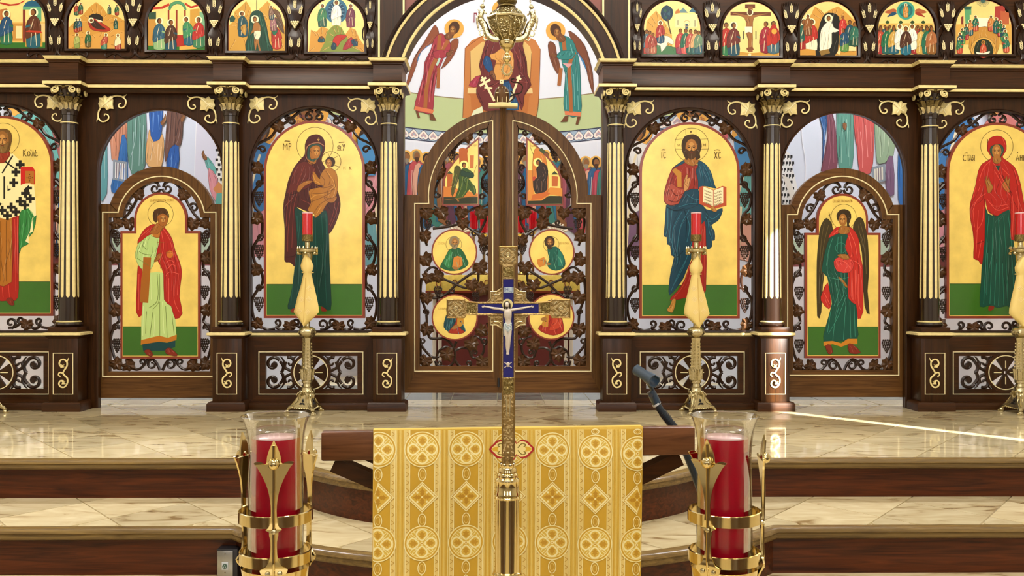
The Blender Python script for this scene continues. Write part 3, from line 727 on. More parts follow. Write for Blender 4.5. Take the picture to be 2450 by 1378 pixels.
# ================================================================== carved vines: leaves, grapes, stems
def leaf_mesh(name, m, k=1.):
    h = [(0, 9, .4), (5, 13, .5), (11, 14, 1), (12, 8, .3), (17, 4, 1), (13, -2, .2), (12, -9, .9), (6, -11, .3)]
    o = h+[(0, -18, 1)]+[(-a, b, c) for a, b, c in reversed(h[1:])]
    n = len(o); s = k/360
    vs = [(0, -.013, .002)]+[(x*.55*s, -.010-.009*c, z*.55*s) for x, z, c in o]+[(x*s, -.001-.006*c, z*s) for x, z, c in o]+[(x*s*.94, .008, z*s*.94) for x, z, c in o]
    fs = [(0, 1+q, 1+(q+1) % n) for q in range(n)]
    for b in (1, 1+n): fs += [(b+q, b+n+q, b+n+(q+1) % n, b+(q+1) % n) for q in range(n)]
    return mesh_only(MB().add(vs, fs), name, m, ang=28)
LEAF = leaf_mesh('carved_leaf', 'leaf_wood')
def grape_mesh(name, m, rows, r, seg=7, rings=5):
    mb = MB(); z = 0
    for q, nn in enumerate(rows):
        for i in range(nn):
            x = (i-(nn-1)/2)*2*r*.96; d = abs(i-(nn-1)/2)/(nn/2+.01)
            mb.ball((x, -.006-r*.5*(1-d*d), z+random.uniform(-.15, .15)*r), r, seg, rings)
        z -= r*1.66
    return mesh_only(mb, name, m, ang=80)
GRAPE = grape_mesh('carved_grapes', 'carve', (4, 5, 5, 4, 4, 3, 2, 1), .0075)
def put_leaf(T, px, py, Y, rot=0., k=1.): inst(LEAF, 'carved_leaf', T, U(px, py, Y), (0, math.radians(rot), 0), (k, 1, k))
def put_grape(T, px, py, Y, k=1.): inst(GRAPE, 'grape_cluster', T, U(px, py-15*k, Y), (0, 0, 0), k)
def sp(cx, cy, r, a0, sgn, turns=1.1): return spiral(cx, cy, r, turns, a0, sgn, 16, .3)
def vine(T, X, Y, stems, curls, r=3.9):
    "each stem or curl is a carved branch of its own"
    for s_ in stems: 
        mb = MB(); ptube(mb, X(cr(num(s_), n=4)), r, Y, (1, .9)); mb.build('vine_stem', 'carve', T)
    for c in curls:
        mb = MB(); ptube(mb, X(sp(*c)), r*.92, Y, (1.05, .7)); mb.build('vine_curl', 'carve', T)
random.seed(5)
for nm, cx, hw, top, iw, it, ib, ex0, ex1 in BAYS:
    T = BAYT[nm]; Y = YW+.022; dy = top-258
    for m in (-1, 1):
        X = lambda p: [(cx+m*x, y+dy*(1 if y < 420 else .6)) for x, y in p]
        S = ['3 268 14 262 30 264 46 276 66 292 86 304 104 328 128 341 142 352 149 372', '149 372 146 392 130 412 124 424 126 436', '126 436 140 452 147 470 142 496 128 512 124 535 125 560',
             '125 560 138 578 147 596 142 628 128 648 123 668 126 684', '126 684 140 700 149 722 146 756 132 778 112 788 94 786', '92 782 78 790 62 782 44 778 30 786 14 788']
        C = [(11, 279, 10, -90, 1), (52, 289, 9, -60, 1), (64, 281, 6, 120, -1), (124, 358, 9, 0, -1), (131, 441, 9, 180, 1), (128, 570, 9, 180, 1), (131, 690, 9, 180, 1), (88, 772, 9, 60, 1), (20, 776, 13, 80, -1), (44, 770, 8, 90, 1)]
        vine(T, X, Y, S, C)
        for x, y, r in ((86, 303, 20), (135, 402, 70), (137, 523, 60), (138, 645, 80), (136, 774, 40), (58, 780, 10)):
            p = X([(x, y)])[0]; put_leaf(T, p[0], p[1], Y-.008, m*r, random.uniform(.98, 1.12))
        for x, y in ((131, 476), (131, 603), (131, 728)):
            p = X([(x, y)])[0]; put_grape(T, p[0], p[1], Y-.004)
for key, cx, dy in (('deacon', 386, 0), ('angel', 2015.5, 2)):
    T = DOORS[key]; Y = YD+.024
    for m in (-1, 1):
        X = lambda p: [(cx+m*x*.985, y+dy) for x, y in p]
        S = ['5 448 10 438 25 434 42 446 55 467 66 490 80 512 98 530 116 545', '116 545 123 562 122 582 112 602 104 622 102 642', '102 642 116 660 124 690 118 720 110 740 102 768',
             '102 768 116 785 123 812 118 842 108 870', '78 878 60 884 46 878 36 862', '108 870 92 884 74 876', '3 886 12 868 24 858 36 862']
        C = [(15, 452, 12, 180, -1), (79, 497, 11, -150, 1), (110, 655, 9, 150, 1), (112, 783, 9, 150, 1), (22, 872, 12, -90, 1), (46, 866, 9, 90, 1), (112, 558, 7, 180, 1)]
        vine(T, X, Y, S, C, 3.7)
        for x, y, r in ((55, 466, 30), (77, 535, 10), (108, 534, 60), (109, 617, 70), (109, 742, 80), (109, 870, 30), (78, 873, 60)):
            p = X([(x, y)])[0]; put_leaf(T, p[0], p[1], Y-.008, m*r, random.uniform(1.0, 1.14))
        for x, y in ((106, 573), (106, 700), (106, 826)):
            p = X([(x, y)])[0]; put_grape(T, p[0], p[1], Y-.004, .95)
for key, m in (('rl', -1), ('rr', 1)):
    T = DOORS[key]; Y = YD+.024
    X = lambda p: [(RC+m*x, y) for x, y in p]
    c5 = lambda s_: ' '.join(f'{283-a/3.937:.1f} {250+b/3.937:.1f}' for a, b in num(s_))
    c6 = lambda s_: ' '.join(f'{283-a/3.829:.1f} {600+b/3.829:.1f}' for a, b in num(s_))
    S = [c5(s_) for s_ in ('985 185 940 230 850 215 820 265 770 310 690 380 595 410 555 520 562 600 520 700 462 830 452 930 540 1000', '965 210 988 340 935 375 905 430 945 505 980 600 925 690 920 780 985 850 965 945 840 980 740 1040',
         '540 1000 470 1020 400 1010', '455 1170 600 1150 720 1130 820 1180 910 1250 960 1300', '890 1210 950 1090 920 1010', '400 1010 350 1080 360 1200 400 1330', '930 1300 985 1380 960 1420', '690 380 650 440 640 470')]
    S += [c6(s_) for s_ in ('400 430 480 430 560 400 680 290 780 220 880 160 940 110', '420 230 540 260 640 300 740 340 830 330', '370 200 430 150 490 170', '860 200 855 280 810 310', '340 250 330 400 380 560 390 700', '400 720 420 800 560 810 640 900 640 1000 590 1060 500 1050 460 1010',
         '660 830 620 900 560 880 490 930 480 1000', '640 920 700 890 770 900 800 970 850 980 900 940 910 860 870 800 820 780', '640 990 690 1060 770 1060 790 1020', '330 800 340 870 430 970 500 970', '940 660 960 740 880 780', '330 860 330 1000')]
    C = []
    for a, b, r, a0, sg in ((905, 265, 24, 0, 1), (690, 345, 22, 90, 1), (490, 845, 34, 180, -1), (930, 590, 28, 90, 1), (920, 870, 30, 180, 1), (595, 1112, 26, 60, 1), (850, 1212, 34, 200, 1), (640, 800, 20, 0, 1)):
        C.append((283-a/3.937, 250+b/3.937, r/3.937, a0, sg))
    for a, b, r, a0, sg in ((375, 560, 30, 90, 1), (620, 365, 26, 0, 1), (350, 830, 32, 90, -1), (905, 830, 34, 90, 1), (500, 1030, 30, 0, 1), (830, 930, 26, 40, -1), (770, 1030, 26, 90, 1)):
        C.append((283-a/3.829, 600+b/3.829, r/3.829, a0, sg))
    vine(T, X, Y, S, C, 3.7)
    for x, y in ((87, 326), (152, 413), (43, 359), (51, 509), (100, 509), (146, 509), (183, 509), (186, 565), (95, 534), (45.5, 575), (185, 621), (179, 664), (155, 661), (182, 712), (53, 639), (74, 681), (48, 691), (182, 788), (51, 791), (74, 822), (133, 848), (185, 864), (48, 866)):
        p = X([(x, y)])[0]; put_leaf(T, p[0], p[1], Y-.008, m*random.uniform(-30, 60), random.uniform(1.0, 1.2))
    for x, y in ((123, 370), (40, 443), (179, 538), (47, 596), (155, 699), (64, 712)):
        p = X([(x, y)])[0]; put_grape(T, p[0], p[1], Y-.006, .82)
# ---- wheat and grape carvings between the feast icons
def wheat_ear(name, m):
    mb = MB(); s = 1/362
    for q in range(4):
        z = (q*4.2-5)*s
        for sg in (-1, 1):
            mb.tube([(sg*.3*s, 0, z), (sg*2.6*s, -.004, z+2.6*s), (sg*3.9*s, -.002, z+6.6*s)], [.0022, .0042, .0008], seg=5)
    mb.tube([(0, -.002, 10*s), (0, -.005, 14*s), (0, -.001, 19*s)], [.002, .0042, .0008], seg=5)
    return mesh_only(mb, name, m, ang=80)
EAR = wheat_ear('wheat_ear', 'gilt_line')
GGR = grape_mesh('gilt_grapes', 'gilt_line', (4, 3, 2, 1), .0075)
def sheaf():
    mb = MB(); s = 1/362
    rnd = random.Random(3)
    for a, b, n_ in (((-17, 14), (-8, -48), 9), ((-15, -62), (-10, -112), 9)):
        pass
    for q in range(11):                                          # upper fan of ears
        t = q/10*2-1
        mb.tube([(t*6*s, -.004, -48*s), (t*15*s, -.016-.008*(1-t*t), -18*s), (t*17*s, -.014, 4*s), (t*20*s, -.006, (24-6*abs(t))*s)], [.006, .010, .010, .002], seg=5)
    for q in range(10):                                          # lower brush
        t = q/9*2-1
        mb.tube([(t*4*s, -.006, -50*s), (t*14*s, -.016-.008*(1-t*t), -70*s), (t*15*s, -.016, -95*s), (t*17*s, -.006, (-112-6*(1-abs(t))+rnd.uniform(-3, 3))*s)], [.006, .010, .010, .0015], seg=5)
    return mesh_only(mb, 'wheat_carving', 'carve', ang=70)
SHEAF = sheaf()
OX = [(137, 0, 'left', 0), (323, 1, 'left', 0), (516, 2, 'left', 0), (708, 3, 'left', 0), (887, 4, 'left', -1), (1523, 5, 'right', 1), (1702, 5, 'right', 0), (1890, 6, 'right', 0), (2076, 7, 'right', 0), (2262, 8, 'right', 0), (2447, 9, 'right', 0)]
for px, i, sd, half in OX:
    T = TIER[sd]; b = FE[i][1] + (1 if sd == 'left' else 0); Y = YU
    y0 = b-132+16
    c = U(px, y0+8, Y)
    o = inst(SHEAF, 'wheat_carving', T, c, sc=(.6 if half else 1, 1, 1))
    def kid(me, nme, dx, dy, rot, k=1.):
        e = bpy.data.objects.new(nme, me); COL.objects.link(e); e.parent = o
        e.location = (dx/362, -.03, -dy/362); e.rotation_euler = (0, math.radians(rot), 0); e.scale = (k,)*3
    kid(EAR, 'wheat_ear', 0, 2, 0, .95)
    if half != 1: kid(EAR, 'wheat_ear', -13, 16, -12, .9)
    if half != -1: kid(EAR, 'wheat_ear', 13, 16, 12, .9)
    kid(GGR, 'gilt_grapes', 0, 40, 0)
    kid(EAR, 'wheat_ear', -9, 94, -6, .95); kid(EAR, 'wheat_ear', 9, 94, 6, .95)
    for m in (-1, 1):
        if half and m == -half*-1 and False: continue
        if half and m != half*-1: pass
        X = lambda p: [(px+m*x, y0+y) for x, y in p]
        if not half or m == half:
            mb = MB(); ptube(mb, X(cr(num('3 112 2 124 12 134 30 132 44 124 58 126 68 133 72 127 68 122'), n=4)), 2.3, Y-.006, (1, .8)); ptube(mb, X(cr(num('44 124 50 130 48 136'), n=3)), 1.9, Y-.006, (1, .5)); mb.build('vine_stem', 'carve', T)
        mb = MB(); ptube(mb, X(cr(num('10 46 18 60 19 78 14 92'), n=4)), 2., Y-.016, (1, .7)); mb.build('vine_stem', 'carve', T)
# ================================================================== painting: flat shapes laid on a panel or wall, colour per stroke
class Paint:
    def __init__(s, M, sub=0): s.M = M; s.mb = MB(); s.n = 0; s.o = (0, 0, 1); s.sub = sub; s.auto = True; s.step = 2.6e-4; s.rnd = random.Random(2)
    def _q(s, p): return (s.o[0]+p[0]/s.o[2], s.o[1]+p[1]/s.o[2])
    def _put(s, col, pts, faces):
        c = lin(col); s.n += 1
        Q = [s._q(p) for p in pts]
        if s.sub:                                                # finer pieces so the paint follows a curved surface
            todo = [t for f in faces for t in ([tuple(f)] if len(f) == 3 else [(f[0], f[1], f[2]), (f[0], f[2], f[3])] if len(f) == 4 else [(f[0], f[i], f[i+1]) for i in range(1, len(f)-1)])]
            faces = []; mid = {}
            while todo:
                t = todo.pop(); L = [math.dist(Q[t[i]], Q[t[(i+1) % 3]]) for i in range(3)]; m = max(L)
                if m <= s.sub: faces.append(t); continue
                i = L.index(m); a, b, d = t[i], t[(i+1) % 3], t[(i+2) % 3]; e = (min(a, b), max(a, b))
                if e not in mid: mid[e] = len(Q); Q.append(((Q[a][0]+Q[b][0])/2, (Q[a][1]+Q[b][1])/2))
                todo += [(a, mid[e], d), (mid[e], b, d)]
        s.mb.add([s.M(*q, s.n) for q in Q], faces); s.mb.col += [c]*len(Q)
    def p(s, col, pts, sm=1, n=3):
        pts = num(pts) if isinstance(pts, str) else pts
        if sm: pts = cr(pts, True, n)
        t = tessellate_polygon([[Vector((a, b, 0)) for a, b in pts]])
        def o(t):
            a, b, c = (pts[i] for i in t)
            return t if (b[0]-a[0])*(c[1]-a[1])-(b[1]-a[1])*(c[0]-a[0]) < 0 else (t[0], t[2], t[1])
        s._put(col, pts, [o(x) for x in t])
        if sm and s.auto: s.folds(col, pts)
    def folds(s, col, pts):
        "painted drapery lines that follow the shape from top to bottom"
        k = s.o[2]; ys = [b for a, b in pts]; y0, y1 = min(ys), max(ys); h = y1-y0
        ar = abs(sum(pts[i][0]*pts[(i+1) % len(pts)][1]-pts[(i+1) % len(pts)][0]*pts[i][1] for i in range(len(pts))))/2
        w = ar/max(h, 1)
        if h < 13*k or w < 4.5*k or ar < 110*k*k: return
        n = int(min(13, max(2, w/k/4.2)))
        c = [int(col.lstrip('#')[i:i+2], 16) for i in (0, 2, 4)]
        lt = ''.join('%02x' % int(x+(255-x)*.3) for x in c); dk_ = ''.join('%02x' % int(x*.55) for x in c)
        s.l(dk_, .8*k, pts, sm=0, closed=True)
        def ext(y, side):
            xs = []
            for (a, b), (c_, d) in zip(pts, pts[1:]+pts[:1]):
                if (b-y)*(d-y) < 0: xs.append(a+(c_-a)*(y-b)/(d-b))
            xs.sort(); return xs
        for i in range(n):
            u = (i+.5+s.rnd.uniform(-.25, .25))/n; a = s.rnd.uniform(.06, .45); b = min(.95, a+s.rnd.uniform(.3, .6)); path = []; base = None
            wob = s.rnd.uniform(-.06, .06)
            for q in range(7):
                t = a+(b-a)*q/6; xs = ext(y0+h*t, 0)
                if len(xs) < 2: continue
                if base is None: m = max(range(0, len(xs)-1, 2), key=lambda j: xs[j+1]-xs[j]); base = xs[m]+u*(xs[m+1]-xs[m])
                m = min(range(0, len(xs)-1, 2), key=lambda j: 0 if xs[j] <= base <= xs[j+1] else min(abs(base-xs[j]), abs(base-xs[j+1])))
                if xs[m+1]-xs[m] < 3*k: continue
                nb = xs[m]+min(.92, max(.08, u+wob*math.sin(q*.9)))*(xs[m+1]-xs[m])
                if path and abs(nb-base) > h*.09: break
                base = nb; path.append((base, y0+h*t))
            if len(path) > 2: s.l(lt if i % 2 else dk_, (.95 if i % 2 else 1.15)*k, path, taper=.75)
    def l(s, col, w, *paths, sm=1, closed=False, taper=0):
        for pts in paths:
            pts = num(pts) if isinstance(pts, str) else pts
            if sm and len(pts) > 2: pts = cr(pts, closed, 4)
            L = len(pts); V = []
            for i in range(L):
                a = pts[(i-1) % L] if closed or i else pts[0]; b = pts[(i+1) % L] if closed or i < L-1 else pts[-1]
                dx, dy = b[0]-a[0], b[1]-a[1]; d = math.hypot(dx, dy) or 1
                ww = w/2*(1 if not taper else max(.15, 1-taper*abs(2*i/(L-1)-1)))
                V += [(pts[i][0]-dy/d*ww, pts[i][1]+dx/d*ww), (pts[i][0]+dy/d*ww, pts[i][1]-dx/d*ww)]
            s._put(col, V, [(2*i, 2*((i+1) % L), 2*((i+1) % L)+1, 2*i+1) for i in range(L if closed else L-1)])
    def e(s, col, cx, cy, rx, ry=None, rot=0, n=20):
        ry = rx if ry is None else ry; c, q = math.cos(math.radians(rot)), math.sin(math.radians(rot))
        s.p(col, [(cx+rx*math.cos(a)*c-ry*math.sin(a)*q, cy+rx*math.cos(a)*q+ry*math.sin(a)*c) for a in [2*PI*i/n for i in range(n)]], 0)
    def r(s, col, w, cx, cy, r, n=36): s.l(col, w, [(cx+r*math.cos(2*PI*i/n), cy+r*math.sin(2*PI*i/n)) for i in range(n)], sm=0, closed=True)
    def t(s, col, text, x, y, h, sx=1.):
        cu = bpy.data.curves.new('lettering', 'FONT'); cu.body = text; cu.size = 1; cu.resolution_u = 2
        ob = bpy.data.objects.new('lettering', cu); COL.objects.link(ob)
        dg = bpy.context.evaluated_depsgraph_get(); me = ob.evaluated_get(dg).to_mesh()
        V = [(v.co.x, v.co.y) for v in me.vertices]; F = [tuple(p.vertices) for p in me.polygons]
        if V:
            x0, x1 = min(v[0] for v in V), max(v[0] for v in V); k = h/.7
            s._put(col, [(x+(v[0]-(x0+x1)/2)*k*sx, y-v[1]*k) for v in V], F)
        ob.evaluated_get(dg).to_mesh_clear(); bpy.data.objects.remove(ob); bpy.data.curves.remove(cu)
    def build(s, name, parent, m='paint'): return s.mb.build(name, m, parent, smooth=False)
def plane(Y): return lambda px, py, i=0: U(px, py, Y-.0012-i*2.2e-5)
def face(P, x, y, k, skin='a2682c', d=0, hair=None, beard=None):
    "small icon face centred on x, y, half height k, turned by d (-1..1)"
    dk = '3a2008'
    P.e(skin, x, y, k*.66, k)
    P.e('c08a48', x+d*k*.15, y-k*.05, k*.34, k*.62)
    if beard: P.p(beard, [(x-k*.62, y+k*.1), (x-k*.3, y+k*.35), (x+d*k*.2, y+k*.3), (x+k*.35, y+k*.35), (x+k*.62, y+k*.1), (x+k*.45, y+k*.95), (x, y+k*1.3), (x-k*.45, y+k*.95)])
    for sg in (-1, 1):
        ex = x+d*k*.2+sg*k*.27; P.l(dk, k*.09, [(ex-k*.17, y-k*.17), (ex, y-k*.25), (ex+k*.17, y-k*.17)]); P.e(dk, ex, y-k*.07, k*.13, k*.07)
    P.l(dk, k*.07, [(x+d*k*.2+k*.04, y-k*.15), (x+d*k*.3, y+k*.25), (x+d*k*.2-k*.08, y+k*.3)])
    P.l('6a2810', k*.09, [(x+d*k*.2-k*.17, y+k*.5), (x+d*k*.2, y+k*.47), (x+d*k*.2+k*.17, y+k*.5)])
def icon(name, label, loops, Y, th=.03, rim=6, green=None, group='painted icons', red='icon_red', gold='icon_gold'):
    "loops: outer photo loop and inner photo loop; returns thing and painter"
    out, inn = loops
    c = [sum(p[0] for p in out)/len(out), max(p[1] for p in out)]
    T = thing(name, label, 'icon', U(c[0], c[1], Y+th/2), group)
    MB().prism([gl(out, Y)], Y, Y+th).build('panel', red, T)
    MB().prism([gl(inn, Y)], Y-.0008, Y+.004).build('gold_ground', gold, T)
    if green: MB().prism([gl(green, Y)], Y-.0012, Y+.003).build('green_ground', 'icon_green', T)
    return T, Paint(plane(Y))
YI = YW-.012
GRN = lambda cx, hw, y0, y1: [(cx-hw, y1), (cx+hw, y1), (cx+hw, y0), (cx-hw, y0)]
def big(nm, label):
    _, cx, hw, top, iw, it, ib, e0, e1 = next(b for b in BAYS if b[0] == nm)
    gy = {'bishop': 674, 'mother': 680, 'christ': 682, 'anna': 679}[nm]
    T, P = icon('icon', label, (arch_loop(cx, iw, it, ib), arch_loop(cx, iw-6, it+6, ib-6)), YI, .03, green=GRN(cx, iw-7, gy, ib-7.5), group='large arched icons')
    P.l('d8b860', 1.6, [(cx-iw+6, ib-7), (cx+iw-6, ib-7)], sm=0); P.l('1c3008', 1.2, [(cx-iw+7, gy), (cx+iw-7, gy)], sm=0)
    return T, P
# ---- Mother and Child
T, P = big('mother', 'arched gold icon of the Mother and Child in dark red mantle'); P.o = (500, 300, 3.937)
dk = '4a3208'
P.r(dk, 4, 998, 190, 172)
P.p('0b3a33', '805 770 850 790 1000 860 1120 790 1130 1020 1135 1300 1145 1500 1146 1738 1050 1700 960 1720 870 1705 745 1728 770 1600 805 1400 820 1200 800 950')
P.p('451713', '1005 85 940 108 905 180 903 270 850 335 795 410 745 530 722 640 703 740 704 860 714 980 712 1200 716 1282 765 1290 815 1322 830 1150 815 900 812 770 900 800 1000 832 1100 800 1122 900 1128 1020 1180 950 1225 830 1238 740 1222 650 1180 540 1110 420 1060 330 1090 230 1088 150 1055 100')
P.p('5c211b', '800 420 760 560 735 640 810 620 900 600 960 560 1010 440 940 350 860 350')
P.p('2d4a42', '940 200 925 260 935 330 985 350 1040 300 1068 215 1040 180 985 175')
P.p('9a6228', '958 210 948 270 965 320 1005 305 1040 260 1046 205 1010 188')
P.p('9a6228', '930 320 985 345 1010 320 1000 360 945 362')
P.l('9c6a50', 9, '918 218 935 190 985 168 1040 165 1085 195'); P.l('9c6a50', 5, '918 218 912 280 930 330')
face(P, 1008, 250, 62, d=.5)
for x, y in ((1030, 132), (1030, 120), (1022, 132), (1038, 132), (1030, 144)): P.e('c8a050', x, y, 4)
P.r(dk, 4, 1148, 340, 95); P.l(dk, 3, '1120 250 1135 300', '1210 290 1160 320', '1058 350 1100 355', '1230 390 1180 375', sm=0)
P.p('a36a24', '1090 410 1050 470 1040 505 985 430 975 480 1000 550 1080 575 950 605 945 660 960 730 930 800 990 830 1000 872 1060 820 1110 740 1160 700 1205 640 1212 520 1195 440 1150 405')
P.e('3a2410', 1142, 345, 47, 50); face(P, 1130, 358, 40, d=-.4)
P.p('9a6228', '830 612 850 562 920 522 978 528 900 572 850 627'); P.p('9a6228', '1080 672 1140 690 1205 668 1180 722 1120 722')
P.l('6e4414', 5, '1060 480 1090 520 1080 570', '1000 560 1080 590 1180 560', '960 720 1040 690 1140 640', '990 820 1050 740 1150 680', '975 640 1060 640 1190 600', '1100 430 1140 500 1130 560')
P.l('cf9a48', 4, '1110 430 1170 520 1190 600', '960 690 1000 660 1080 650', '1010 840 1060 760', '985 470 1000 520 1050 550')
P.l('7d352a', 5, '790 600 765 800 745 1000 742 1190', '830 640 800 760 790 900 780 1150', '870 700 960 740', '760 640 735 800 730 950', '1225 720 1190 850 1140 960', '1190 720 1165 850 1130 940', '815 420 780 500', '900 380 860 480 830 560', '1000 400 960 500')
P.l('2a0c0a', 5, '850 660 835 760 815 790', '720 660 830 640', '715 1240 800 1230 830 1180', '905 300 940 345 1000 370')
P.l('1f5a50', 5, '860 830 850 1000 800 1400 770 1690', '900 850 890 1100 860 1500 850 1700', '1000 880 1010 1200 1030 1700', '1060 850 1080 1200 1110 1700', '1100 830 1110 1100', '940 870 930 1200 900 1690', '830 850 835 1000')
P.p('7a2412', '770 1738 800 1722 830 1725 812 1762 775 1760', n=2); P.p('7a2412', '1060 1705 1105 1735 1100 1752 1060 1748', n=2)
P.l(dk, 6, '700 232 700 168', '700 170 717 205 735 168', '735 168 735 232', '754 238 754 165', '754 168 772 172 772 196 754 200', '712 152 722 146 764 150', sm=0)
P.l(dk, 6, '1212 226 1224 190 1240 226', '1206 232 1248 232', '1258 178 1268 205', '1280 175 1262 238', '1222 160 1276 156', sm=0); P.r(dk, 5, 1226, 205, 15, 14)
P.l('8a6420', 4, '1268 390 1268 415', '1285 388 1278 402 1285 415', '1322 385 1322 418', '1322 400 1340 386', '1322 400 1342 418', sm=0)
P.build('painting', T)
# ---- Christ with the open book
T, P = big('christ', 'arched gold icon of Christ holding an open book'); P.o = (1420, 300, 3.937)
P.r(dk, 4, 925, 185, 160)
P.l(dk, 3, '870 38 870 110', '964 32 964 108', '768 132 840 128', '770 222 840 224', '1008 130 1080 128', '1008 224 1080 222', sm=0)
P.p('9c1d10', '1035 900 1058 1000 1058 1560 960 1600 890 1620 716 1648 790 1560 860 1450 910 1300 930 1250 930 1100', n=2)
P.p('123c50', '860 620 980 610 1000 700 1060 790 1150 800 1215 780 1205 840 1170 900 1110 940 1140 1000 1142 1080 1116 1085 1115 1140 1070 1166 1060 1060 1045 900 935 1060 922 1250 870 1378 840 1450 790 1520 714 1602 712 1500 728 1378 760 1240 735 1225 722 1132 696 1120 690 1050 664 1042 675 900 685 750 720 755 800 740', n=2)
P.p('8c2618', '870 330 770 380 730 430 690 540 665 640 668 720 720 752 800 740 860 690 985 612 988 430 975 370 930 385')
P.p('a24432', '700 560 668 640 668 715 720 750 800 735 850 680 872 600 800 590 740 550')
P.p('b47c2c', '740 425 770 400 828 440 830 580 790 582 785 480', 0)
P.p('16455c', '980 325 1060 370 1110 450 1140 560 1152 592 1040 570 990 600 985 520 965 430 985 380'); P.p('16455c', '872 318 800 360 742 416 775 392 862 350')
P.p('123c50', '860 625 985 600 1000 720 960 760 840 800 740 800 800 745', n=2)
P.p('9c6428', '878 300 962 300 988 342 930 382 858 345')
P.p('3a2408', '925 85 860 105 832 170 838 240 862 300 885 322 900 250 960 250 962 322 995 312 1005 300 1000 262 1018 200 1005 130 970 95')
face(P, 922, 212, 84, 'a2682c', 0, beard='4a2c0c')
P.p('b04a2a', '995 580 1030 570 1130 608 1215 570 1252 580 1252 755 1130 788 995 740', 0)
P.p('efe1b6', '1036 576 1126 612 1126 762 1031 722', 0); P.p('efe1b6', '1132 612 1222 578 1222 730 1132 764', 0)
for q in range(5):
    y = 606+q*28
    for a, b, sl in ((1046, 1114, .38), (1140, 1208, -.36)):
        for w_ in range(5):
            x = a+(b-a)*w_/5; yy = y+(x-a)*sl+(0 if a < 1130 else 26); P.l('7c6a48', 4, [(x, yy), (x+3, yy+13)], [(x+8, yy+3), (x+7, yy+15)], sm=0)
P.p('b07a34', '1106 770 1130 762 1150 790 1165 800 1150 815 1120 805', n=2)
P.p('bf8850', '850 582 852 530 872 470 888 468 884 505 905 488 912 500 902 540 895 590 858 622', n=2); P.l('6a3c18', 3, '870 500 868 540', '890 510 884 550', '855 545 890 580')
P.l('5a1410', 5, '760 450 720 560 690 680', '900 400 910 480', '950 400 950 560', '700 700 780 720 850 660', '730 600 780 660 850 640')
P.l('c88070', 4, '720 560 690 640 700 710', '760 600 730 680', '810 610 790 700', '880 400 885 460', '935 400 935 500')
P.l('2f7286', 5, '1030 360 1080 460 1110 560', '1000 380 1030 480 1030 560', '880 650 940 690 990 700', '800 770 900 740 980 740', '830 820 760 950 740 1100 760 1220', '900 800 820 950 790 1150 790 1300', '700 780 700 950 680 1030', '740 800 720 1000 720 1100', '880 860 905 960 880 1100', '930 1080 860 1300 770 1480', '880 1250 800 1400 730 1560', '1080 900 1090 1000 1120 1080', '1060 830 1120 880 1190 830', '1050 860 1100 910')
P.l('0a2430', 5, '860 800 880 900 870 1050', '685 760 760 800 860 780', '770 1240 800 1230 850 1180', '1050 790 1080 850 1060 900')
P.l('c8503c', 4, '1045 950 1048 1540', '900 1320 850 1500 760 1620', '960 1420 920 1600', '1000 1400 980 1580')
P.p('b07c30', '742 1640 776 1640 762 1720 742 1762 705 1752 694 1732 724 1690', n=2)
P.l(dk, 6, '643 252 643 308', '680 258 664 250 660 285 668 308 682 302', '640 232 655 226 678 230', sm=0)
P.l(dk, 6, '1140 250 1165 312', '1165 250 1140 312', '1200 254 1184 248 1178 282 1186 310 1200 304', '1136 234 1166 228 1192 232', sm=0)
P.l(dk, 4, '790 176 786 192 796 196 800 180 806 196 814 190 810 174', '1034 170 1034 198', '1056 170 1056 198', '1034 184 1056 184', sm=0); P.e(dk, 918, 60, 6, 9)
P.build('painting', T)
# ---- woman in red veil
T, P = big('anna', 'arched gold icon of a woman in red veil at the right edge'); P.o = (1830, 300, 3.937)
P.r(dk, 4, 2185, 195, 153)
P.p('0d4638', '2080 770 2100 830 2190 850 2300 780 2340 1080 2370 1378 2385 1720 2280 1700 2200 1718 2110 1695 2025 1706 2035 1500 2045 1300 2065 1100 2075 900', n=2)
P.p('a81a12', '2185 98 2120 120 2095 190 2098 240 2130 290 2120 320 2050 360 2010 430 1985 560 1950 680 1930 780 1940 900 1960 1000 1970 1130 1965 1250 2010 1270 2047 1312 2060 1150 2070 1090 2075 780 2080 700 2100 800 2190 852 2310 790 2312 1000 2316 1075 2420 1060 2460 900 2425 640 2395 500 2350 390 2260 320 2240 290 2275 230 2268 150 2235 110', n=2)
P.p('2d4a3a', '2130 200 2120 250 2150 300 2190 312 2225 290 2250 240 2235 190 2185 178'); P.p('9a6428', '2150 300 2220 300 2225 340 2185 362 2150 340'); P.p('123f35', '2162 380 2215 380 2200 440', 0)
face(P, 2184, 245, 66, d=0)
P.p('9a6428', '2100 632 2085 560 2078 520 2090 470 2100 520 2110 478 2118 520 2140 560 2148 590 2120 635', n=2); P.p('9a6428', '2290 632 2245 590 2240 550 2262 510 2280 478 2285 520 2310 490 2300 560 2310 610', n=2)
P.l('d85040', 5, '2130 330 2060 400 2020 520', '2150 350 2220 470 2300 620', '2160 420 2240 560 2310 660', '2090 690 2160 760 2300 740', '2080 640 2000 700 1960 800', '2060 760 2050 900 1990 1000', '2010 800 2000 1000 1990 1200', '1960 800 1975 960', '2330 660 2340 800 2330 1050', '2370 620 2390 760 2380 1000', '2230 400 2300 470', '2110 720 2190 800 2290 770', '1990 560 1960 680', '2240 120 2262 180', '2350 420 2390 560', '2040 1080 2010 1250', '2030 560 2010 620')
P.l('5e0c08', 5, '2100 130 2096 240', '2070 690 2076 780', '2240 470 2330 650', '1985 1120 2060 1090', '2180 860 2100 810', '2310 680 2316 900')
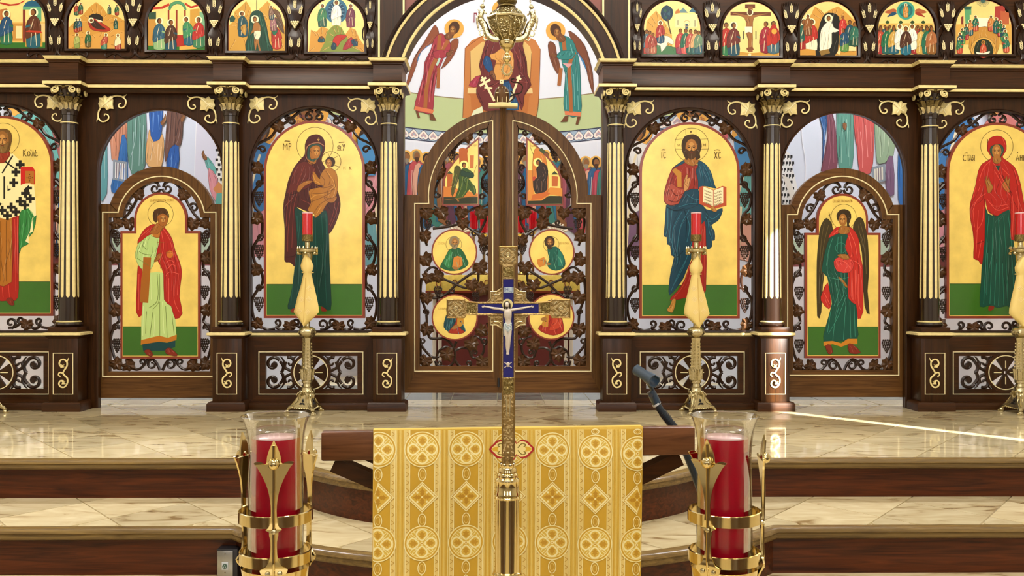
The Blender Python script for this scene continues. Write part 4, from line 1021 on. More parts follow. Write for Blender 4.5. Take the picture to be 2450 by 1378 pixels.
P.l('2a7a64', 5, '2110 850 2090 1100 2060 1680', '2150 870 2140 1200 2120 1680', '2200 870 2210 1300 2200 1700', '2250 860 2270 1200 2290 1690', '2290 840 2320 1100 2350 1690', '2180 1300 2160 1690', '2240 1300 2250 1690', '2100 1200 2090 1600')
P.p('7a2412', '2112 1700 2160 1705 2150 1735 2120 1748 2105 1740', n=2)
P.l(dk, 6, '1892 282 1874 280 1866 308 1876 334 1894 328', '1902 282 1930 280', '1916 282 1916 335', '1924 335 1938 280 1950 335', '1928 318 1946 318', '1974 335 1974 280 1956 284 1954 304 1972 308 1952 335', '1880 262 1900 258 1916 262', sm=0)
P.l(dk, 6, '2366 332 2380 276 2394 332', '2370 314 2390 314', '2406 280 2406 332', '2424 280 2424 332', '2406 304 2424 304', '2438 280 2438 332', '2456 280 2456 332', '2438 304 2456 304', '2376 258 2386 250', sm=0)
P.build('painting', T)
# ---- bishop, at the left edge
T, P = big('bishop', 'arched gold icon of a bishop in black and white vestment at the left edge'); P.o = (0, 300, 3.937)
P.r(dk, 4, 30, 130, 152)
P.p('a8681e', '-150 880 120 840 118 1378 112 1500 -150 1500', n=2); P.p('a01c12', '115 860 180 830 176 1378 170 1620 100 1650 -60 1640 -40 1500 110 1475', n=2)
P.p('2c7a38', '180 850 230 780 290 780 342 850 310 1010 250 1070 270 1115 200 1150 180 1205', n=2)
P.p('f0e2a8', '-190 360 -60 260 80 250 205 340 220 400 240 540 320 560 335 700 340 850 305 870 310 1000 270 1020 270 1110 240 1090 280 1010 300 900 320 860 270 780 200 800 180 850 60 885 -40 860 -200 820', 0)
def cross_(x, y, s): P.p('17120c', [(x-s, y-3*s), (x+s, y-3*s), (x+s, y-s), (x+3*s, y-s), (x+3*s, y+s), (x+s, y+s), (x+s, y+3*s), (x-s, y+3*s), (x-s, y+s), (x-3*s, y+s), (x-3*s, y-s), (x-s, y-s)], 0)
for x, y in ((190, 370), (150, 440), (130, 540), (260, 590), (285, 690), (190, 715), (240, 640), (60, 610), (105, 770), (235, 750), (20, 800), (70, 850), (150, 815), (-30, 740), (-50, 640), (-90, 540), (-100, 700), (-120, 820), (-140, 440), (15, 700)): cross_(x, y, 14)
P.p('c01c14', '195 392 305 390 330 425 330 555 240 545 195 560', 0); P.p('a8681e', '238 428 322 430 320 548 238 540', 0); P.r('4a2408', 4, 280, 492, 12, 12)
for a, b in ((280, 462), (280, 522), (255, 492), (305, 492)): P.e('4a2408', a, b, 5)
P.p('f0e2a8', '0 470 70 470 70 620 240 545 290 545 180 640 120 700 20 740 -40 700 -60 560', 0); P.l('17120c', 16, '40 480 40 690', sm=0)
P.p('f0e2a8', '60 330 120 265 175 320 20 480 -40 470', 0); P.l('17120c', 14, '50 340 130 400', '120 285 20 450', sm=0)
P.p('8c2c14', '-60 290 -30 240 80 240 95 280 40 350 -30 345', n=2)
P.p('6a4818', '-80 60 -40 40 30 32 90 50 112 110 100 190 80 250 10 255 -60 230', n=2); face(P, 22, 145, 92, '8f5e26', 0, beard='7a5a2a')
P.l('57aa62', 5, '230 800 215 1000 195 1150', '260 800 300 900', '290 800 320 860'); P.l('d84838', 5, '140 880 148 1300 150 1560', '165 860 168 1400', '20 1520 30 1620', '80 1500 90 1620')
P.l('6a400c', 5, '60 900 60 1470', '0 900 0 1470'); P.p('7a2412', '60 1640 110 1625 136 1690 90 1690', n=2)
P.l(dk, 6, '220 228 220 292', '244 226 222 258 248 292', '300 292 310 230 322 292', '268 245 258 258 262 286 276 288 284 268 278 246 268 245', '336 232 326 262 336 290 356 286', '330 260 350 258', '296 240 284 228', sm=0)
P.l(dk, 6, '-130 230 -130 290', '-130 262 -100 230', '-100 230 -100 290', '-80 230 -80 290', sm=0)
P.build('painting', T)
# ---- the icons on the deacon doors
YDI = YD+.004
def door_icon(label, cx, x0, x1, sy, ux0, ux1, top, bot, gy):
    def lp(d):
        r = (ux1-ux0)/2-d; c = (ux0+ux1)/2; yc = top+(ux1-ux0)/2
        return [(x0+d, bot-d), (x1-d, bot-d), (x1-d, sy+d), (ux1-d, sy+d)]+[(c+r*math.cos(a), yc-r*math.sin(a)) for a in [PI*i/24 for i in range(25)]]+[(ux0+d, sy+d), (x0+d, sy+d)]
    T, P = icon('icon', label, (lp(0), lp(5.5)), YDI-.012, .026, green=[(x0+6.5, bot-6.5), (x1-6.5, bot-6.5), (x1-6.5, gy), (x0+6.5, gy)], group='deacon door icons')
    P.l('d8b860', 1.4, [(x0+6, bot-6.5), (x1-6, bot-6.5)], sm=0); P.l('1c3008', 1.2, [(x0+6, gy), (x1-6, gy)], sm=0)
    return T, P
T, P = door_icon('icon of a deacon in red cloak on the left door', 385, 288, 479, 553, 321, 448, 460, 858, 781.5); P.o = (0, 300, 3.937)
P.r(dk, 3.5, 1512, 835, 120)
P.p('a81d14', '1300 1320 1290 1500 1284 1760 1338 1786 1345 1500 1335 1350', n=2)
P.p('b6cf80', '1400 1390 1480 1380 1545 1390 1552 1640 1612 1700 1652 1820 1662 1985 1580 2020 1500 1985 1330 2032 1330 1840 1345 1670 1386 1660', 0)
P.p('b56e1a', '1328 2022 1500 1980 1580 2002 1666 1970 1662 2022 1572 2046 1500 2036 1326 2066', 0); P.p('0c3c40', '1340 2062 1500 2038 1575 2048 1652 2026 1650 2088 1545 2122 1348 2122', 0)
P.p('aecb7c', '1395 1010 1440 1050 1502 1055 1500 1180 1480 1250 1450 1290 1420 1352 1330 1350 1284 1270 1274 1210 1300 1120 1340 1060', n=2)
P.p('a81d14', '1520 948 1580 1000 1625 1080 1650 1180 1690 1280 1712 1378 1702 1480 1690 1620 1718 1772 1650 1822 1612 1702 1546 1640 1540 1400 1500 1300 1470 1230 1500 1100', n=2)
P.p('a81d14', '1455 928 1370 970 1320 1040 1294 1115 1390 1040 1455 1005', n=2)
P.p('9c5c16', '1350 1240 1424 1245 1396 1672 1318 1666 1330 1450 1345 1350', 0)
P.p('b46e24', '1440 1020 1450 1050 1502 1055 1508 985 1480 1010', n=2); P.p('9a5c20', '1478 920 1530 920 1545 965 1480 1022 1410 1012', n=2)
P.p('4a2c0c', '1440 850 1455 800 1510 778 1565 790 1590 840 1580 880 1490 870 1475 912 1450 900', n=2); P.p('9a5c20', '1480 870 1500 840 1560 840 1585 870 1570 930 1540 955 1500 930', n=2); face(P, 1532, 885, 56, '9a5c20', .4)
P.p('9a5c20', '1450 1280 1480 1220 1510 1205 1528 1220 1510 1255 1470 1282', n=2); P.p('c46a22', '1568 1200 1600 1175 1632 1200 1625 1240 1595 1250 1572 1232', n=2); P.l('8c4a14', 4, '1480 1105 1550 1105', '1512 1085 1512 1350', '1560 1195 1640 1195', sm=0)
P.l('6a7c34', 4, '1300 1180 1350 1210 1420 1220', '1330 1120 1380 1170', '1290 1250 1400 1320', '1500 1400 1502 1640 1440 1730', '1480 1400 1485 1640 1400 1720', '1505 1660 1505 1980', '1560 1700 1575 2000', '1440 1760 1410 2000', '1380 1750 1370 1960', '1620 1800 1640 1960')
P.l('dcecac', 4, '1340 1100 1300 1200', '1380 1060 1360 1140', '1430 1400 1425 1640', '1530 1660 1545 1960', '1460 1780 1450 1980', '1350 1700 1345 1980')
P.l('e06050', 4, '1540 980 1600 1080 1640 1250', '1520 1000 1540 1150 1500 1290', '1560 1300 1600 1270 1640 1290', '1580 1350 1620 1310 1660 1330', '1560 1420 1600 1380 1690 1400', '1640 1420 1640 1640 1690 1760', '1590 1440 1590 1660', '1310 1400 1305 1740', '1330 1040 1400 980', '1680 1400 1670 1600')
P.p('7a2412', '1358 2122 1412 2112 1442 2160 1422 2175 1385 2162', n=2); P.p('7a2412', '1560 2112 1602 2095 1674 2160 1640 2172 1566 2150', n=2)
P.t('9a6c1c', 'СВ АРХИДИАКОНЪ СТЕФАН', 1522, 716, 24, .46)
P.build('painting', T)
T, P = door_icon('icon of a winged angel in green and red on the right door', 2016, 1926, 2107, 557, 1954, 2077, 463, 857, 782); P.o = (1830, 300, 3.937)
P.r(dk, 3.5, 742, 860, 118)
P.p('3a2f14', '580 873 540 920 515 1000 495 1200 489 1378 494 1796 530 1760 545 1500 590 1250 650 1060 640 980 620 910', n=2); P.p('3a2f14', '880 868 920 880 945 960 970 1100 980 1378 966 1560 986 1778 940 1700 925 1400 915 1200 880 1060 830 970 850 900', n=2)
P.p('b5261c', '592 1480 540 1580 528 1650 605 1732 622 1650', n=2)
P.p('0d4a3c', '665 1005 610 1060 570 1180 545 1300 540 1378 590 1430 610 1560 632 1680 572 1900 554 2042 690 2032 868 2012 870 1900 860 1680 800 1500 830 1400 790 1000', n=2)
P.p('c07a1c', '552 2036 640 2030 720 2052 780 2010 870 2010 872 2060 780 2062 720 2086 640 2060 554 2078', 0)
P.p('b5261c', '790 955 850 1000 885 1080 895 1200 915 1300 922 1378 926 1750 876 1822 860 1690 788 1630 784 1378 800 1250 755 1150 780 1050', n=2); P.p('b5261c', '692 955 640 990 598 1062 700 1012 780 1030 800 980', n=2)
P.p('c63a34', '650 1280 700 1240 790 1240 840 1300 800 1385 680 1372', n=2)
P.p('9a6428', '712 950 782 950 800 980 790 1012 740 1026 690 1008', n=2)
P.p('35230a', '690 900 676 850 700 805 750 790 800 812 812 870 790 930 800 952 775 950 770 880 700 870', n=2); face(P, 735, 890, 58, '9a6428', -.3)
P.p('9a6428', '678 1220 760 1212 792 1235 790 1262 740 1260', n=2); P.p('9a6428', '690 1430 722 1438 772 1500 776 1530 740 1500', n=2)
P.l('3f8f78', 4, '640 1060 600 1180 580 1320', '690 1050 680 1180', '720 1040 720 1200', '600 1430 700 1450 790 1430', '660 1480 690 1580 650 1700', '740 1500 740 1600 680 1700', '700 1700 660 1850 640 2020', '770 1600 690 1800 600 1960', '800 1660 810 2000', '760 1700 740 2020', '840 1700 850 1990', '620 1750 590 1950', '720 1460 760 1540'); P.r('3f8f78', 3, 715, 1155, 50, 18)
P.l('e86858', 4, '800 1000 850 1120 870 1250', '790 1040 820 1180 810 1240', '820 1400 830 1640', '880 1400 880 1660 905 1740', '850 1360 855 1640', '800 1270 870 1290 910 1350', '640 1030 690 985', '690 1270 760 1290 800 1340', '560 1580 610 1680')
P.l('6a5a30', 4, '560 920 530 1100 515 1378', '600 940 550 1150 530 1400', '900 920 940 1100 955 1400', '880 950 925 1150')
P.p('7a2412', '570 2078 620 2066 638 2140 600 2152', n=2); P.p('7a2412', '782 2066 826 2060 905 2142 800 2146', n=2); P.l(dk, 4, '604 820 634 940', '598 850 618 840', sm=0)
P.t('9a6c1c', 'СВ АРХ МИХАИЛЪ', 733, 726, 26, .55)
P.build('painting', T)
# ---- icons of the royal doors
def royal_icon(label, m):
    pts = [(145, 492), (56, 492), (56, 327), (70, 338), (95, 360), (118, 385), (135, 408), (143, 428)]
    X = lambda p: [(RC+m*a, b) for a, b in p]
    c = (90, 440)
    inn = [(c[0]+(a-c[0])*.9, c[1]+(b-c[1])*.93) for a, b in pts]
    return icon('icon', label, (X(pts), X(inn)), YDI-.012, .024, group='royal door icons')
T, P = royal_icon('small gold icon of a kneeling angel on the left royal door', -1); P.o = (920, 250, 3.937)
P.p('2a2c14', '558 870 878 868 878 935 556 938', 0); P.p('c87830', '556 770 640 780 878 840 878 872 556 872', 0); P.p('b05a24', '700 420 735 405 790 425 780 460 790 600 705 560', 0); P.p('b05a24', '590 640 640 650 640 770 590 780', 0); P.p('3a4228', '588 650 612 625 645 655', 0); P.p('c07038', '806 480 842 480 838 600 806 600', 0)
P.p('4a4a1c', '660 590 700 580 720 620 680 750 640 870 630 800 650 700', n=2); P.e('f4e68c', 748, 570, 42); P.e('4a2c10', 748, 570, 20, 26); P.e('9a6228', 752, 578, 14, 20)
P.p('35501c', '725 610 770 600 840 650 835 690 790 700 850 770 862 830 840 850 800 800 760 850 700 900 665 880 700 780 700 680', n=2); P.p('1f3c2c', '725 620 780 640 835 650 830 690 770 680 720 670', n=2)
P.l('7c8c3c', 4, '740 680 720 780 690 870', '780 700 770 800 730 870', '800 700 840 780 850 830', '680 660 650 780', '660 640 630 760'); P.l('8a5c20', 4, '840 650 868 570', '560 900 870 860', sm=0)
P.p('9a6228', '690 890 670 880 690 915 705 912', 0); P.t('9a6c1c', 'АРХ ГАВР', 820, 395, 20, .7)
P.build('painting', T)
T, P = royal_icon('small gold icon of a seated woman in dark robe on the right royal door', 1); P.o = (920, 250, 3.937)
P.p('2a2c14', '1352 900 1560 860 1675 862 1675 935 1352 938', 0); P.p('d08838', '1352 620 1410 620 1412 840 1500 850 1560 780 1674 790 1674 865 1560 850 1480 905 1352 908', 0); P.p('c87830', '1400 470 1440 405 1500 470 1530 560 1540 820 1420 830 1395 700', n=2); P.p('3c4a28', '1452 430 1480 405 1516 440 1500 470', 0); P.p('b8602c', '1575 670 1635 680 1630 770 1575 770', 0); P.p('3a4228', '1572 660 1600 625 1640 660', 0)
P.e('f4e68c', 1443, 545, 42); P.e('2c2014', 1450, 545, 24, 28); P.e('8a5626', 1444, 550, 14, 20)
P.p('2e1f18', '1470 540 1520 570 1540 630 1530 720 1530 800 1480 835 1420 835 1400 720 1440 690 1430 610 1450 580', n=2); P.p('b04028', '1395 680 1430 680 1410 720 1395 716', 0); P.l('8a6448', 3, '1490 640 1500 670 1490 680', '1500 590 1520 650', '1440 700 1430 800', '1480 720 1480 820', '1515 720 1510 810')
P.p('c06428', '1395 850 1530 820 1560 840 1480 890 1380 900', 0); P.l('2c3020', 4, '1370 350 1372 400 1400 470', sm=0); P.t('9a6c1c', 'МАРИЯ', 1410, 400, 18, .7)
P.build('painting', T)
ROU = [('upper left', 1087, 603, 55, '1f5a34', '2f7a44', '8a7a5a', 'c87e30', 'a bald evangelist in green', 0), ('upper right', 1320, 603, 55, '14584a', '1f7060', '3a2810', 'c87e30', 'a dark haired evangelist in green', 1),
       ('lower left', 1088, 759, 55.5, '12404a', '9c2c14', '5a3a18', 'b88428', 'an evangelist in blue and red', 2), ('lower right', 1319, 758, 55.5, '9c2414', 'b83c20', '5a3a18', 'b88428', 'an evangelist in red', 3)]
for pos, cx, cy, r, c1, c2, hair, book, wd, q in ROU:
    C = lambda rr: arc(cx, cy, rr, 0, 360, 40)[:-1]
    T, P = icon('roundel_icon', f'round gold icon of {wd}, {pos} on the royal doors', (C(r), C(r-3.5)), YDI-.012, .02, group='evangelist roundels')
    P.o = (cx, cy, 3.83); f = 1
    P.r(dk, 3, -5, -70, 72, 28)
    if q < 2:
        s_ = -1 if q == 0 else 1
        P.p(c1, [(s_*a, b) for a, b in num('-40 -40 -90 10 -110 60 -130 100 -100 140 -40 165 40 172 110 150 130 130 90 60 60 0 30 -30')] if q == 0 else num('-40 -30 -20 60 -40 110 -20 150 40 170 100 150 125 110 110 40 80 -10 40 -50'), n=2)
        P.p(c2, num('-30 -30 -80 40 -100 110 -40 150 -20 60') if q == 0 else num('60 -30 110 40 115 110 60 130 50 30'), n=2)
        P.e(hair, 0 if q == 0 else -20, -95, 48, 54); face(P, 4 if q == 0 else -18, -82, 46, '9a6a34' if q == 0 else '7a4c1c', -.3 if q else .3, beard=hair)
        P.p(book, num('-5 50 30 35 72 50 76 120 40 150 -20 140') if q == 0 else num('-135 70 -70 45 -40 95 -60 120 -110 140 -130 110'), 0); P.l('6a3c10', 3, num('30 60 50 62 48 120') if q == 0 else num('-110 80 -70 70 -60 100'), sm=0)
        P.p('9a6a34', num('-10 130 30 140 60 130 30 160 -10 155') if q == 0 else num('-60 80 -30 100 0 110 -30 120 -55 110'), n=2)
    else:
        P.p(c1, num('-60 -40 -90 20 -100 90 -60 130 0 150 60 150 100 120 60 40 30 -40') if q == 2 else num('-20 -50 -50 40 -90 70 -120 110 -60 150 20 170 90 150 115 120 100 20 70 -40'), n=2)
        P.p(c2, num('20 -60 10 40 -30 100 -60 140 0 150 60 150 90 130 40 90 50 0') if q == 2 else num('20 -40 10 40 -20 120 60 110 100 60 80 0'), n=2)
        P.e(hair, -10, -100, 46, 54); face(P, -5, -88, 44, '8a5a28', .2, beard=hair)
        P.p(book, num('25 -20 80 -10 85 60 50 90 20 80') if q == 2 else num('-60 -10 -20 -15 -30 90 -70 95 -90 70'), 0); P.l('6a3c10', 3, num('40 0 65 5') if q == 2 else num('-60 20 -40 20'), sm=0); P.e('5a3010', 55 if q == 2 else -50, 40, 6)
        P.p('9a6a34', num('-10 80 20 70 40 85 0 110 -30 105') if q == 2 else num('-100 20 -60 0 -40 20 -70 40'), n=2)
    P.l('6fae8a' if q < 2 else ('4f8a94' if q == 2 else 'd86a50'), 3.5, '-70 60 -80 120', '-40 30 -55 130', '20 90 40 160', '80 60 100 130', '55 30 90 100', '-20 0 -30 60')
    P.t('a87c24', 'СВ ІОАН' if q == 0 else 'СВ МАТѲЕЙ' if q == 1 else 'СВ МАРК' if q == 2 else 'СВ ЛУКА', -115 if q != 1 else 115, -70, 18, .6)
    P.build('painting', T)
# ---- feast icons of the upper tier
def fig(P, x, y, h, robe, mantle, skin='8a5626', halo='fbf2c4', d=0, bow=0):
    "small standing saint, feet at x, y"
    w = h*.17
    if halo: P.e(halo, x+bow*h*.2, y-h*.87, h*.12)
    P.p(robe, [(x-w, y), (x+w, y), (x+w*.9, y-h*.4), (x+bow*h*.12+w*.6, y-h*.72), (x+bow*h*.12-w*.6, y-h*.72), (x-w*.9, y-h*.4)], n=2)
    P.p(mantle, [(x-w*1.1, y-h*.2), (x+w*.2, y-h*.3), (x+w*1.15, y-h*.38), (x+bow*h*.14+w*.9, y-h*.68), (x+bow*h*.16, y-h*.8), (x+bow*h*.12-w*.9, y-h*.66), (x-w*1.2, y-h*.4)], n=2)
    P.e('3a2410', x+bow*h*.2, y-h*.88, h*.072, h*.085); P.e(skin, x+bow*h*.2+d*h*.02, y-h*.865, h*.05, h*.07)
    P.l(robe, h*.05, [(x+d*w*.5, y-h*.55), (x+d*h*.2, y-h*.5)]) if d else None
    P.l('e8d8b0', h*.016, [(x-w*.3, y-h*.35), (x-w*.4, y-h*.03)], [(x+w*.3, y-h*.4), (x+w*.45, y-h*.03)], [(x+bow*h*.12, y-h*.7), (x-w*.4, y-h*.45)])
def rock(P, pts, col='c08c3c', lines=True):
    P.p(col, pts, 0); q = num(pts) if isinstance(pts, str) else pts
    cx = sum(a for a, b in q)/len(q); cy = sum(b for a, b in q)/len(q)
    for a, b in q[::1]: P.l('8a5c20', 4, [(a*.9+cx*.1, b*.9+cy*.1), (a*.6+cx*.4+8, b*.6+cy*.4+14), (a*.5+cx*.5, b*.5+cy*.5+20)]); P.l('e4bc74', 3, [(a*.85+cx*.15+9, b*.85+cy*.15+4), (a*.55+cx*.45+14, b*.55+cy*.45+14)])
FLAB = ['the Annunciation, leftmost of the upper row', 'the Nativity with a reclining figure in a cave', 'the Presentation under a red draped canopy', 'the Baptism with dark green water', 'the Transfiguration with a blue round glory',
        'the Entry on a white horse before a city', 'the Crucifixion', 'a white robed figure before a black cave', 'the Ascension with a round green glory above', 'the Descent of the Spirit with seated apostles']
FP = []
for i, (cx, b) in enumerate(FE):
    L = lambda d: arch_loop(cx, 68.5-d, b-131+d, b-d)
    T, P = icon('feast_icon', f'small arched icon of {FLAB[i]}', (L(0), L(1.2)), YU-.014, .014, group='feast icons', gold='icon_gold_pale')
    P.cx, P.b = cx, b
    FP.append((T, P))
(T, P) = FP[0]; P.o = (0, 0, 3.937)
P.p('2c6a24', '-100 400 430 400 430 460 -100 460', 0); P.p('d8b058', '-100 210 430 210 430 400 -100 400', 0); P.p('c08a3c', '120 220 230 220 230 385 120 385', 0); P.p('ecd49a', '150 245 205 245 205 360 150 360', 0); P.p('e0c080', '360 220 430 220 430 390 360 390', 0)
P.p('5aa078', '215 60 390 60 390 200 340 200 340 90 240 90 240 240 220 240', 0); P.p('1f5a78', '250 20 300 0 390 30 390 62 215 62', 0); P.p('b02c1c', '0 20 100 40 180 30 230 0 230 14 160 50 80 56 0 34', 0); P.p('7a2c1c', '215 90 240 90 240 400 215 400', 0); P.p('c8983c', '240 310 400 300 400 440 240 440', 0); P.p('b06c34', '0 90 60 80 100 120 100 200 0 190', 0)
fig(P, 60, 410, 320, '246a4c', '1c4a70', d=1); fig(P, 315, 440, 370, '1f5a6a', '5a2c14', d=-1); P.p('b8341c', '240 300 270 285 380 290 400 310', 0)
(T, P) = FP[1]; P.o = (0, 0, 3.937)
rock(P, '645 460 645 260 720 190 780 140 850 60 905 20 960 60 1010 130 1100 150 1178 200 1178 460', 'c8933e'); rock(P, '650 460 650 330 760 300 860 330 960 300 1080 270 1178 300 1178 460', 'd09a48')
P.p('241c14', '840 150 910 128 965 160 955 220 900 230 850 200', n=2); P.p('a8301c', '830 200 850 170 900 180 980 230 1042 275 1000 300 900 290 850 265', n=2); P.p('3c2416', '850 190 900 195 960 250 1000 275 930 275 870 245', n=2); P.e('fbf2c4', 858, 190, 26); P.e('6a4420', 860, 192, 15); P.p('e8dcb8', '900 180 950 190 975 208 930 210', 0)
for x, y, c, c2, h in ((720, 300, 'a8381c', '1f4a3c', 130), (750, 290, '8c2c1c', '2c5a70', 120), (1090, 270, '1f5a4c', '1f4a3c', 100), (1100, 140, '9c3420', '1f5a34', 100), (1030, 130, '245a3c', '1f4a3c', 90), (720, 140, '245a3c', '9c3420', 110), (760, 130, '9c3420', '245a3c', 110)): fig(P, x, y, h, c, c2)
fig(P, 725, 450, 140, '8a9a48', 'a8b060'); fig(P, 830, 440, 150, '6a5a2c', '245a34'); fig(P, 980, 460, 150, '2c7a64', 'b04a34', bow=.6); fig(P, 1110, 465, 150, '9c2c24', 'e8dcb0')
(T, P) = FP[2]; P.o = (0, 0, 3.937)
P.p('2c6a24', '1396 430 1932 430 1932 478 1396 478', 0); P.p('c08c3c', '1396 160 1470 160 1470 430 1396 430', 0); P.p('2c4a38', '1400 120 1470 110 1470 180 1400 180', 0); P.p('c8983c', '1790 90 1880 80 1880 300 1790 300', 0); P.p('7ab088', '1880 110 1930 120 1930 430 1880 430', 0)
for x in (1588, 1664, 1742): P.p('8c2c18', [(x-8, 95), (x+8, 95), (x+7, 330), (x-7, 330)], 0)
P.p('4c9468', '1590 90 1600 40 1665 10 1730 30 1755 90 1740 90 1715 50 1665 36 1620 60 1605 92', n=2); P.p('b8341c', '1440 70 1520 62 1590 30 1600 50 1530 84 1440 90', 0); P.p('b8341c', '1740 20 1800 60 1870 40 1870 56 1800 80 1740 44', 0); P.p('a8281c', '1650 330 1755 330 1755 440 1650 440', 0); P.p('d8a850', '1690 440 1850 410 1850 460 1690 470', 0)
fig(P, 1500, 460, 300, '8cb07c', '2c5a70', d=1); fig(P, 1610, 470, 295, '1f4a5c', '4a2c18', d=1); fig(P, 1780, 420, 270, '1f5a70', '3c8a5c', d=-1, bow=-.5); fig(P, 1870, 440, 290, '3c7a54', 'b02c24', d=-1)
(T, P) = FP[3]; P.o = (500, 0, 3.937)
rock(P, '185 490 188 240 230 200 240 110 290 70 350 10 390 70 400 150 370 300 350 490', 'c8983e'); rock(P, '520 490 540 250 500 120 470 90 550 10 600 60 650 100 716 260 716 490', 'c8983e'); P.p('123f30', '390 140 440 100 500 120 545 260 570 400 600 490 350 490 370 330', n=2)
P.l('2c6a54', 5, '400 200 380 350 370 480', '430 180 420 300 400 480', '500 180 530 300 560 480', '520 250 550 400', '480 150 500 250')
P.e('fbf2c4', 432, 182, 38); P.p('a06c34', '425 215 470 215 488 270 480 310 470 400 490 478 470 478 455 400 440 478 425 400 430 300 388 330 410 280', n=2); P.e('4a2c10', 432, 180, 20, 26); P.e('9a6430', 434, 184, 14, 20); P.p('ece2c4', '428 295 485 295 480 350 455 375 428 350', n=2)
fig(P, 320, 340, 240, '1c4a5c', '1f4a54', d=1, bow=-.2); P.p('b88c3c', '300 250 350 230 345 330 310 300', n=2); P.p('1f4a3c', '190 170 220 140 250 170 240 200 200 210', 0); fig(P, 640, 455, 250, 'b03424', 'a82c24', bow=-.4); P.p('1f6a4c', '595 270 640 265 640 310 605 330', n=2); fig(P, 610, 290, 160, '7a4a54', '9a6a70', bow=-.1); fig(P, 590, 180, 130, '3c4a54', '7a5a4c', bow=-.2)
P.p('6a4c34', '600 90 660 110 690 200 700 270 650 180', n=2); P.p('5a4434', '620 160 680 220 710 320 650 250', n=2); P.l('3a3a2c', 4, '448 0 448 95', sm=0)
(T, P) = FP[4]; P.o = (500, 0, 3.937)
P.e('2c6a88', 1198, 105, 108, 118); P.e('123c5c', 1198, 105, 82, 92)
for q in range(14): P.l('7ab0c8', 4, [(1198+30*math.cos(q*.449), 105+34*math.sin(q*.449)), (1198+78*math.cos(q*.449), 105+88*math.sin(q*.449))], sm=0)
fig(P, 1068, 250, 220, '2c5a4c', '3c7a54'); fig(P, 1335, 250, 220, '7a3a4c', '6a3448'); fig(P, 1200, 235, 240, 'f0ecd8', 'faf6ec')
rock(P, '940 490 960 280 1010 300 1060 250 1120 270 1160 400 1100 490', 'c8923e'); rock(P, '1280 330 1330 260 1380 280 1420 370 1458 420 1460 490 1300 490', 'c8923e'); rock(P, '1040 490 1090 400 1110 300 1160 250 1200 232 1250 260 1290 340 1350 420 1440 490', '7c8c3c')
P.p('b02c20', '1165 400 1190 340 1250 325 1300 340 1240 390 1210 440', n=2); P.p('1c3c4c', '1150 440 1170 400 1200 420 1195 460 1160 470', n=2); P.p('9c2c34', '1260 470 1290 400 1340 350 1370 400 1330 450', n=2); P.p('1c4058', '1340 380 1390 370 1400 430 1360 430', n=2); P.p('1c4450', '1025 380 1050 345 1085 360 1085 395 1040 398', n=2); P.e('6a4020', 1060, 352, 14); P.e('6a4020', 1385, 375, 14)
(T, P) = FP[5]; P.o = (1420, 0, 3.937)
rock(P, '478 480 500 200 540 150 590 100 640 160 690 240 740 330 740 480', 'd0a04c'); P.p('4a7a54', '478 520 478 470 560 430 660 420 780 450 1005 460 1005 520', n=2); P.p('1c3c54', '690 50 640 90 640 160 690 200 740 160 745 90', n=2); P.l('5a4424', 12, '700 180 712 250 730 320'); P.e('2c5a4c', 675, 100, 14); P.e('2c5a6a', 710, 130, 14); P.e('2c5a4c', 680, 165, 12)
P.p('f0e0a8', '770 130 980 130 980 260 770 260', 0); P.p('6a8c94', '800 120 845 70 890 120', 0); P.p('c0783c', '770 110 800 80 820 120 770 130', 0); P.p('3c6a84', '900 110 940 60 975 120', 0); P.p('2c4a6a', '865 225 890 225 890 270 865 270', 0); P.l('2c3a34', 5, '795 190 795 235', '955 190 955 250', sm=0); P.r('c8a868', 5, 880, 220, 28, 14)
P.p('f6eed8', '520 420 540 360 600 340 700 340 755 390 745 420 700 400 690 430 640 490 630 430 580 430 590 480 575 490 560 420 530 490', n=2); fig(P, 630, 400, 210, '1f4a6a', 'a83430')
for x, c, c2, h in ((500, 'b04038', '5a7a8c', 230), (530, '8c5a58', 'b04a3c', 220), (560, 'b06a54', '9c4438', 200), (820, '8c3c54', 'b83c3c', 240), (870, 'd0605c', '2c6a54', 240), (915, '2c5a54', 'b8544c', 235), (960, '3c6a6a', 'd8a878', 230), (990, '2c5a6a', '6a8a70', 220)): fig(P, x, 500, h, c, c2, halo=None)
(T, P) = FP[6]; P.o = (1420, 0, 3.937)
P.p('ecd68c', '1216 330 1745 330 1745 500 1216 500', 0); P.p('c8983e', '1216 520 1216 500 1400 490 1480 500 1600 490 1745 500 1745 525', 0); P.p('6a3414', '1428 40 1522 40 1522 78 1428 80', 0); P.p('6a3414', '1290 110 1670 115 1670 150 1290 145', 0); P.p('8a5428', '1455 60 1500 60 1500 490 1455 490', 0)
P.p('9a6430', '1430 140 1340 120 1310 128 1420 165 1440 240 1438 250 1500 250 1510 165 1640 135 1620 125 1520 140', n=2); P.p('f4ecd0', '1425 250 1495 250 1495 310 1460 320 1428 310', 0); P.p('9a6430', '1440 310 1490 310 1500 370 1490 460 1460 460 1458 380', n=2); P.e('fbf2c4', 1475, 118, 30); P.e('5a3414', 1472, 115, 22, 28); P.p('7a4420', '1440 450 1500 440 1510 470 1445 475', 0); P.e('e8d8a8', 1472, 515, 14)
P.l('1c1c14', 9, '1411 295 1411 370', '1530 295 1530 370', sm=0)
fig(P, 1250, 510, 310, '2c7a4c', 'b02c20', halo=None); fig(P, 1320, 515, 315, '1f4a5c', '6a2820', d=1); fig(P, 1625, 490, 300, '8c2030', '9c2434', d=-1, halo=None); fig(P, 1695, 495, 310, '4a6a7a', 'b83020', halo=None); P.e('c8883c', 1700, 295, 30); P.p('b02820', '1672 250 1720 240 1735 400 1675 410', n=2); P.e('d8a040', 1702, 295, 26)
(T, P) = FP[7]; P.o = (1830, 0, 3.937)
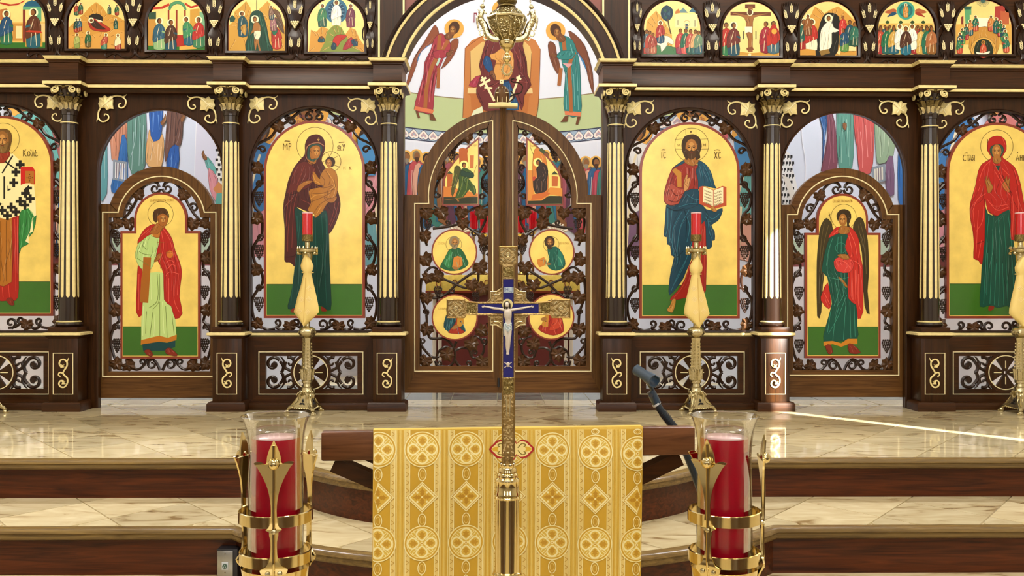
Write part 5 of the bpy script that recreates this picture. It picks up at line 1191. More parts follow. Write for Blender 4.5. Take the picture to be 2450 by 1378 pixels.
rock(P, '332 520 340 300 440 130 470 60 520 90 560 130 600 100 640 80 690 60 760 110 850 200 858 300 858 520', 'cc9640'); P.p('151510', '480 520 500 300 545 160 600 120 680 140 705 200 700 330 690 430 660 520', n=2)
for x, c, c2 in ((365, '9c2420', '1f5a4c'), (440, 'f0e4c8', 'b02c20'), ): fig(P, x, 470, 300, c, c2)
fig(P, 405, 330, 200, '7a4420', '8a5424'); P.p('c8923c', '332 520 332 470 400 460 470 470 470 520', 0); P.e('fbf2c4', 602, 175, 40); P.p('f4efd8', '590 205 630 210 650 260 700 285 660 305 630 310 630 410 600 470 520 480 520 380 530 280', n=2); P.e('4a2c10', 600, 172, 20, 26); P.e('8a5a28', 604, 176, 14, 20); P.l('c8c0a0', 4, '560 300 550 460', '600 320 590 460', '620 230 600 300', '540 300 535 440')
P.p('8a6c34', '510 480 600 460 615 500 530 525', 0); P.p('ecd898', '680 500 710 430 858 430 858 480 720 480 700 520', 0); fig(P, 735, 330, 190, 'b82c24', 'c0342c', halo=None); fig(P, 800, 420, 240, '1f5a4c', '1c4a5c', halo=None); fig(P, 845, 430, 230, '1c4a3c', '2c6a58', halo=None); fig(P, 750, 480, 220, '5a8a44', '1c4a6a', d=-1, bow=-.2, halo=None); P.l('6a6a6a', 4, '655 120 625 230', sm=0)
(T, P) = FP[8]; P.o = (1830, 0, 3.937)
P.e('3c9c8c', 1328, 100, 84, 86); P.e('1f6a6c', 1328, 100, 64, 66); P.e('2c8a80', 1328, 105, 44, 48); fig(P, 1328, 160, 130, 'c88838', 'c8883c'); P.p('a85a34', '1130 110 1210 80 1240 100 1220 130 1150 125', n=2); P.p('1f4a6a', '1150 160 1200 115 1240 120 1230 140 1180 155', n=2); P.p('a85a34', '1525 110 1450 80 1415 100 1430 130 1500 125', n=2); P.p('9c3424', '1510 160 1450 115 1415 120 1430 140 1480 155', n=2)
P.p('d8b058', '1068 230 1120 220 1580 220 1585 250 1068 260', 0)
for x in (1155, 1280, 1390, 1492): P.p('2c4a24', [(x-20, 210), (x, 192), (x+20, 210), (x+8, 222), (x-8, 222)], n=2)
for q, x in enumerate((1090, 1130, 1175, 1215, 1440, 1480, 1525, 1565)): fig(P, x, 420, 190, ('8c2c24', '5a7a34', '9c3424', 'c8883c')[q % 4], ('1f5a4c', 'b03c2c', '2c5a6a', '8a9a4c')[(q+1) % 4], halo=None)
for q, (x, c, c2) in enumerate(((1090, '9c2c2c', 'b0442c'), (1150, '1f5a54', '1f6a48'), (1215, '1c5a70', 'c8a04c'), (1425, '9c2c30', 'b02c2c'), (1470, 'c8a04c', 'd0b060'), (1530, '1c6a5c', '1f6a50'), (1570, '8a5a28', 'a8683c'))): fig(P, x, 500, 260, c, c2, halo=None)
fig(P, 1270, 460, 240, 'f4f0e0', 'faf6ea'); fig(P, 1388, 460, 240, 'f4f0e0', 'faf6ea'); fig(P, 1328, 508, 270, '1f6a84', '4a2818')
(T, P) = FP[9]; P.o = (1830, 0, 3.937)
P.e('2c5a6a', 2055, 5, 22)
for q in range(15): P.l('4a6a5c', 3, [(2055, 5), (2055+70*math.cos(.2+q*.195), 5+60*math.sin(.2+q*.195))], sm=0)
P.p('5aa070', '1880 80 1945 80 1945 140 1930 140 1930 230 1890 230', 0); P.p('2c5a4c', '1870 60 1950 60 1940 90 1880 90', 0); P.p('a83c34', '2170 60 2260 50 2270 220 2160 210', 0); P.p('b8603c', '2220 100 2300 120 2300 240 2220 240', 0); P.p('7a2c24', '1850 160 1870 150 1870 300 1850 290', 0); P.p('d8a850', '1800 230 2320 230 2320 420 1800 420', 0); P.p('f6eed4', '2000 165 2110 170 2100 270 2010 260', 0)
P.p('c08c3c', '2000 260 2140 260 2200 340 2180 520 1950 520 1930 360', n=2); P.p('d8a850', '1955 520 1950 420 2000 370 2060 350 2120 370 2165 420 2165 520', n=2); P.p('1f2c1c', '1980 520 1980 430 2010 385 2060 368 2110 385 2140 430 2140 520', n=2); fig(P, 2058, 540, 160, 'a83c28', 'c05034', halo='d8a040'); P.p('f4ecd4', '1995 490 2060 500 2115 480 2115 500 2060 515 2000 508', n=2)
for q, (x, y, m) in enumerate(((1985, 290, 1), (1935, 330, 1), (1895, 370, 1), (1860, 410, 1), (1840, 450, 1), (1835, 500, 1), (2130, 290, -1), (2180, 310, -1), (2220, 340, -1), (2250, 380, -1), (2265, 425, -1), (2275, 490, -1))):
    fig(P, x, y, 150, ('b03c24', '1f5a6a', 'a82c34', '5a9a54', 'b84c34', 'c04830')[q % 6], ('1f6a54', 'c8803c', '1f5a4c', '2c6a3c', '1f4a5c', '2c7a54')[(q+q//6) % 6], d=m)
for T, P in FP: P.build('painting', T)
# ---- murals on the apse wall
P = Paint(lambda px, py, i=0: UA(px, py, .003+i*P.step), 8); P.step = 1.3e-4
def band(col, z0, z1, x0, x1, off):
    "painted band of constant height following the wall"
    n = max(2, int(abs(x1-x0)/.08)); xs = [x0+(x1-x0)*i/n for i in range(n+1)]
    vs = [(x, apse(x)-off, z) for x in xs for z in (z0, z1)]
    P.mb.add(vs, [(2*i, 2*i+2, 2*i+3, 2*i+1) for i in range(n)]); P.mb.col += [lin(col)]*len(vs)
zg1, zg0 = UA(970, 220).z, UA(970, 303).z; zb0 = UA(970, 333).z
HW_ = math.sqrt((AB-AF)/.46)
xa, xb = XC-HW_, XC+HW_
band('b9c690', zg0, zg1, xa, xb, .001); band('8c7a58', zg1-.004, zg1+.006, xa, xb, .0016)
band('9fb3c6', zb0, zg0, xa, xb, .001); band('33354e', zg0-.012, zg0, xa, xb, .0016); band('33354e', zb0, zb0+.01, xa, xb, .0016)
band('dfe3ee', .4, zb0-.02, xa, xb, .0006)
for x0_, x1_ in ((-4.6, xa), (xb, 4.6)):
    band('dde3f0', .4, 5, x0_, x1_, .0006); z = UA(300, 575).z
    band('b9cbb4', z-.1, z+.02, x0_, x1_, .001); band('8c4a4c', z-.2, z-.1, x0_, x1_, .001); band('e8e2e4', .4, z-.2, x0_, x1_, .001)
n_ = 46
for q in range(n_):                                             # heart frieze
    x = xa+(xb-xa)*(q+.5)/n_; h = zg0-zb0; zc = (zg0+zb0)/2
    def heart(k, col, w, o):
        pts = [(0, -.42), (.2, -.2), (.42, .05), (.4, .28), (.22, .38), (.06, .3), (0, .2), (-.06, .3), (-.22, .38), (-.4, .28), (-.42, .05), (-.2, -.2)]
        pts = cr([(x+a*h*k*.95, zc-b*h*k) for a, b in pts], True, 2)
        L = len(pts); vs = []
        for i in range(L):
            a, b = pts[i-1], pts[(i+1) % L]; dx, dz = b[0]-a[0], b[1]-a[1]; d = math.hypot(dx, dz) or 1
            for s_ in (-1, 1): vx = pts[i][0]-dz/d*w*s_; vs.append((vx, apse(vx)-.002-o, pts[i][1]+dx/d*w*s_))
        P.mb.add(vs, [(2*i, 2*((i+1) % L), 2*((i+1) % L)+1, 2*i+1) for i in range(L)]); P.mb.col += [lin(col)]*len(vs)
    heart(.86, '4a4c66', .007, .0002); heart(.7, 'efe6dc', .008, .0004); heart(.36, 'c8a0a0', .006, .0004)
P.n = 10; P.o = (900, 0, 3.937)
HAL = 'e6a84a'
# enthroned Mother and Child
P.e(HAL, 1185, 95, 95)
P.p('c27a3c', '840 450 900 380 1010 330 1160 310 1400 330 1500 380 1545 460 1530 950 1505 1110 815 1110 830 800', 0); P.p('dcb66c', '885 485 1000 392 1400 392 1450 440 1465 500 1450 790 890 790', 0)
P.l('7c3c18', 5, '838 450 828 800 816 1110', '1546 460 1530 950 1506 1110', '885 485 890 790', '1465 500 1450 790', '840 450 1010 330'); P.p('e4c888', '865 830 1470 830 1475 880 860 880', 0); P.p('b86c30', '860 880 1475 880 1440 910 1420 1100 900 1100 890 910', 0); P.p('dce0b8', '890 1100 920 1040 1000 1000 1010 1100', 0)
P.p('a83448', '870 810 940 720 1010 720 980 810', n=2); P.p('a83448', '1360 720 1420 720 1460 800 1380 812', n=2)
P.p('1c4c74', '1190 760 1290 755 1345 1000 1300 1040 1080 1010 1090 960', n=2)
P.p('6c2824', '1050 330 1000 500 970 620 990 690 955 800 945 890 1000 1000 1030 1040 1190 1040 1180 800 1250 760 1370 1040 1395 900 1460 800 1425 700 1418 580 1380 430 1392 330 1300 260 1180 130 1090 250', n=2)
P.e('6c2824', 1188, 110, 62, 76); P.e('8a5a30', 1190, 120, 38, 50)
P.p('d8994c', '1170 460 1120 500 1070 515 1090 560 1130 570 1110 650 1100 720 1140 755 1250 745 1295 640 1285 500 1220 450', n=2); P.p('1c4a78', '1025 535 1008 600 1060 680 1100 655 1085 580 1055 525', n=2); P.p('7a4a28', '1070 680 1100 660 1130 740 1120 760 1085 720', n=2)
P.l('3c1410', 5, '1060 420 1000 560 990 660', '1340 440 1400 560 1410 690', '1380 480 1410 620', '980 760 1100 700', '990 830 1160 780 1400 720', '960 880 1010 990', '1300 800 1370 980', '1330 560 1360 680'); P.l('a85048', 4, '1020 500 990 640', '1310 480 1380 640', '1000 860 1180 760', '1320 760 1430 780'); P.l('a86830', 4, '1160 560 1200 640 1180 740', '1210 500 1250 620', '1130 600 1200 600', '1240 660 1200 740')
P.p('8c3a44', '920 120 950 120 950 215 942 215 942 132 926 132 926 212 918 212', 0)
# bowing angels
P.n = 10
P.p('8a4a2c', '560 235 520 280 450 400 370 520 330 620 283 790 283 825 325 760 385 600 430 480 540 400 595 330', n=2); P.p('3c78a8', '430 480 530 405 470 440 400 520 375 610', 0)
P.e(HAL, 735, 270, 92, 89); P.p('8a4a2c', '775 370 735 368 690 420 690 490 610 650 700 570 765 450', n=2)
P.p('a23640', '600 315 545 370 515 470 455 590 448 700 400 860 358 1030 445 1060 530 1068 545 900 570 720 615 600 650 520 700 460 690 380 645 330', n=2); P.p('d8784c', '365 1000 545 1035 532 1070 358 1035', 0)
P.l('a4602c', 36, '600 330 588 470', '680 380 540 600 480 800 462 1020'); P.l('a4602c', 30, '590 640 582 830', sm=0); P.p('a23640', '520 500 600 470 690 480 650 540 560 550', n=2)
P.p('7a4a24', '690 300 735 325 690 375 640 345', n=2); P.e('4c2c14', 735, 262, 50, 62, 20); face(P, 722, 285, 42, '8a5628', -.3); P.p('7a4a24', '660 500 730 470 700 520 670 525', n=2); P.p('6a3c1c', '372 1048 395 1048 415 1110 395 1112', 0); P.p('6a3c1c', '505 1072 535 1072 568 1135 505 1130', 0); P.p('b8d8c4', '590 545 610 550 580 620 560 615', 0)
P.l('d87878', 5, '540 420 500 560', '490 640 470 800', '440 760 400 980', '520 760 500 960', '640 400 620 460'); P.l('5a1820', 5, '560 420 520 540', '470 680 430 900', '545 660 520 880')
P.n = 10
P.p('7a4428', '1810 293 1870 320 1960 420 2010 560 2040 700 2046 885 2005 770 1960 590 1890 490 1840 380', n=2); P.p('3c78a8', '1885 470 1960 580 1990 690 1930 560', 0)
P.e(HAL, 1690, 290, 92, 90); P.p('7a4428', '1640 388 1618 430 1640 560 1705 695 1735 640 1700 500 1685 420', n=2)
P.p('2f7e78', '1765 335 1722 400 1742 500 1750 600 1782 700 1770 870 1780 1075 1925 1085 1928 880 1918 620 1890 480 1850 380', n=2); P.p('d8784c', '1775 1045 1928 1055 1928 1098 1778 1080', 0)
P.l('a4602c', 36, '1760 350 1780 500', '1870 490 1820 620 1830 850 1835 1060'); P.l('a4602c', 34, '1740 640 1722 805', sm=0); P.p('2f7e78', '1740 480 1700 540 1760 560 1850 550 1870 480', n=2); P.p('d8a0a0', '1755 595 1850 600 1810 640', 0)
P.p('7a4a24', '1690 330 1735 310 1790 370 1730 400', n=2); P.e('4c2c14', 1690, 285, 50, 62, -20); face(P, 1702, 308, 40, '8a5628', .2); P.p('7a4a24', '1640 500 1700 520 1680 540 1645 520', n=2); P.p('6a3c1c', '1780 1090 1810 1090 1800 1145 1735 1150', 0); P.p('6a3c1c', '1895 1098 1925 1098 1900 1175 1878 1172', 0)
P.l('7cc0b8', 5, '1790 680 1800 860', '1890 640 1900 860', '1860 700 1870 1000', '1900 900 1905 1040', '1790 900 1795 1030', '1830 420 1850 500')
P.n = 10
# communion of the apostles, behind the royal doors
P.o = (920, 250, 3.937)
rb = random.Random(4)
for q, x in enumerate(list(range(205, 1000, 95))+list(range(1230, 2150, 95))):
    y = 500+rb.uniform(-30, 60); c1 = ('5c3448', 'b8484c', '2c5a84', '3c7a70', '8a5a30')[q % 5]; c2 = ('1c5a84', 'd8a088', 'b04050', '2c6a88', '9a4c58')[q % 5]
    P.e('e9b458', x, y, 60); P.p(c1, [(x-80, y+180), (x-50, y+70), (x, y+50), (x+50, y+70), (x+85, y+180), (x+90, y+620), (x-80, y+620)], n=2); P.p(c2, [(x-10, y+90), (x+60, y+100), (x+100, y+340), (x+70, y+560), (x, y+620), (x-40, y+300)], n=2)
    P.e(('6a4a28', '8a7858', '2c1c10')[q % 3], x, y, 36, 46); P.e('8a5a30', x+6, y+8, 26, 38); P.p(('8a8070', '4a2c14')[q % 2], [(x-20, y+22), (x+28, y+22), (x+6, y+72)], n=2); P.l('e4d4c0', 4, [(x+20, y+140), (x+40, y+320), (x+20, y+520)], [(x-40, y+140), (x-50, y+400)])
P.n = 10; P.sub = 40; P.step = 3e-5
# standing saints seen through the left deacon door
P.o = (0, 300, 3.937)
def head(x, y, hair='5a3c20'):
    P.e(HAL, x, y, 95); P.e(hair, x, y, 50, 64); P.e('8a5a30', x+4, y+8, 36, 52)
for x in (960, 1130, 1300, 1470, 1650): head(x, -370)
P.p('5f9ea2', '890 -280 960 -300 1000 -200 1010 250 1006 640 920 690 880 300', n=2); P.p('cc8a6a', '1050 -290 1210 -290 1205 100 1190 320 1050 320', n=2); P.p('2d69aa', '1150 90 1190 130 1202 300 1190 625 1050 625 1062 500 1112 330', n=2)
P.p('8a949e', '1065 320 1198 345 1192 535 1062 510', 0); P.p('eceae6', '1085 345 1180 362 1176 512 1082 492', 0)
for q in range(4): P.l('7c7078', 9, [(1100+q*22, 348+q*4), (1096+q*22, 495+q*4)], sm=0)
P.p('5c887a', '1225 -290 1370 -290 1365 380 1300 425 1240 455 1200 240', n=2); P.p('dcaa6c', '1405 40 1480 140 1530 80 1545 200 1520 390 1440 395 1372 335', n=2); P.p('2459a4', '1410 -290 1525 -290 1522 60 1480 145 1420 100', n=2); P.p('6e4a3c', '1600 -300 1700 -290 1722 0 1702 180 1630 235 1555 345 1568 0', n=2); P.p('2459a4', '1600 220 1682 195 1672 440 1565 440', n=2)
P.l('a8c8c4', 5, '960 -50 950 300 940 620', '990 50 985 500', '1280 -60 1270 150 1230 300', '1320 -20 1310 380', '1350 0 1340 360', '1260 60 1240 420'); P.l('8c4c38', 5, '1100 -150 1090 290', '1150 -100 1130 80', '1180 -80 1180 100'); P.l('f4d8a8', 5, '1440 160 1420 330', '1490 170 1480 370', '1520 200 1505 330'); P.l('6c9cd8', 5, '1450 -120 1440 60', '1490 -100 1500 40', '1140 360 1100 600', '1170 400 1160 600', '1620 260 1610 420'); P.l('3c2420', 5, '1620 -150 1600 150', '1660 -120 1650 100', '1690 -60 1640 200'); P.p('8a5a30', '1510 -30 1540 -60 1560 -110 1565 -50 1530 0', n=2); P.p('8a5a30', '1700 -60 1740 -150 1760 -130 1720 -30', n=2)
P.p('dddcea', '1860 -290 2300 -290 2300 690 1830 690 1835 300', 0); P.l('f6f6fa', 6, '1862 -290 1840 200 1830 690')
P.p('f2f0ea', '2060 200 2180 180 2300 250 2300 560 2060 560 2020 420', 0)
for q in range(44): P.p('1c1c1a', [(2030+(q % 6)*44+(q//6 % 2)*22+a, 220+(q//6)*46+b) for a, b in ((0, 0), (24, 0), (24, 24), (0, 24))], 0)
P.p('6ab0a8', '1930 330 1960 300 2030 400 2030 460 1960 420', n=2); P.p('d89098', '1965 400 2050 500 2045 620 2030 710 1975 600', n=2); P.p('8a5a30', '1915 235 1900 270 1920 320 1950 325 1945 290 1930 275 1920 250', n=2); P.p('d08850', '2060 530 2120 590 2070 680 2005 600', 0); P.p('5fa89c', '2040 640 2300 620 2300 760 2030 755', 0)
P.n = 10
# and through the right one
P.o = (1830, 300, 3.937)
for x in (560, 750, 920, 1110): head(x, -370)
P.p('eceae6', '120 200 230 260 300 560 330 760 120 760', 0)
for q in range(40): P.p('1c1c1a', [(120+(q % 5)*30+(q//5 % 2)*16+a, 280+(q//5)*60+b) for a, b in ((0, 0), (20, 0), (20, 26), (8, 26), (8, 40), (0, 40))], 0)
P.p('e4ddd0', '160 460 230 500 330 760 270 760', 0); P.l('f2f4fa', 7, '330 -290 350 100 382 330 382 520')
P.p('2e5e9c', '470 -290 600 -290 565 150 540 360 545 50', n=2); P.p('7e4454', '575 -290 660 -20 684 350 645 425 538 435 536 385 590 100', n=2); P.p('5d9888', '690 -290 820 -290 834 100 822 400 700 395 678 50', n=2); P.p('cc5854', '840 -290 1000 -290 1028 200 992 450 890 425 870 200 848 100', n=2); P.p('94ac8c', '1040 -290 1180 -290 1224 200 1180 310 1080 365 1046 250', n=2); P.p('7c5c78', '1140 360 1205 290 1218 650 1145 610', n=2); P.p('2d6cb0', '1260 200 1320 200 1318 730 1258 705', n=2)
P.p('8a949e', '1008 395 1132 360 1136 520 1014 560', 0); P.p('e0dccb', '1030 412 1112 388 1114 508 1034 534', 0)
for q in range(3): P.l('7c7078', 9, [(1048+q*22, 405-q*6), (1050+q*22, 528-q*6)], sm=0)
P.l('7ca8dc', 5, '520 -100 560 60', '570 -60 560 140'); P.l('a86878', 5, '600 60 620 250 600 400', '640 100 650 350'); P.l('a4d0c0', 5, '730 50 720 350', '770 -60 790 300', '800 50 800 380'); P.l('f0a09c', 5, '900 60 920 250 920 400', '950 0 970 300', '1000 60 1000 250'); P.l('c8d8bc', 5, '1080 0 1090 300', '1130 0 1120 250', '1180 60 1160 200'); P.l('2c4a44', 5, '750 -40 760 40 740 60', '700 100 705 300')
P.p('8a5a30', '735 -20 770 -20 765 40 740 30', n=2)
P.n = 10; P.sub = 13; P.step = 1e-4
# fragments glimpsed around the four large icons
P.o = (0, 0, 1)
for q, (x, y, h) in enumerate(((622, 600, 330), (882, 620, 330), (1522, 600, 330), (1790, 610, 330), (110, 600, 420), (2290, 600, 420), (740, 610, 400), (1660, 600, 400), (60, 600, 420), (2400, 600, 420), (2480, 600, 400))):
    c1 = ('d8949c', '6a9fa6', '7a5a74', 'e0a48c', '3c6ca8')[q % 5]; c2 = ('3c78b0', 'd8949c', 'e8e4e0', '6cb0a8', 'c0706c')[q % 5]; fig(P, x, y, h, c1, c2, halo=HAL)
for x0_ in (600, 1500): P.p('c9606a', [(x0_+230, 262), (x0_+240, 262), (x0_+242, 330), (x0_+232, 330)], 0); P.p('4a8cc0', [(x0_+255, 330), (x0_+300, 300), (x0_+300, 420), (x0_+262, 420)], 0)
P.t('8c4a5c', 'John', 722, 281, 9); P.t('8c4a5c', 'Chrysos', 716, 294, 9); P.t('8c4a5c', 'St.', 1681, 288, 9)
mur = P.build('mural', apse_o, 'mural')
# ================================================================== furnishings
def prof(pairs, cxpx, Y):
    "lathe profile from (half width px, photo y) pairs at plane Y, top first"
    return [(hw/pxm(Y), U(cxpx, y, Y).z) for hw, y in pairs][::-1]
# ---- four standing candlesticks with tied cloths
def smooth_prof(p, n=3): return [(max(0, a), b) for a, b in cr(p, n=n)]
CS = [(-36, -1, 'at the left edge', 0), (735, 1, 'before the Mother and Child icon', 1), (1665, -1, 'before the icon of Christ', 1), (2441, -1, 'before the woman in red at the right edge', 1)]
for cx, m, wh, full in CS:
    Y = 6.15; c = U(cx, 900, Y); X0 = c.x; k = 1/pxm(Y); zy = lambda y: U(cx, y, Y).z
    T = thing('candlestick', f'tall ornate brass candlestick {wh}', 'candlestick', (X0, Y, ZP), 'brass floor candlesticks')
    ctr = (X0, Y, 0)
    zb = zy(936)
    for q, a in enumerate((-62, 178, 58)):                       # three scrolled legs on paw feet
        a = math.radians(a if m > 0 else 180-a); d = Vector((math.cos(a), math.sin(a), 0)); t = Vector((-d.y, d.x, 0))
        P_ = lambda r, z: Vector((X0, Y, z))+d*r*k
        mb = MB()
        for s_ in (-1, 0, 1):
            pts = [P_(12, zy(938)), P_(17, zy(944)), P_(16, zy(953)), P_(20, zy(962)), P_(31, zy(970)), P_(41, zy(974)), P_(46, zy(979))]
            pts = cr([tuple(p+t*s_*k*(6-1.5*i*.6)) for i, p in enumerate(pts)], n=3); mb.tube(pts, 4.*k, seg=7)
        sc_ = [tuple(P_(18+6*math.cos(w_), zy(946)+6*k*math.sin(w_))) for w_ in [i*.5 for i in range(12)]]; mb.tube(sc_, [2.4*k*(1-.04*i) for i in range(12)], seg=6)
        f = P_(47, ZP+.012)
        mb.ball(f, 6.5*k, 8, 6, sz=.8)
        for s_ in (-1, 0, 1): mb.ball(P_(51, ZP+.007)+t*s_*k*4, 3*k, 6, 5)
        mb.build('paw_leg', 'old_brass', T)
        # pierced panel to the next leg
        a2 = a+2*PI/3 if m > 0 else a-2*PI/3; d2 = Vector((math.cos(a2), math.sin(a2), 0))
        p0 = Vector((X0, Y, 0)); q1 = p0+d*17*k; q2 = p0+d2*17*k; q3 = p0+d2*45*k; q4 = p0+d*45*k; ins = (d+d2).normalized()*-1.5*k
        vs = [q1+Vector((0, 0, zy(940))), q2+Vector((0, 0, zy(940))), q3+ins+Vector((0, 0, zy(976))), q4+ins+Vector((0, 0, zy(976)))]
        mb = MB().add(vs+[v+ins*.6 for v in vs], [(0, 1, 2, 3), (7, 6, 5, 4), (0, 4, 5, 1), (1, 5, 6, 2), (2, 6, 7, 3), (3, 7, 4, 0)])
        mb.build('base_panel', 'old_brass', T, smooth=False)
        mid = (vs[0]+vs[1]+vs[2]+vs[3])/4+(d+d2).normalized()*.002
        tt = (d2-d).normalized(); n3 = (vs[1]-vs[0]).cross(vs[3]-vs[0]).normalized(); up = n3.cross(tt).normalized(); up = up if up.z > 0 else -up
        mb = MB()
        for w_ in (90, 210, 330):
            w_ = math.radians(w_); o_ = mid+(tt*math.cos(w_)+up*math.sin(w_))*4.5*k-up*4*k
            L_ = [o_+(tt*math.cos(w_)+up*math.sin(w_))*x*k+(tt*-math.sin(w_)+up*math.cos(w_))*y*k for x, y in ((-4, 0), (0, 2.3), (5, 0), (0, -2.3))]
            out = (d+d2).normalized()*.003
            mb.add([p+out for p in L_]+[p-out for p in L_], [(0, 1, 2, 3), (7, 6, 5, 4)]+[(i, (i+1) % 4, 4+(i+1) % 4, 4+i) for i in range(4)])
        mb.build('trefoil', 'blackbox', T, smooth=False)
        mb = MB()
        for i in range(10): mb.ball(q4+ins*.2+(q3-q4)*(i+.5)/10+Vector((0, 0, zy(975))), 1.9*k, 6, 4)
        mb.build('bead_row', 'old_brass', T)
    if not full: continue
    mb = MB()
    for i in range(14): mb.ball((X0+17*k*math.cos(i*.449), Y+17*k*math.sin(i*.449), zy(936)), 2.6*k, 6, 5)
    mb.build('bead_ring', 'old_brass', T)
    MB().lathe(prof([(11, 908), (13, 910), (13, 915), (10, 917), (11, 924), (14, 926), (14, 930), (15, 932), (16, 938), (13, 942)], cx, Y), ctr, 20).build('collar', 'old_brass', T)
    MB().lathe(prof([(9, 806), (12, 808), (12, 813), (11, 816), (13.6, 878), (15, 900), (14, 909)], cx, Y), ctr, 6, a0=.3).build('shaft', 'old_brass', T)
    mb = MB()
    for f_ in range(6):                                          # studs along the faces
        a = .3+PI/6+f_*PI/3
        for i in range(8):
            y = 822+i*8; r = (9.8+i*.3)*k; mb.ball((X0+r*math.cos(a), Y+r*math.sin(a), zy(y)), 2.6*k, 4, 4)
    mb.build('stud_row', 'old_brass', T)
    mb = MB()
    for i in range(8): capital_leaf(mb, (X0, Y), 2*PI*i/8, 13.6*k, zy(908), 30*k, 8*k, 2.5*k)
    mb.build('leaf_sheath', 'old_brass', T)
    MB().lathe(smooth_prof(prof([(5, 779), (7, 781), (14, 784), (19, 789), (20, 795), (17, 802), (10, 806), (8, 808)], cx, Y)), ctr, 24, fn=lambda a, z: 1+.06*math.cos(6*a)).build('knop', 'old_brass', T)
    mb = MB()
    for i in range(6): mb.lathe([(.0, -4*k), (4.5*k, -3*k), (5.5*k, 0), (4.5*k, 3*k), (0, 4*k)], (X0+17*k*math.cos(i*PI/3), Y+17*k*math.sin(i*PI/3), zy(795)), 8)
    mb.build('boss', 'old_brass', T)
    MB().lathe(prof([(5, 576), (6, 578), (5.5, 592), (6, 602), (12, 604), (11, 622), (8, 640), (6.5, 700), (6.5, 782)], cx, Y), ctr, 16).build('upper_shaft', 'old_brass', T)
    MB().lathe(prof([(22, 594), (25, 596), (24, 598), (25.5, 600), (24, 603), (14, 605), (5, 606)], cx, Y), ctr, 28).build('drip_pan', 'old_brass', T)
    mb = MB()
    for i in range(14): a = i*2*PI/14; mb.lathe([(2.6*k, 0), (2.2*k, 3*k), (0, 6*k)], (X0+23*k*math.cos(a), Y+23*k*math.sin(a), zy(595)), 6)
    mb.build('pan_crown', 'old_brass', T)
    for i in range(6): a = i*PI/3+.5; MB().ball((X0+22*k*math.cos(a), Y+22*k*math.sin(a), zy(606)), 4.2*k, 10, 8).build('knob', 'old_brass', T)
    MB().lathe(prof([(13, 562), (13, 577), (5, 578)], cx, Y), ctr, 24).build('candle_cup', 'dark_brass', T)
    # red glass candle standing in the cup
    V = thing('red_candle', f'red glass candle on the brass candlestick {wh}', 'candle', (X0, Y, zy(568)), 'red candlestick candles')
    MB().lathe(prof([(11.2, 511), (12.4, 511), (12.4, 566), (0, 566)], cx, Y), ctr, 28, close=False).build('red_glass', 'red_glass', V)
    MB().lathe(prof([(11.4, 508.5), (12.6, 508.5), (12.6, 511), (11.4, 511)], cx, Y), ctr, 28).build('rim', 'pale_wax', V)
    MB().lathe(prof([(0, 520), (11, 520), (11, 560), (0, 560)], cx, Y), ctr, 20).build('wax', 'red_wax', V)
    # gold brocade cloth tied round the stem
    rows = [(607, -2, 0), (614, -6, 5), (624, -11, 12), (636, -14, 17), (646, -12, 16), (651, -7, 11), (656, -8, 12), (680, -13, 17), (710, -22, 24), (735, -28, 29), (746, -31, 30), (764, -18, 13), (780, -7, -5)]
    rows = [(y+(4 if m < 0 else 0), -b if m < 0 else a, -a if m < 0 else b) for y, a, b in rows]
    S = 8; mb = MB(); vs = []
    dep = lambda u, y: -(9 if y < 654 else 7)*k-.022*math.sin(PI*u)-.006*abs(math.sin(2.5*PI*u))
    for y, a, b in rows:
        for q in range(S+1):
            u = q/S; p = U(cx+a+(b-a)*u, y, Y); vs.append((p.x, Y+dep(u, y), p.z))
    nF = len(vs); vs += [(x, y_+.006, z) for x, y_, z in vs]
    fs = [(i*(S+1)+q, (i+1)*(S+1)+q, (i+1)*(S+1)+q+1, i*(S+1)+q+1) for i in range(len(rows)-1) for q in range(S)]
    fs += [tuple(nF+x for x in reversed(f)) for f in fs[:]]
    for i in range(len(rows)-1):
        for q in (0, S): A, B = i*(S+1)+q, (i+1)*(S+1)+q; fs.append((A, B, nF+B, nF+A) if q == S else (B, A, nF+A, nF+B))
    V = thing('altar_veil', f'gold brocade cloth tied on the candlestick {wh}', 'cloth', (X0, Y-.03, zy(780)), 'tied brocade cloths')
    mb.add(vs, fs).build('cloth', 'veil_cloth', V, ang=60)
    def SM(px, py, i=0):
        lo = next((r for r in zip(rows[:-1], rows[1:]) if r[0][0] <= py <= r[1][0]), (rows[-2], rows[-1])); t_ = (py-lo[0][0])/(lo[1][0]-lo[0][0])
        a = lo[0][1]+(lo[1][1]-lo[0][1])*t_; b = lo[0][2]+(lo[1][2]-lo[0][2])*t_; u = min(1, max(0, (px-cx-a)/(b-a))); p = U(px, py, Y); return Vector((p.x, Y+dep(u, py)-.0025, p.z))
    P = Paint(SM); P.o = (cx, 0, 1)
    for q, (dx, dy) in enumerate(((8*m, 690), (7*m, 716), (4*m, 746), (-16*m, 744), (-10*m, 716))):
        for rr in (6, 2.6): P.l('f0dca4', 1.1, [(dx-rr, dy), (dx, dy-rr), (dx+rr, dy), (dx, dy+rr)], sm=0, closed=True)
    P.l('c8a04c', 1., [(-1*m, 665), (-2*m, 700), (-4*m, 740), (-6*m, 770)], sm=0)
    P.build('woven_pattern', V, 'brocade')
    MB().tube([(X0+13*k*math.cos(a)+1.5*k*m, Y-7*k*math.sin(a)*-1-.01, zy(652+(4 if m < 0 else 0))) for a in [i*PI/8 for i in range(17)]], 1.6*k, seg=6).build('tie', 'veil_cloth', V)
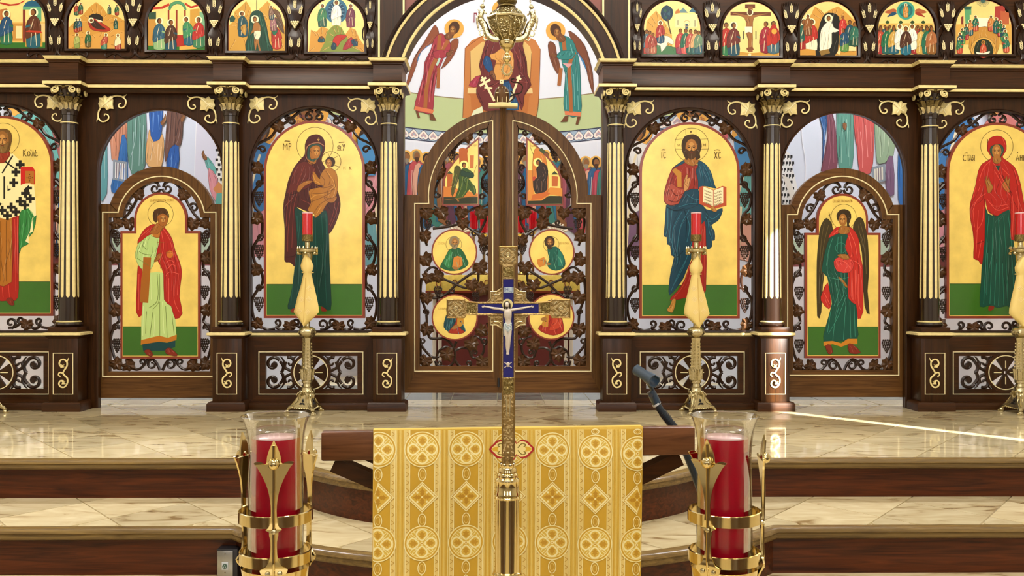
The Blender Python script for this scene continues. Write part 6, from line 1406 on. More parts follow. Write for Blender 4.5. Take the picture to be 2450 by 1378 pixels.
# ---- hanging brass lamp
Y = 5.7; cx = 1213; k = 1/pxm(Y); zy = lambda y: U(cx, y, Y).z; c = U(cx, 90, Y); X0 = c.x; ctr = (X0, Y, 0)
T = thing('hanging_lamp', 'ornate pierced brass lamp hanging in the central arch', 'hanging lamp', (X0, Y, zy(183)))
MB().lathe(prof([(12, -10), (17, -6), (23, 0), (24, 5), (20, 11), (15, 13), (20, 14), (21, 17), (16, 19)], cx, Y), ctr, 28).build('crown_cap', 'dark_brass', T)
MB().lathe(prof([(15, 17), (18, 24), (34, 28), (40, 34), (43, 42)], cx, Y), ctr, 8, a0=.2).build('upper_bowl', 'dark_brass', T)
MB().lathe(prof([(42, 38), (49, 42), (50, 45), (48, 48), (44, 49)], cx, Y), ctr, 8, a0=.2).build('rim', 'old_brass', T)
MB().lathe(smooth_prof(prof([(46, 47), (44, 58), (39, 70), (31, 82), (22, 92), (17, 98)], cx, Y)), ctr, 8, a0=.2).build('lower_bowl', 'dark_brass', T)
mb = MB(); rr_ = random.Random(8)
def bowl_r(y):
    t = [(19, 17), (26, 30), (29, 36), (35, 41), (41, 43), (49, 46), (58, 44), (70, 39), (82, 31), (92, 22)]
    for (a, ra_), (b, rb_) in zip(t, t[1:]):
        if a <= y <= b: return ra_+(rb_-ra_)*(y-a)/(b-a)
    return 20
for i in range(420):
    y = rr_.choice((rr_.uniform(21, 39), rr_.uniform(51, 91), rr_.uniform(51, 91))); a = rr_.uniform(0, 2*PI); rr2 = rr_.uniform(1.8, 3.4); st = rr_.uniform(0, 6.3); pts = []
    for j in range(6):
        w_ = st+j*.85; yy = y+rr2*math.sin(w_); aa = a+rr2*math.cos(w_)/bowl_r(y); w8 = math.cos(PI/8)/math.cos(((aa-.2) % (PI/4))-PI/8); r = (bowl_r(min(92, max(19, yy)))*w8+.4)*k
        pts.append((X0+r*math.cos(aa), Y+r*math.sin(aa), zy(yy)))
    mb.tube(pts, .8*k, seg=4)
tag(mb.build('filigree', 'old_brass', T), kind='stuff')
for i in range(8):
    a = .2+i*PI/4
    MB().tube([(X0+h*k*math.cos(a), Y+h*k*math.sin(a), zy(y)) for h, y in ((46.5, 47), (44.5, 58), (39.5, 70), (31.5, 82), (22.5, 92), (17.5, 98))], 1.3*k, seg=5).build('rib', 'old_brass', T)
MB().lathe(smooth_prof(prof([(15, 97), (18, 99), (18, 106), (14, 114), (9, 118), (6, 122), (4, 124), (4, 129), (7, 132), (10, 139), (8, 146), (4, 149), (3, 152)], cx, Y), 2), ctr, 24).build('drop', 'brass', T)
rg = thing_ring = MB()
rg.tube([(X0+10.5*k*math.cos(a), Y, zy(166)+12.5*k*math.sin(a)) for a in [i*2*PI/24 for i in range(25)]], 2.2*k, seg=6)
for i in range(16): a = i*2*PI/16; rg.ball((X0+13*k*math.cos(a), Y, zy(166)+15*k*math.sin(a)), 2.*k, 6, 4)
rg.build('ring_pendant', 'old_brass', T)
for q, a in enumerate((178, 4, 95)):
    a = math.radians(a); d = Vector((math.cos(a), math.sin(a), 0)); t = Vector((-d.y, d.x, 0))
    Q = lambda r, y: tuple(Vector((X0, Y, zy(y)))+d*(r if r < 40 else 40+(r-40)*.78)*k)
    mb = MB()
    pts = cr([Q(20, 94), Q(34, 92), Q(46, 84), Q(52, 70), Q(58, 58), Q(66, 50), Q(70, 40), Q(66, 30), Q(62, 24)], n=4); mb.tube(pts, [(8.5-.08*i)*k for i in range(len(pts))], seg=7)
    rb2 = random.Random(q)
    for y, r, w_ in ((90, 34, 7), (84, 44, 8), (76, 52, 8), (66, 57, 9), (56, 63, 10), (48, 68, 10), (40, 70, 9), (33, 68, 8)):
        mb.ball(Q(r, y), w_*.8*k, 8, 6)
        for j in range(12): a_ = rb2.uniform(0, 6.3); mb.ball(tuple(Vector(Q(r+w_*.7*math.cos(a_), y+w_*.7*math.sin(a_)))+t*rb2.uniform(-6, 6)*k), rb2.uniform(1.6, 3.)*k, 6, 4)
    for sg in (-1, 1):
        wg = cr([tuple(Vector(Q(66, 44))+t*sg*3*k), tuple(Vector(Q(78, 40))+t*sg*8*k), tuple(Vector(Q(80, 54))+t*sg*9*k), tuple(Vector(Q(76, 70))+t*sg*6*k)], n=4); mb.tube(wg, [3.4*k*(1-.04*i) for i in range(len(wg))], seg=6)
    mb.tube([Q(66+7*math.cos(w_), 78+7*math.sin(w_)) for w_ in [i*.45 for i in range(16)]], [2*k*(1-.03*i) for i in range(16)], seg=5)
    mb.tube([Q(54+6*math.cos(w_), 90+6*math.sin(w_)) for w_ in [i*.5 for i in range(13)]], 1.8*k, seg=5)
    br = mb.build('figure_bracket', 'old_brass', T)
    mb = MB(); mb.ball(Q(64, 15), 6*k, 10, 8); mb.tube([Q(64, 30), Q(65, 22)], [6*k, 4*k], seg=8); mb.tube([Q(66, 28), Q(74, 30), Q(76, 22)], 2*k, seg=5); mb.tube([tuple(Vector(Q(62, 28))+t*2*k), tuple(Vector(Q(52, 34))+t*6*k)], 2*k, seg=5)
    mb.build('cherub', 'old_brass', br)
    mb = MB(); p0, p1 = Vector(Q(62, 9)), Vector(Q(28, -140)); n_ = 30
    for i in range(n_):
        pc = p0+(p1-p0)*(i+.5)/n_; dr = (p1-p0).normalized(); sd = dr.cross(t).normalized() if i % 2 else t
        mb.tube([tuple(pc+dr*3.2*k*math.cos(w_)+sd*1.5*k*math.sin(w_)) for w_ in [j*PI/4 for j in range(9)]], .6*k, seg=4)
    mb.build('chain', 'old_brass', T)
# ---- carved mitre with cross and staff on the royal doors
Y = YD-.005; k = 1/pxm(Y); cx = 1201; zy = lambda y: U(cx, y, Y).z; X0 = U(cx, 230, Y).x
T = thing('mitre_carving', 'carved bishop mitre with gilt cross and staff atop the royal doors', 'carving', (X0, Y, zy(258)))
MB().box(U(1169, 253, Y).x, U(1238, 253, Y).x, Y-.05, Y+.03, zy(258), zy(250), .003).build('shelf', 'gilt', T)
MB().lathe(smooth_prof(prof([(3, 205), (9, 208), (15, 215), (18, 226), (17, 240), (15, 249)], cx, Y)), (X0, Y-.01, 0), 24, sy=.55).build('mitre', 'door_z', T)
mb = MB()
for hw, y in ((15.6, 248), ): mb.tube([(X0+hw*k*math.cos(a), Y-.01+hw*k*.55*math.sin(a), zy(y)) for a in [i*2*PI/20 for i in range(21)]], 1.5*k, seg=5)
for x0_ in (-11, 0, 11):
    mb.tube([(X0+x0_*k*(1-.3*(i/6)**2), Y-.01-.55*math.sqrt(max(0, (18*k)**2-(x0_*k)**2))*(1-.35*(i/6)), zy(246-i*6)) for i in range(7)], 1.1*k, seg=5)
for x0_ in (-11, 11): mb.tube([(X0+(x0_-4)*k, Y-.012-.5*k*14, zy(224)), (X0+(x0_+4)*k, Y-.012-.5*k*14, zy(224))], 1.1*k, seg=5)
mb.build('gilt_bands', 'gilt_line', T)
mb = MB(); mb.lathe([(0, -3*k), (3.5*k, 0), (0, 3*k)], (X0, Y-.01, zy(203)), 10); mb.build('finial', 'old_brass', T)
mb = MB(); p = gl(rect(1195.5, 191.5, 1204.5, 200.5), Y); mb.prism([p, gl(rect(1198.5, 194.5, 1201.5, 197.5), Y)], Y-.014, Y-.006); mb.build('gilt_square', 'gilt_line', T)
BD = [0]
def bar(mb, x0, y0, x1, y1, w):
    BD[0] += .0012
    dx, dy = x1-x0, y1-y0; d = math.hypot(dx, dy); nx, ny = -dy/d*w/2, dx/d*w/2
    mb.prism([gl([(x0+nx, y0+ny), (x0-nx, y0-ny), (x1-nx, y1-ny), (x1+nx, y1+ny)], Y)], Y-.02-BD[0], Y-.014)
mb = MB()
bar(mb, 1153, 185, 1183, 243, 5); bar(mb, 1150, 195, 1163, 187, 5); bar(mb, 1148, 207, 1173, 192, 5); bar(mb, 1159, 211, 1178, 213, 4.5); mb.build('gilt_cross', 'gilt_line', T)
mb = MB()
bar(mb, 1243, 182, 1218, 250, 5); bar(mb, 1235, 187, 1247, 191, 5); mb.build('gilt_staff', 'gilt_line', T)
mb = MB(); ptube(mb, cr(num('1220 232 1230 226 1246 222 1250 206 1240 198 1226 196 1223 190 1230 188'), n=5), 1.7, Y-.03); ptube(mb, cr(num('1219 243 1230 234 1226 222 1221 218'), n=4), 1.7, Y-.03); mb.build('serpent', 'carve', T)
# ---- altar table seen through the royal doors
Y = 8.0; zy = lambda y: U(1203, y, Y).z; xl, xr = U(1030, 800, Y).x, U(1376, 800, Y).x; k = 1/pxm(Y)
T = thing('altar_table', 'altar table with gold cloth band behind the royal doors', 'altar', (XC, Y+.4, ZP))
MB().box(xl+.04, xr-.04, Y+.05, Y+.85, ZP, zy(700), .006).build('body', 'altar_red', T)
for x in (xl+.03, xl+.075, xr-.075, xr-.03): MB().lathe([(.025, ZP), (.025, ZP+.04), (.016, ZP+.05), (.016, zy(712)), (.025, zy(705)), (.025, zy(702))], (x, Y+.04, 0), 12).build('corner_column', 'altar_white', T)
MB().box(xl-.04, xr+.04, Y, Y+.9, zy(700), zy(658), .006).build('gold_cloth', 'altar_gold', T)
MB().box(xl-.042, xr+.042, Y-.004, Y+.02, zy(701), zy(696)).build('red_hem', 'icon_red', T)
mb = MB()
for i in range(9):
    x = xl+(xr-xl)*(i+.5)/9; mb.strip([(x+.02*math.cos(a), zy(678)+.03*math.sin(a)) for a in [j*PI/5 for j in range(10)]], [(-.003, Y-.001), (-.003, Y-.004), (.003, Y-.004), (.003, Y-.001)], closed=True)
mb.build('embroidery', 'icon_red', T)
for i, (px, y0_) in enumerate(((1133, 506), (1158, 512), (1247, 512), (1275, 506))):
    x = U(px, 530, Y+.3).x; z0, z1 = zy(658), U(px, y0_, Y+.3).z
    V = thing('altar_candle', f'{("outer", "inner")[i in (1, 2)]} red altar candle {"left" if i < 2 else "right"} behind the royal doors', 'candle', (x, Y+.3, z0), 'altar candles')
    MB().lathe([(.05, z0), (.05, z0+.012), (.014, z0+.03), (.012, z1-.2), (.03, z1-.185), (.036, z1-.17), (.01, z1-.165)], (x, Y+.3, 0), 16).build('holder', 'brass', V)
    MB().lathe([(.032, z1-.165), (.035, z1-.16), (.035, z1), (.03, z1)], (x, Y+.3, 0), 20).build('red_glass', 'red_glass', V)
for i, px in enumerate((1098, 1332)):
    x = U(px, 545, Y+.2).x; z = U(px, 560, Y+.2).z; V = thing('ripidion', f'white fan shaped altar ornament {"left" if i == 0 else "right"} behind the royal doors', 'ornament', (x, Y+.2, zy(658)), 'altar fans')
    MB().lathe([(.03, zy(658)), (.03, zy(658)+.01), (.008, zy(658)+.02), (.008, z)], (x, Y+.2, 0), 10).build('handle', 'brass', V)
    mb = MB()
    for j in range(9):
        a = math.radians(20+j*17.5); mb.tube([(x, Y+.2, z), (x+.07*math.cos(a), Y+.195, z+.07*math.sin(a)), (x+.1*math.cos(a), Y+.198, z+.1*math.sin(a))], [.006, .012, .009], seg=6)
    mb.build('fan', 'altar_white', V)
# ================================================================== foreground
# ---- lectern seen from behind, with folding legs
YL0, YL1 = 1.80, 1.865
A, B = U(768, 1035, YL0), U(1664, 1021, YL1)
la = math.atan2(B.y-A.y, B.x-A.x); LX = Vector((math.cos(la), math.sin(la), 0)); LY = Vector((-math.sin(la), math.cos(la), 0)); LW = (B-A).length
zt = (A.z+B.z)/2; zbm = zt-.0545
T = thing('lectern', 'wooden folding lectern draped with gold brocade', 'lectern', (A.x+LX.x*LW/2+LY.x*.2, A.y+LX.y*LW/2+LY.y*.2, 0))
def LF(u, v, z): p = A+LX*u+LY*v; return (p.x, p.y, z)
def lbox(name, u0, u1, v0, v1, z0, z1, m='stand_wood', b=.004):
    mb = MB().box(u0, u1, v0, v1, z0, z1, b); mb.v = [Vector(LF(*v)) for v in mb.v]; return mb.build(name, m, T)
lbox('edge_beam', 0, LW, 0, .03, zbm, zt)
mb = MB(); V8 = [LF(u, v, z+dz) for u in (.01, LW-.01) for v, z in ((.03, zt-.004), (.40, zt-.09)) for dz in (0, -.018)]
mb.add(V8, [(0, 1, 3, 2), (4, 6, 7, 5), (0, 2, 6, 4), (1, 5, 7, 3), (0, 4, 5, 1), (2, 3, 7, 6)]).build('book_board', 'stand_wood', T, smooth=False)
zj = zbm-.155
for s_ in (0, 1):
    u0, u1 = (.02, LW*.5-.02) if s_ == 0 else (LW-.02, LW*.5+.02)
    for v0 in (.05, .30):
        P0, P1 = Vector(LF(u0, v0, zbm-.012)), Vector(LF(u1, v0, zj)); dr = (P1-P0).normalized(); n = Vector((0, 0, 1))-dr*dr.z; n = n.normalized()*.014; w = LY*.02
        vs = [P0+n+w, P0-n+w, P0-n-w, P0+n-w, P1+n+w, P1-n+w, P1-n-w, P1+n-w]
        MB().add(vs, [(0, 1, 2, 3), (7, 6, 5, 4), (0, 4, 5, 1), (1, 5, 6, 2), (2, 6, 7, 3), (3, 7, 4, 0)]).build('brace', 'wood_x', T, smooth=False)
lbox('post', LW*.5-.04, LW*.5+.04, .13, .21, .06, zbm-.02, 'wood_z'); lbox('cross_bar', LW*.5-.03, LW*.5+.03, .03, .33, zj-.03, zj+.02, 'wood_x')
lbox('foot', LW*.5-.25, LW*.5+.25, .13, .21, 0, .06, 'wood_x'); lbox('foot', LW*.5-.04, LW*.5+.04, -.0, .36, 0, .055, 'wood_x')
# ---- brocade cloth hanging over the lectern
C0 = U(893, 1028, YL0); C1 = U(1533, 1020, YL1)
u0c = (C0-A).dot(LX); u1c = (C1-A).dot(LX)
ztop = zt+.004
def drape(u, s):
    "u across 0..1, s = distance down the front from the top edge"
    wv = .0035*math.sin(u*9+.6)*min(1, max(0, s)/.1)+.0012*math.sin(u*23)*min(1, max(0, s)/.25)
    if s < 0: return Vector(LF(u0c+(u1c-u0c)*u, .004-s*.97, ztop+s*.22+.002))
    r = .006
    x = u0c+(u1c-u0c)*u-.004*s*(1 if u < .5 else 0)-(.012*s if u > .5 else 0)*2*(u-.5)
    return Vector(LF(x, -.006-wv-.004*min(1, s/.06), ztop-max(0, s)))
V = thing('brocade_cloth', 'gold brocade cloth with rosettes and diamonds hanging over the lectern', 'cloth', (C0.x, C0.y-.01, .35))
mb = MB(); NU = 48; ss = [-.36, -.2, -.05, -.01, 0, .004, .012, .03, .06, .1, .16, .22, .28, .34, .4, .46, .52]
vs = [drape(q/NU, s) for s in ss for q in range(NU+1)]; nF = len(vs)
N1 = NU+1
fs = [(i*N1+q, (i+1)*N1+q, (i+1)*N1+q+1, i*N1+q+1) for i in range(len(ss)-1) for q in range(NU)]
mb.add(vs, fs).build('cloth', 'cloth_gold', V, ang=60)
zpx = lambda y: (U(1213, 1024, 1.83).z-U(1213, y, 1.80).z)
def DM(px, py, i=0):
    u = (px-893)/640; s = (py-1026+6*u)/pxm(1.81)
    p = drape(min(1, max(0, u)), s); return p-LY*(.0008+i*1.2e-5)+Vector((0, 0, 0))
P = Paint(DM, 9); P.auto = False
hi, md, dk_ = 'f0e4a8', 'dcbc5c', 'b98820'
def vline(col, w, x): P.l(col, w, [(x, 1027+i*20) for i in range(19)], sm=0)
cols = [905, 1007, 1110, 1213, 1314, 1417, 1520]
def inside(a): return 894 <= a <= 1532
for cxp in cols:
    P.n = 0
    for x, col, w in ((cxp, 'c89e2e', 56), (cxp-34, 'e2c878', 9), (cxp+34, 'e2c878', 9), (cxp-29, hi, 1.5), (cxp-39, hi, 1.5), (cxp+29, hi, 1.5), (cxp+39, hi, 1.5)):
        if inside(x-w/2) and inside(x+w/2): vline(col, w, x)
        elif col == 'c89e2e':
            a, b = max(894, x-w/2), min(1532, x+w/2); vline(col, b-a, (a+b)/2)
    for x, col, w in ((cxp+51.5-5, 'cfa53c', 2), (cxp+51.5, 'e0c468', 2.4), (cxp+51.5+5, 'cfa53c', 2), (cxp+51.5-9, 'e8d488', 1.6), (cxp+51.5+9, 'e8d488', 1.6)):
        if inside(x): vline(col, w, x)
    for j in range(19):
        for sx in (-34, 34):
            x, y = cxp+sx, 1036+j*19
            if inside(x-4) and inside(x+4): P.l('b98c2c', 1.3, [(x-3, y-5), (x+3, y), (x-3, y+5)])
def clipx(pts): return [(min(1531, max(895, a)), b) for a, b in pts]
def rosette(x, y, r):
    P.p('d9b64c', clipx(arc(x, y, r, 0, 360, 36)[:-1]), 0); 
    for rr, col, w in ((r, hi, 2.2), (r-3.2, 'c69a30', 2.4), (r-6, hi, 1.4)): P.l(col, w, clipx(arc(x, y, rr, 0, 360, 36)[:-1]), sm=0, closed=True)
    for q in range(4):
        a = q*PI/2; ca, sa = math.cos(a), math.sin(a); R = lambda p: clipx([(x+(u*ca-v*sa)*r/42, y+(u*sa+v*ca)*r/42) for u, v in p])
        if not (895 < x+20*ca < 1531): continue
        P.p(hi, R([(5, 0), (12, -9), (22, -15), (32, -10), (35, 0), (32, 10), (22, 15), (12, 9)]), n=3); P.p('d6b14a', R([(9, 0), (14, -6), (22, -11), (29, -7), (32, 0), (29, 7), (22, 11), (14, 6)]), n=3)
        P.p('c0922a', R([(12, 0), (15, -4), (18, -8), (20, -4), (25, -8), (25, -3), (30, 0), (25, 3), (25, 8), (20, 4), (18, 8), (15, 4)]), n=2)
        P.l(hi, 1.4, R([(8, 8), (20, 19), (26, 24)]), R([(12, 12), (14, 22), (20, 28)]), R([(12, 12), (22, 14), (28, 20)]))
    P.e('f4e8b0', x, y, 3.8); P.e('c69a30', x, y, 2)
def diamond(x, y, r):
    D = lambda k: clipx([(x-r*k, y), (x, y-r*k), (x+r*k, y), (x, y+r*k)])
    P.p(hi, D(1.), 0); P.p('c69a30', D(.92), 0); P.p(hi, D(.86), 0); P.p('d4ac40', D(.72), 0)
    for q in range(4):
        a = q*PI/2; ca, sa = math.cos(a), math.sin(a); R = lambda p: clipx([(x+u*ca-v*sa, y+u*sa+v*ca) for u, v in p])
        if not (895 < x+10*ca < 1531): continue
        P.p('b98a24', R([(2, 0), (8, -5), (12, -3), (12, -7), (17, -2), (22, 0), (17, 2), (12, 7), (12, 3), (8, 5)]), n=2); P.e(hi, *R([(11, 11)])[0], 2.6) if x+14 < 1531 and x-14 > 895 else None
    P.e(hi, x, y, 2.4)
def link(x, y, h):
    P.l(hi, 2.2, clipx(arc(x, y, 9, 0, 360, 18, ry=h)[:-1]), sm=0, closed=True); P.l('e4c870', 1.4, clipx(arc(x, y, 5, 0, 360, 14, ry=h*.6)[:-1]), sm=0, closed=True); P.e('c69a30', x, y, 2, 4)
BASE = 90
for i, cxp in enumerate(cols):
    sh = (0, 0, 0, 2, 6, 15, 23)[i]*.6
    for row in range(2):
        P.n = BASE
        y = 1072+sh+row*223; rosette(cxp, y, 41)
        P.n = BASE; link(cxp, y+59, 15); diamond(cxp, y+113, 37); P.n = BASE; link(cxp, y+168, 15)
    link(cxp, 1030+sh*.2, 6) if i in (5, 6) else None
# embroidered badge with red edge
ex, ey = 1217, 1073
P.n = 150
bd = num('-54 0 -44 -12 -36 -20 -22 -22 -12 -14 -8 -22 0 -30 8 -22 12 -14 22 -22 36 -20 44 -12 54 0 44 12 36 20 22 22 12 14 8 22 0 30 -8 22 -12 14 -22 22 -36 20 -44 12')
P.p('a8201c', [(ex+a, ey+b) for a, b in bd], n=2); P.p('ecd890', [(ex+a*.9, ey+b*.84) for a, b in bd], n=2)
for s_ in (-1, 1):
    for q in (-1, 1): P.l('7c6a20', 2.4, [(ex+s_*14, ey+q*3), (ex+s_*24, ey+q*13), (ex+s_*33, ey+q*10), (ex+s_*28, ey+q*5)])
    P.p('d8ac30', [(ex+s_*a, ey+b) for a, b in num('30 -6 40 -5 48 0 40 5 30 6 34 0')], n=2)
P.build('woven_pattern', V, 'brocade')
# ---- processional cross on a brass staff
YQ = 1.60; cx = 1216; k = 1/pxm(YQ); zy = lambda y: U(cx, y, YQ).z; X0 = U(cx, 900, YQ).x; ctr = (X0, YQ, 0)
T = thing('processional_cross', 'processional cross with blue enamel crucifix on a polished brass staff', 'cross', (X0, YQ, 0))
def PRB(name, polys, y0, y1, m, par=None, holes=()): return MB().prism([gl(polys, YQ)]+[gl(h, YQ) for h in holes], YQ-y0, YQ+y1).build(name, m, par or T)
body = num('1193 589 1238 589 1238 630 1232 636 1232 722 1291 722 1316 720 1320 715 1364 715 1364 761 1320 761 1316 754 1291 753 1232 753 1232 1092 1200 1092 1200 753 1141 753 1116 754 1112 761 1069 761 1069 715 1112 715 1116 720 1141 722 1200 722 1200 636 1193 630')
PRB('cross_body', body, .006, .006, 'cross_bronze')
MB().strip(gl(body, YQ)[::-1] if True else 0, [(.0, YQ), (.0, YQ-.008), (.0012, YQ-.0088), (.0024, YQ-.008), (.0024, YQ)], closed=True).build('raised_rim', 'cross_bronze', T)
for sx in (-1, 1):
    for sy in (-1, 1):
        gus = [(cx+sx*(a), 737.5+sy*b) for a, b in ((16, 15), (50, 15), (42, 23), (42, 40), (28, 40), (16, 48))]
        G = PRB('corner_step', gus, .003, .004, 'cross_bronze')
        mb = MB()
        for kk in (1., .68): ptube(mb, [(cx+sx*(16+(a-16)*kk), 737.5+sy*(15+(b-15)*kk)) for a, b in ((50, 15), (42, 23), (42, 40), (28, 40), (16, 48))], 1.5, YQ-.004, flat=.8)
        mb.build('step_edge', 'silver_gilt', G)
for ex, ey in ((1215.5, 609.5), (1090.5, 738), (1342, 738)):
    mb = MB()
    for pts, w in (([(-15, 0), (0, -15), (15, 0), (0, 15), (-15, 0)], 1.9), (arc(0, 0, 4.2, 0, 360, 14), 1.7)):
        ptube(mb, [(ex+a, ey+b) for a, b in pts], w, YQ-.0065, flat=.8)
    for sx in (-1, 1):
        for sy in (-1, 1): ptube(mb, [(ex+sx*9, ey+sy*17), (ex+sx*17, ey+sy*9)], 1.8, YQ-.0065, flat=.8)
    mb.ball(U(ex, ey, YQ-.006), 2.4*k, 8, 6)
    mb.build('end_ornament', 'silver_gilt', T)
for r_ in ((1205, 640, 1228, 662), (1117, 725, 1139, 751), (1293, 725, 1315, 751), (1204, 906, 1228, 942)):
    PRB('hammered_panel', rect(*r_), .0072, 0, 'dark_brass')
blue = num('1204 668 1229 668 1229 727 1288 727 1288 751 1229 751 1229 901 1204 901 1204 751 1144 751 1144 727 1204 727')
PRB('enamel', blue, .0074, 0, 'enamel')
mb = MB()
bl = num('1202 665.5 1231 665.5 1231 725 1290 725 1290 753 1231 753 1231 903.5 1202 903.5 1202 753 1142 753 1142 725 1202 725')
for a, b in zip(bl, bl[1:]+bl[:1]):
    n_ = max(1, round(math.hypot(b[0]-a[0], b[1]-a[1])/3.35))
    for i in range(n_): mb.ball(U(a[0]+(b[0]-a[0])*i/n_, a[1]+(b[1]-a[1])*i/n_, YQ-.0078), 1.5*k, 6, 4)
tag(mb.build('bead_border', 'silver_gilt', T), kind='stuff')
PRB('title_plate', rect(1205, 687, 1228.5, 699.5), .0082, 0, 'white_cloth')
P = Paint(plane(YQ-.0082)); P.t('3a4a90', 'ІНЦІ', 1216.7, 697.5, 9, .8); P.build('title_lettering', T)
# the carved figure on the cross
MB().lathe([(0, -.0015), (13*k, -.0015), (13*k, .0015), (0, .0015)], (0, 0, 0), 28).v
mb = MB(); hc = U(1214, 728, YQ); vs = []
mb.prism([gl(arc(1214, 728, 13, 0, 360, 28)[:-1], YQ)], YQ-.0095, YQ-.0072); mb.build('halo', 'gilt', T)
def Q(px, py, d): return tuple(U(px, py, YQ-d))
mb = MB()
def limb(pts, rad): 
    pts = cr([Q(*p) for p in pts], n=3); R = cr([(r, 0) for r in rad], n=3); mb.tube(pts, [max(.2, r[0])*k for r in R], seg=8)
limb([(1209, 742, .0125), (1196, 739, .0125), (1182, 737.5, .0115), (1168, 734.5, .011), (1160, 733.5, .0105)], (3.4, 2.9, 2.6, 1.9, 1.5))
limb([(1221, 742, .0125), (1234, 740, .0125), (1248, 737.5, .0115), (1262, 735, .011), (1270, 733.5, .0105)], (3.4, 2.9, 2.6, 1.9, 1.5))
for sx, hx in ((-1, 1157), (1, 1273)):
    for q in range(4): mb.tube([Q(hx-sx*3, 733.5, .0105), Q(hx+sx*1.5, 732+q*1.1, .0105), Q(hx+sx*(4.5 if q in (1, 2) else 3.5), 731.5+q*1.2, .0102)], [1.1*k, .75*k, .4*k], seg=5)
    mb.tube([Q(hx-sx*3, 733, .0105), Q(hx-sx*.5, 730.4, .0105)], [1*k, .5*k], seg=5)
limb([(1215, 738, .013), (1215, 745, .0145), (1215, 755, .0145), (1216, 764, .0135), (1216, 772, .0135), (1216, 781, .0135)], (4, 9, 9.2, 7.4, 7, 7.6))
limb([(1212, 780, .0135), (1212, 797, .014), (1213.5, 812, .0145), (1213, 828, .0125), (1214, 842, .0115), (1213.5, 848, .012)], (5, 4.9, 3.9, 3.5, 2.4, 2.6))
limb([(1219.5, 780, .0135), (1219, 797, .0145), (1218, 812, .0155), (1217, 828, .0135), (1216, 842, .0125), (1216, 848, .013)], (5, 4.9, 3.9, 3.5, 2.4, 2.6))
mb.ball(Q(1213, 729, .0155), 6.2*k, 12, 10, sx=.85, sz=1.15); mb.tube([Q(1214, 734, .0145), Q(1215, 741, .0135)], [3.4*k, 4*k], seg=8)
mb.ball(Q(1213, 730.5, .0198), 1.3*k, 6, 5, sz=1.5)
mb.build('corpus', 'ivory', T, ang=80)
mb = MB(); mb.ball(Q(1213, 726.5, .0132), 6.9*k, 12, 8, sz=.95); mb.ball(Q(1212.6, 735.5, .0185), 3.2*k, 8, 6, sz=1.1); mb.tube([Q(1206.5, 726, .0145), Q(1206, 735, .014), Q(1208, 741, .0135)], [2.2*k, 2.2*k, 1*k], seg=6); mb.tube([Q(1219.5, 726, .0145), Q(1220, 735, .014), Q(1219, 741, .0135)], [2.2*k, 2.2*k, 1*k], seg=6)
mb.build('hair_and_beard', 'wick', T)
mb = MB(); mb.ball(Q(1213.2, 730, .0185), 4.5*k, 10, 8, sx=.85, sz=1.2); mb.build('face', 'ivory', T)
mb = MB(); mb.lathe([(7.8*k, -12*k), (9*k, -8*k), (8.6*k, 0), (7.8*k, 8*k), (7.4*k, 11*k)], Q(1216, 781, .0135), 16, sy=.75)
for q in range(4): mb.tube([Q(1208, 773+q*3, .0165), Q(1215, 778+q*4, .0205), Q(1224, 774+q*3.5, .017)], 1.1*k, seg=5)
mb.tube([Q(1208.5, 774, .0145), Q(1206.5, 785, .0135), Q(1206.5, 803, .012)], [2.8*k, 2.6*k, 1.6*k], seg=6, flat=.6); mb.build('loincloth', 'white_cloth', T)
mb = MB(); mb.ball(Q(1215.5, 871, .0085), 4.6*k, 10, 8, sy=.6); mb.ball(Q(1215.5, 875.5, .0085), 2.6*k, 8, 6, sy=.6)
for a, b in (((1208, 867.5), (1223, 879)), ((1223, 867.5), (1208, 879))):
    mb.tube([Q(*a, .008), Q(*b, .008)], .9*k, seg=5)
    for p_ in (a, b): mb.ball(Q(*p_, .008), 1.6*k, 6, 5)
mb.build('skull_and_bones', 'ivory', T)
mb = MB()
for pts in ([(1204, 946), (1211, 958), (1213, 996)], [(1228, 946), (1221, 958), (1219, 996)], [(1211, 946), (1216, 975), (1221, 946)], [(1206, 1074), (1211, 1062), (1216, 1072), (1221, 1062), (1226, 1074)], [(1207, 1050), (1212, 1046), (1216, 1052), (1220, 1046), (1225, 1050)], [(1212, 1030), (1216, 1022), (1220, 1030), (1216, 1037), (1212, 1030)]): ptube(mb, pts, 1.6, YQ-.006, flat=.8)
for x in (1204, 1216, 1228): mb.ball(Q(x, 1083, .006), 3*k, 8, 6)
mb.build('handle_relief', 'silver_gilt', T)
cz = 1214; X1 = U(cz, 1200, YQ).x
MB().lathe(prof([(14.5, 1088), (14.5, 1108), (18, 1108)], cz, YQ), (X1, YQ, 0), 28).build('socket', 'cross_bronze', T)
MB().lathe(prof([(17, 1107), (19.5, 1109), (19.5, 1115), (18, 1117), (22, 1121), (23, 1127), (21, 1130), (25, 1133), (26.5, 1138), (25, 1142), (29, 1145), (30.5, 1149), (29, 1153), (29, 1174), (31, 1177), (31, 1183), (28, 1186), (30.5, 1189), (30, 1192), (28, 1193)], cz, YQ), (X1, YQ, 0), 40).build('knop', 'brass', T)
zend = .03
MB().lathe(prof([(29, 1192), (29.5, 1364), (34, 1366), (35, 1372), (34, 1378), (29, 1380)], cz, YQ)[::-1][:0] or [(29*k, zend), (29.5*k, zy(1381)), (34*k, zy(1379)), (35.5*k, zy(1373)), (34*k, zy(1367)), (29.5*k, zy(1365)), (29*k, zy(1192))], (X1, YQ, 0), 40).build('staff', 'brass', T)
MB().lathe([(.14, 0), (.14, .012), (.1, .025), (.04, .035), (.03, .06)], (X1, YQ, 0), 40).build('foot', 'brass', T)
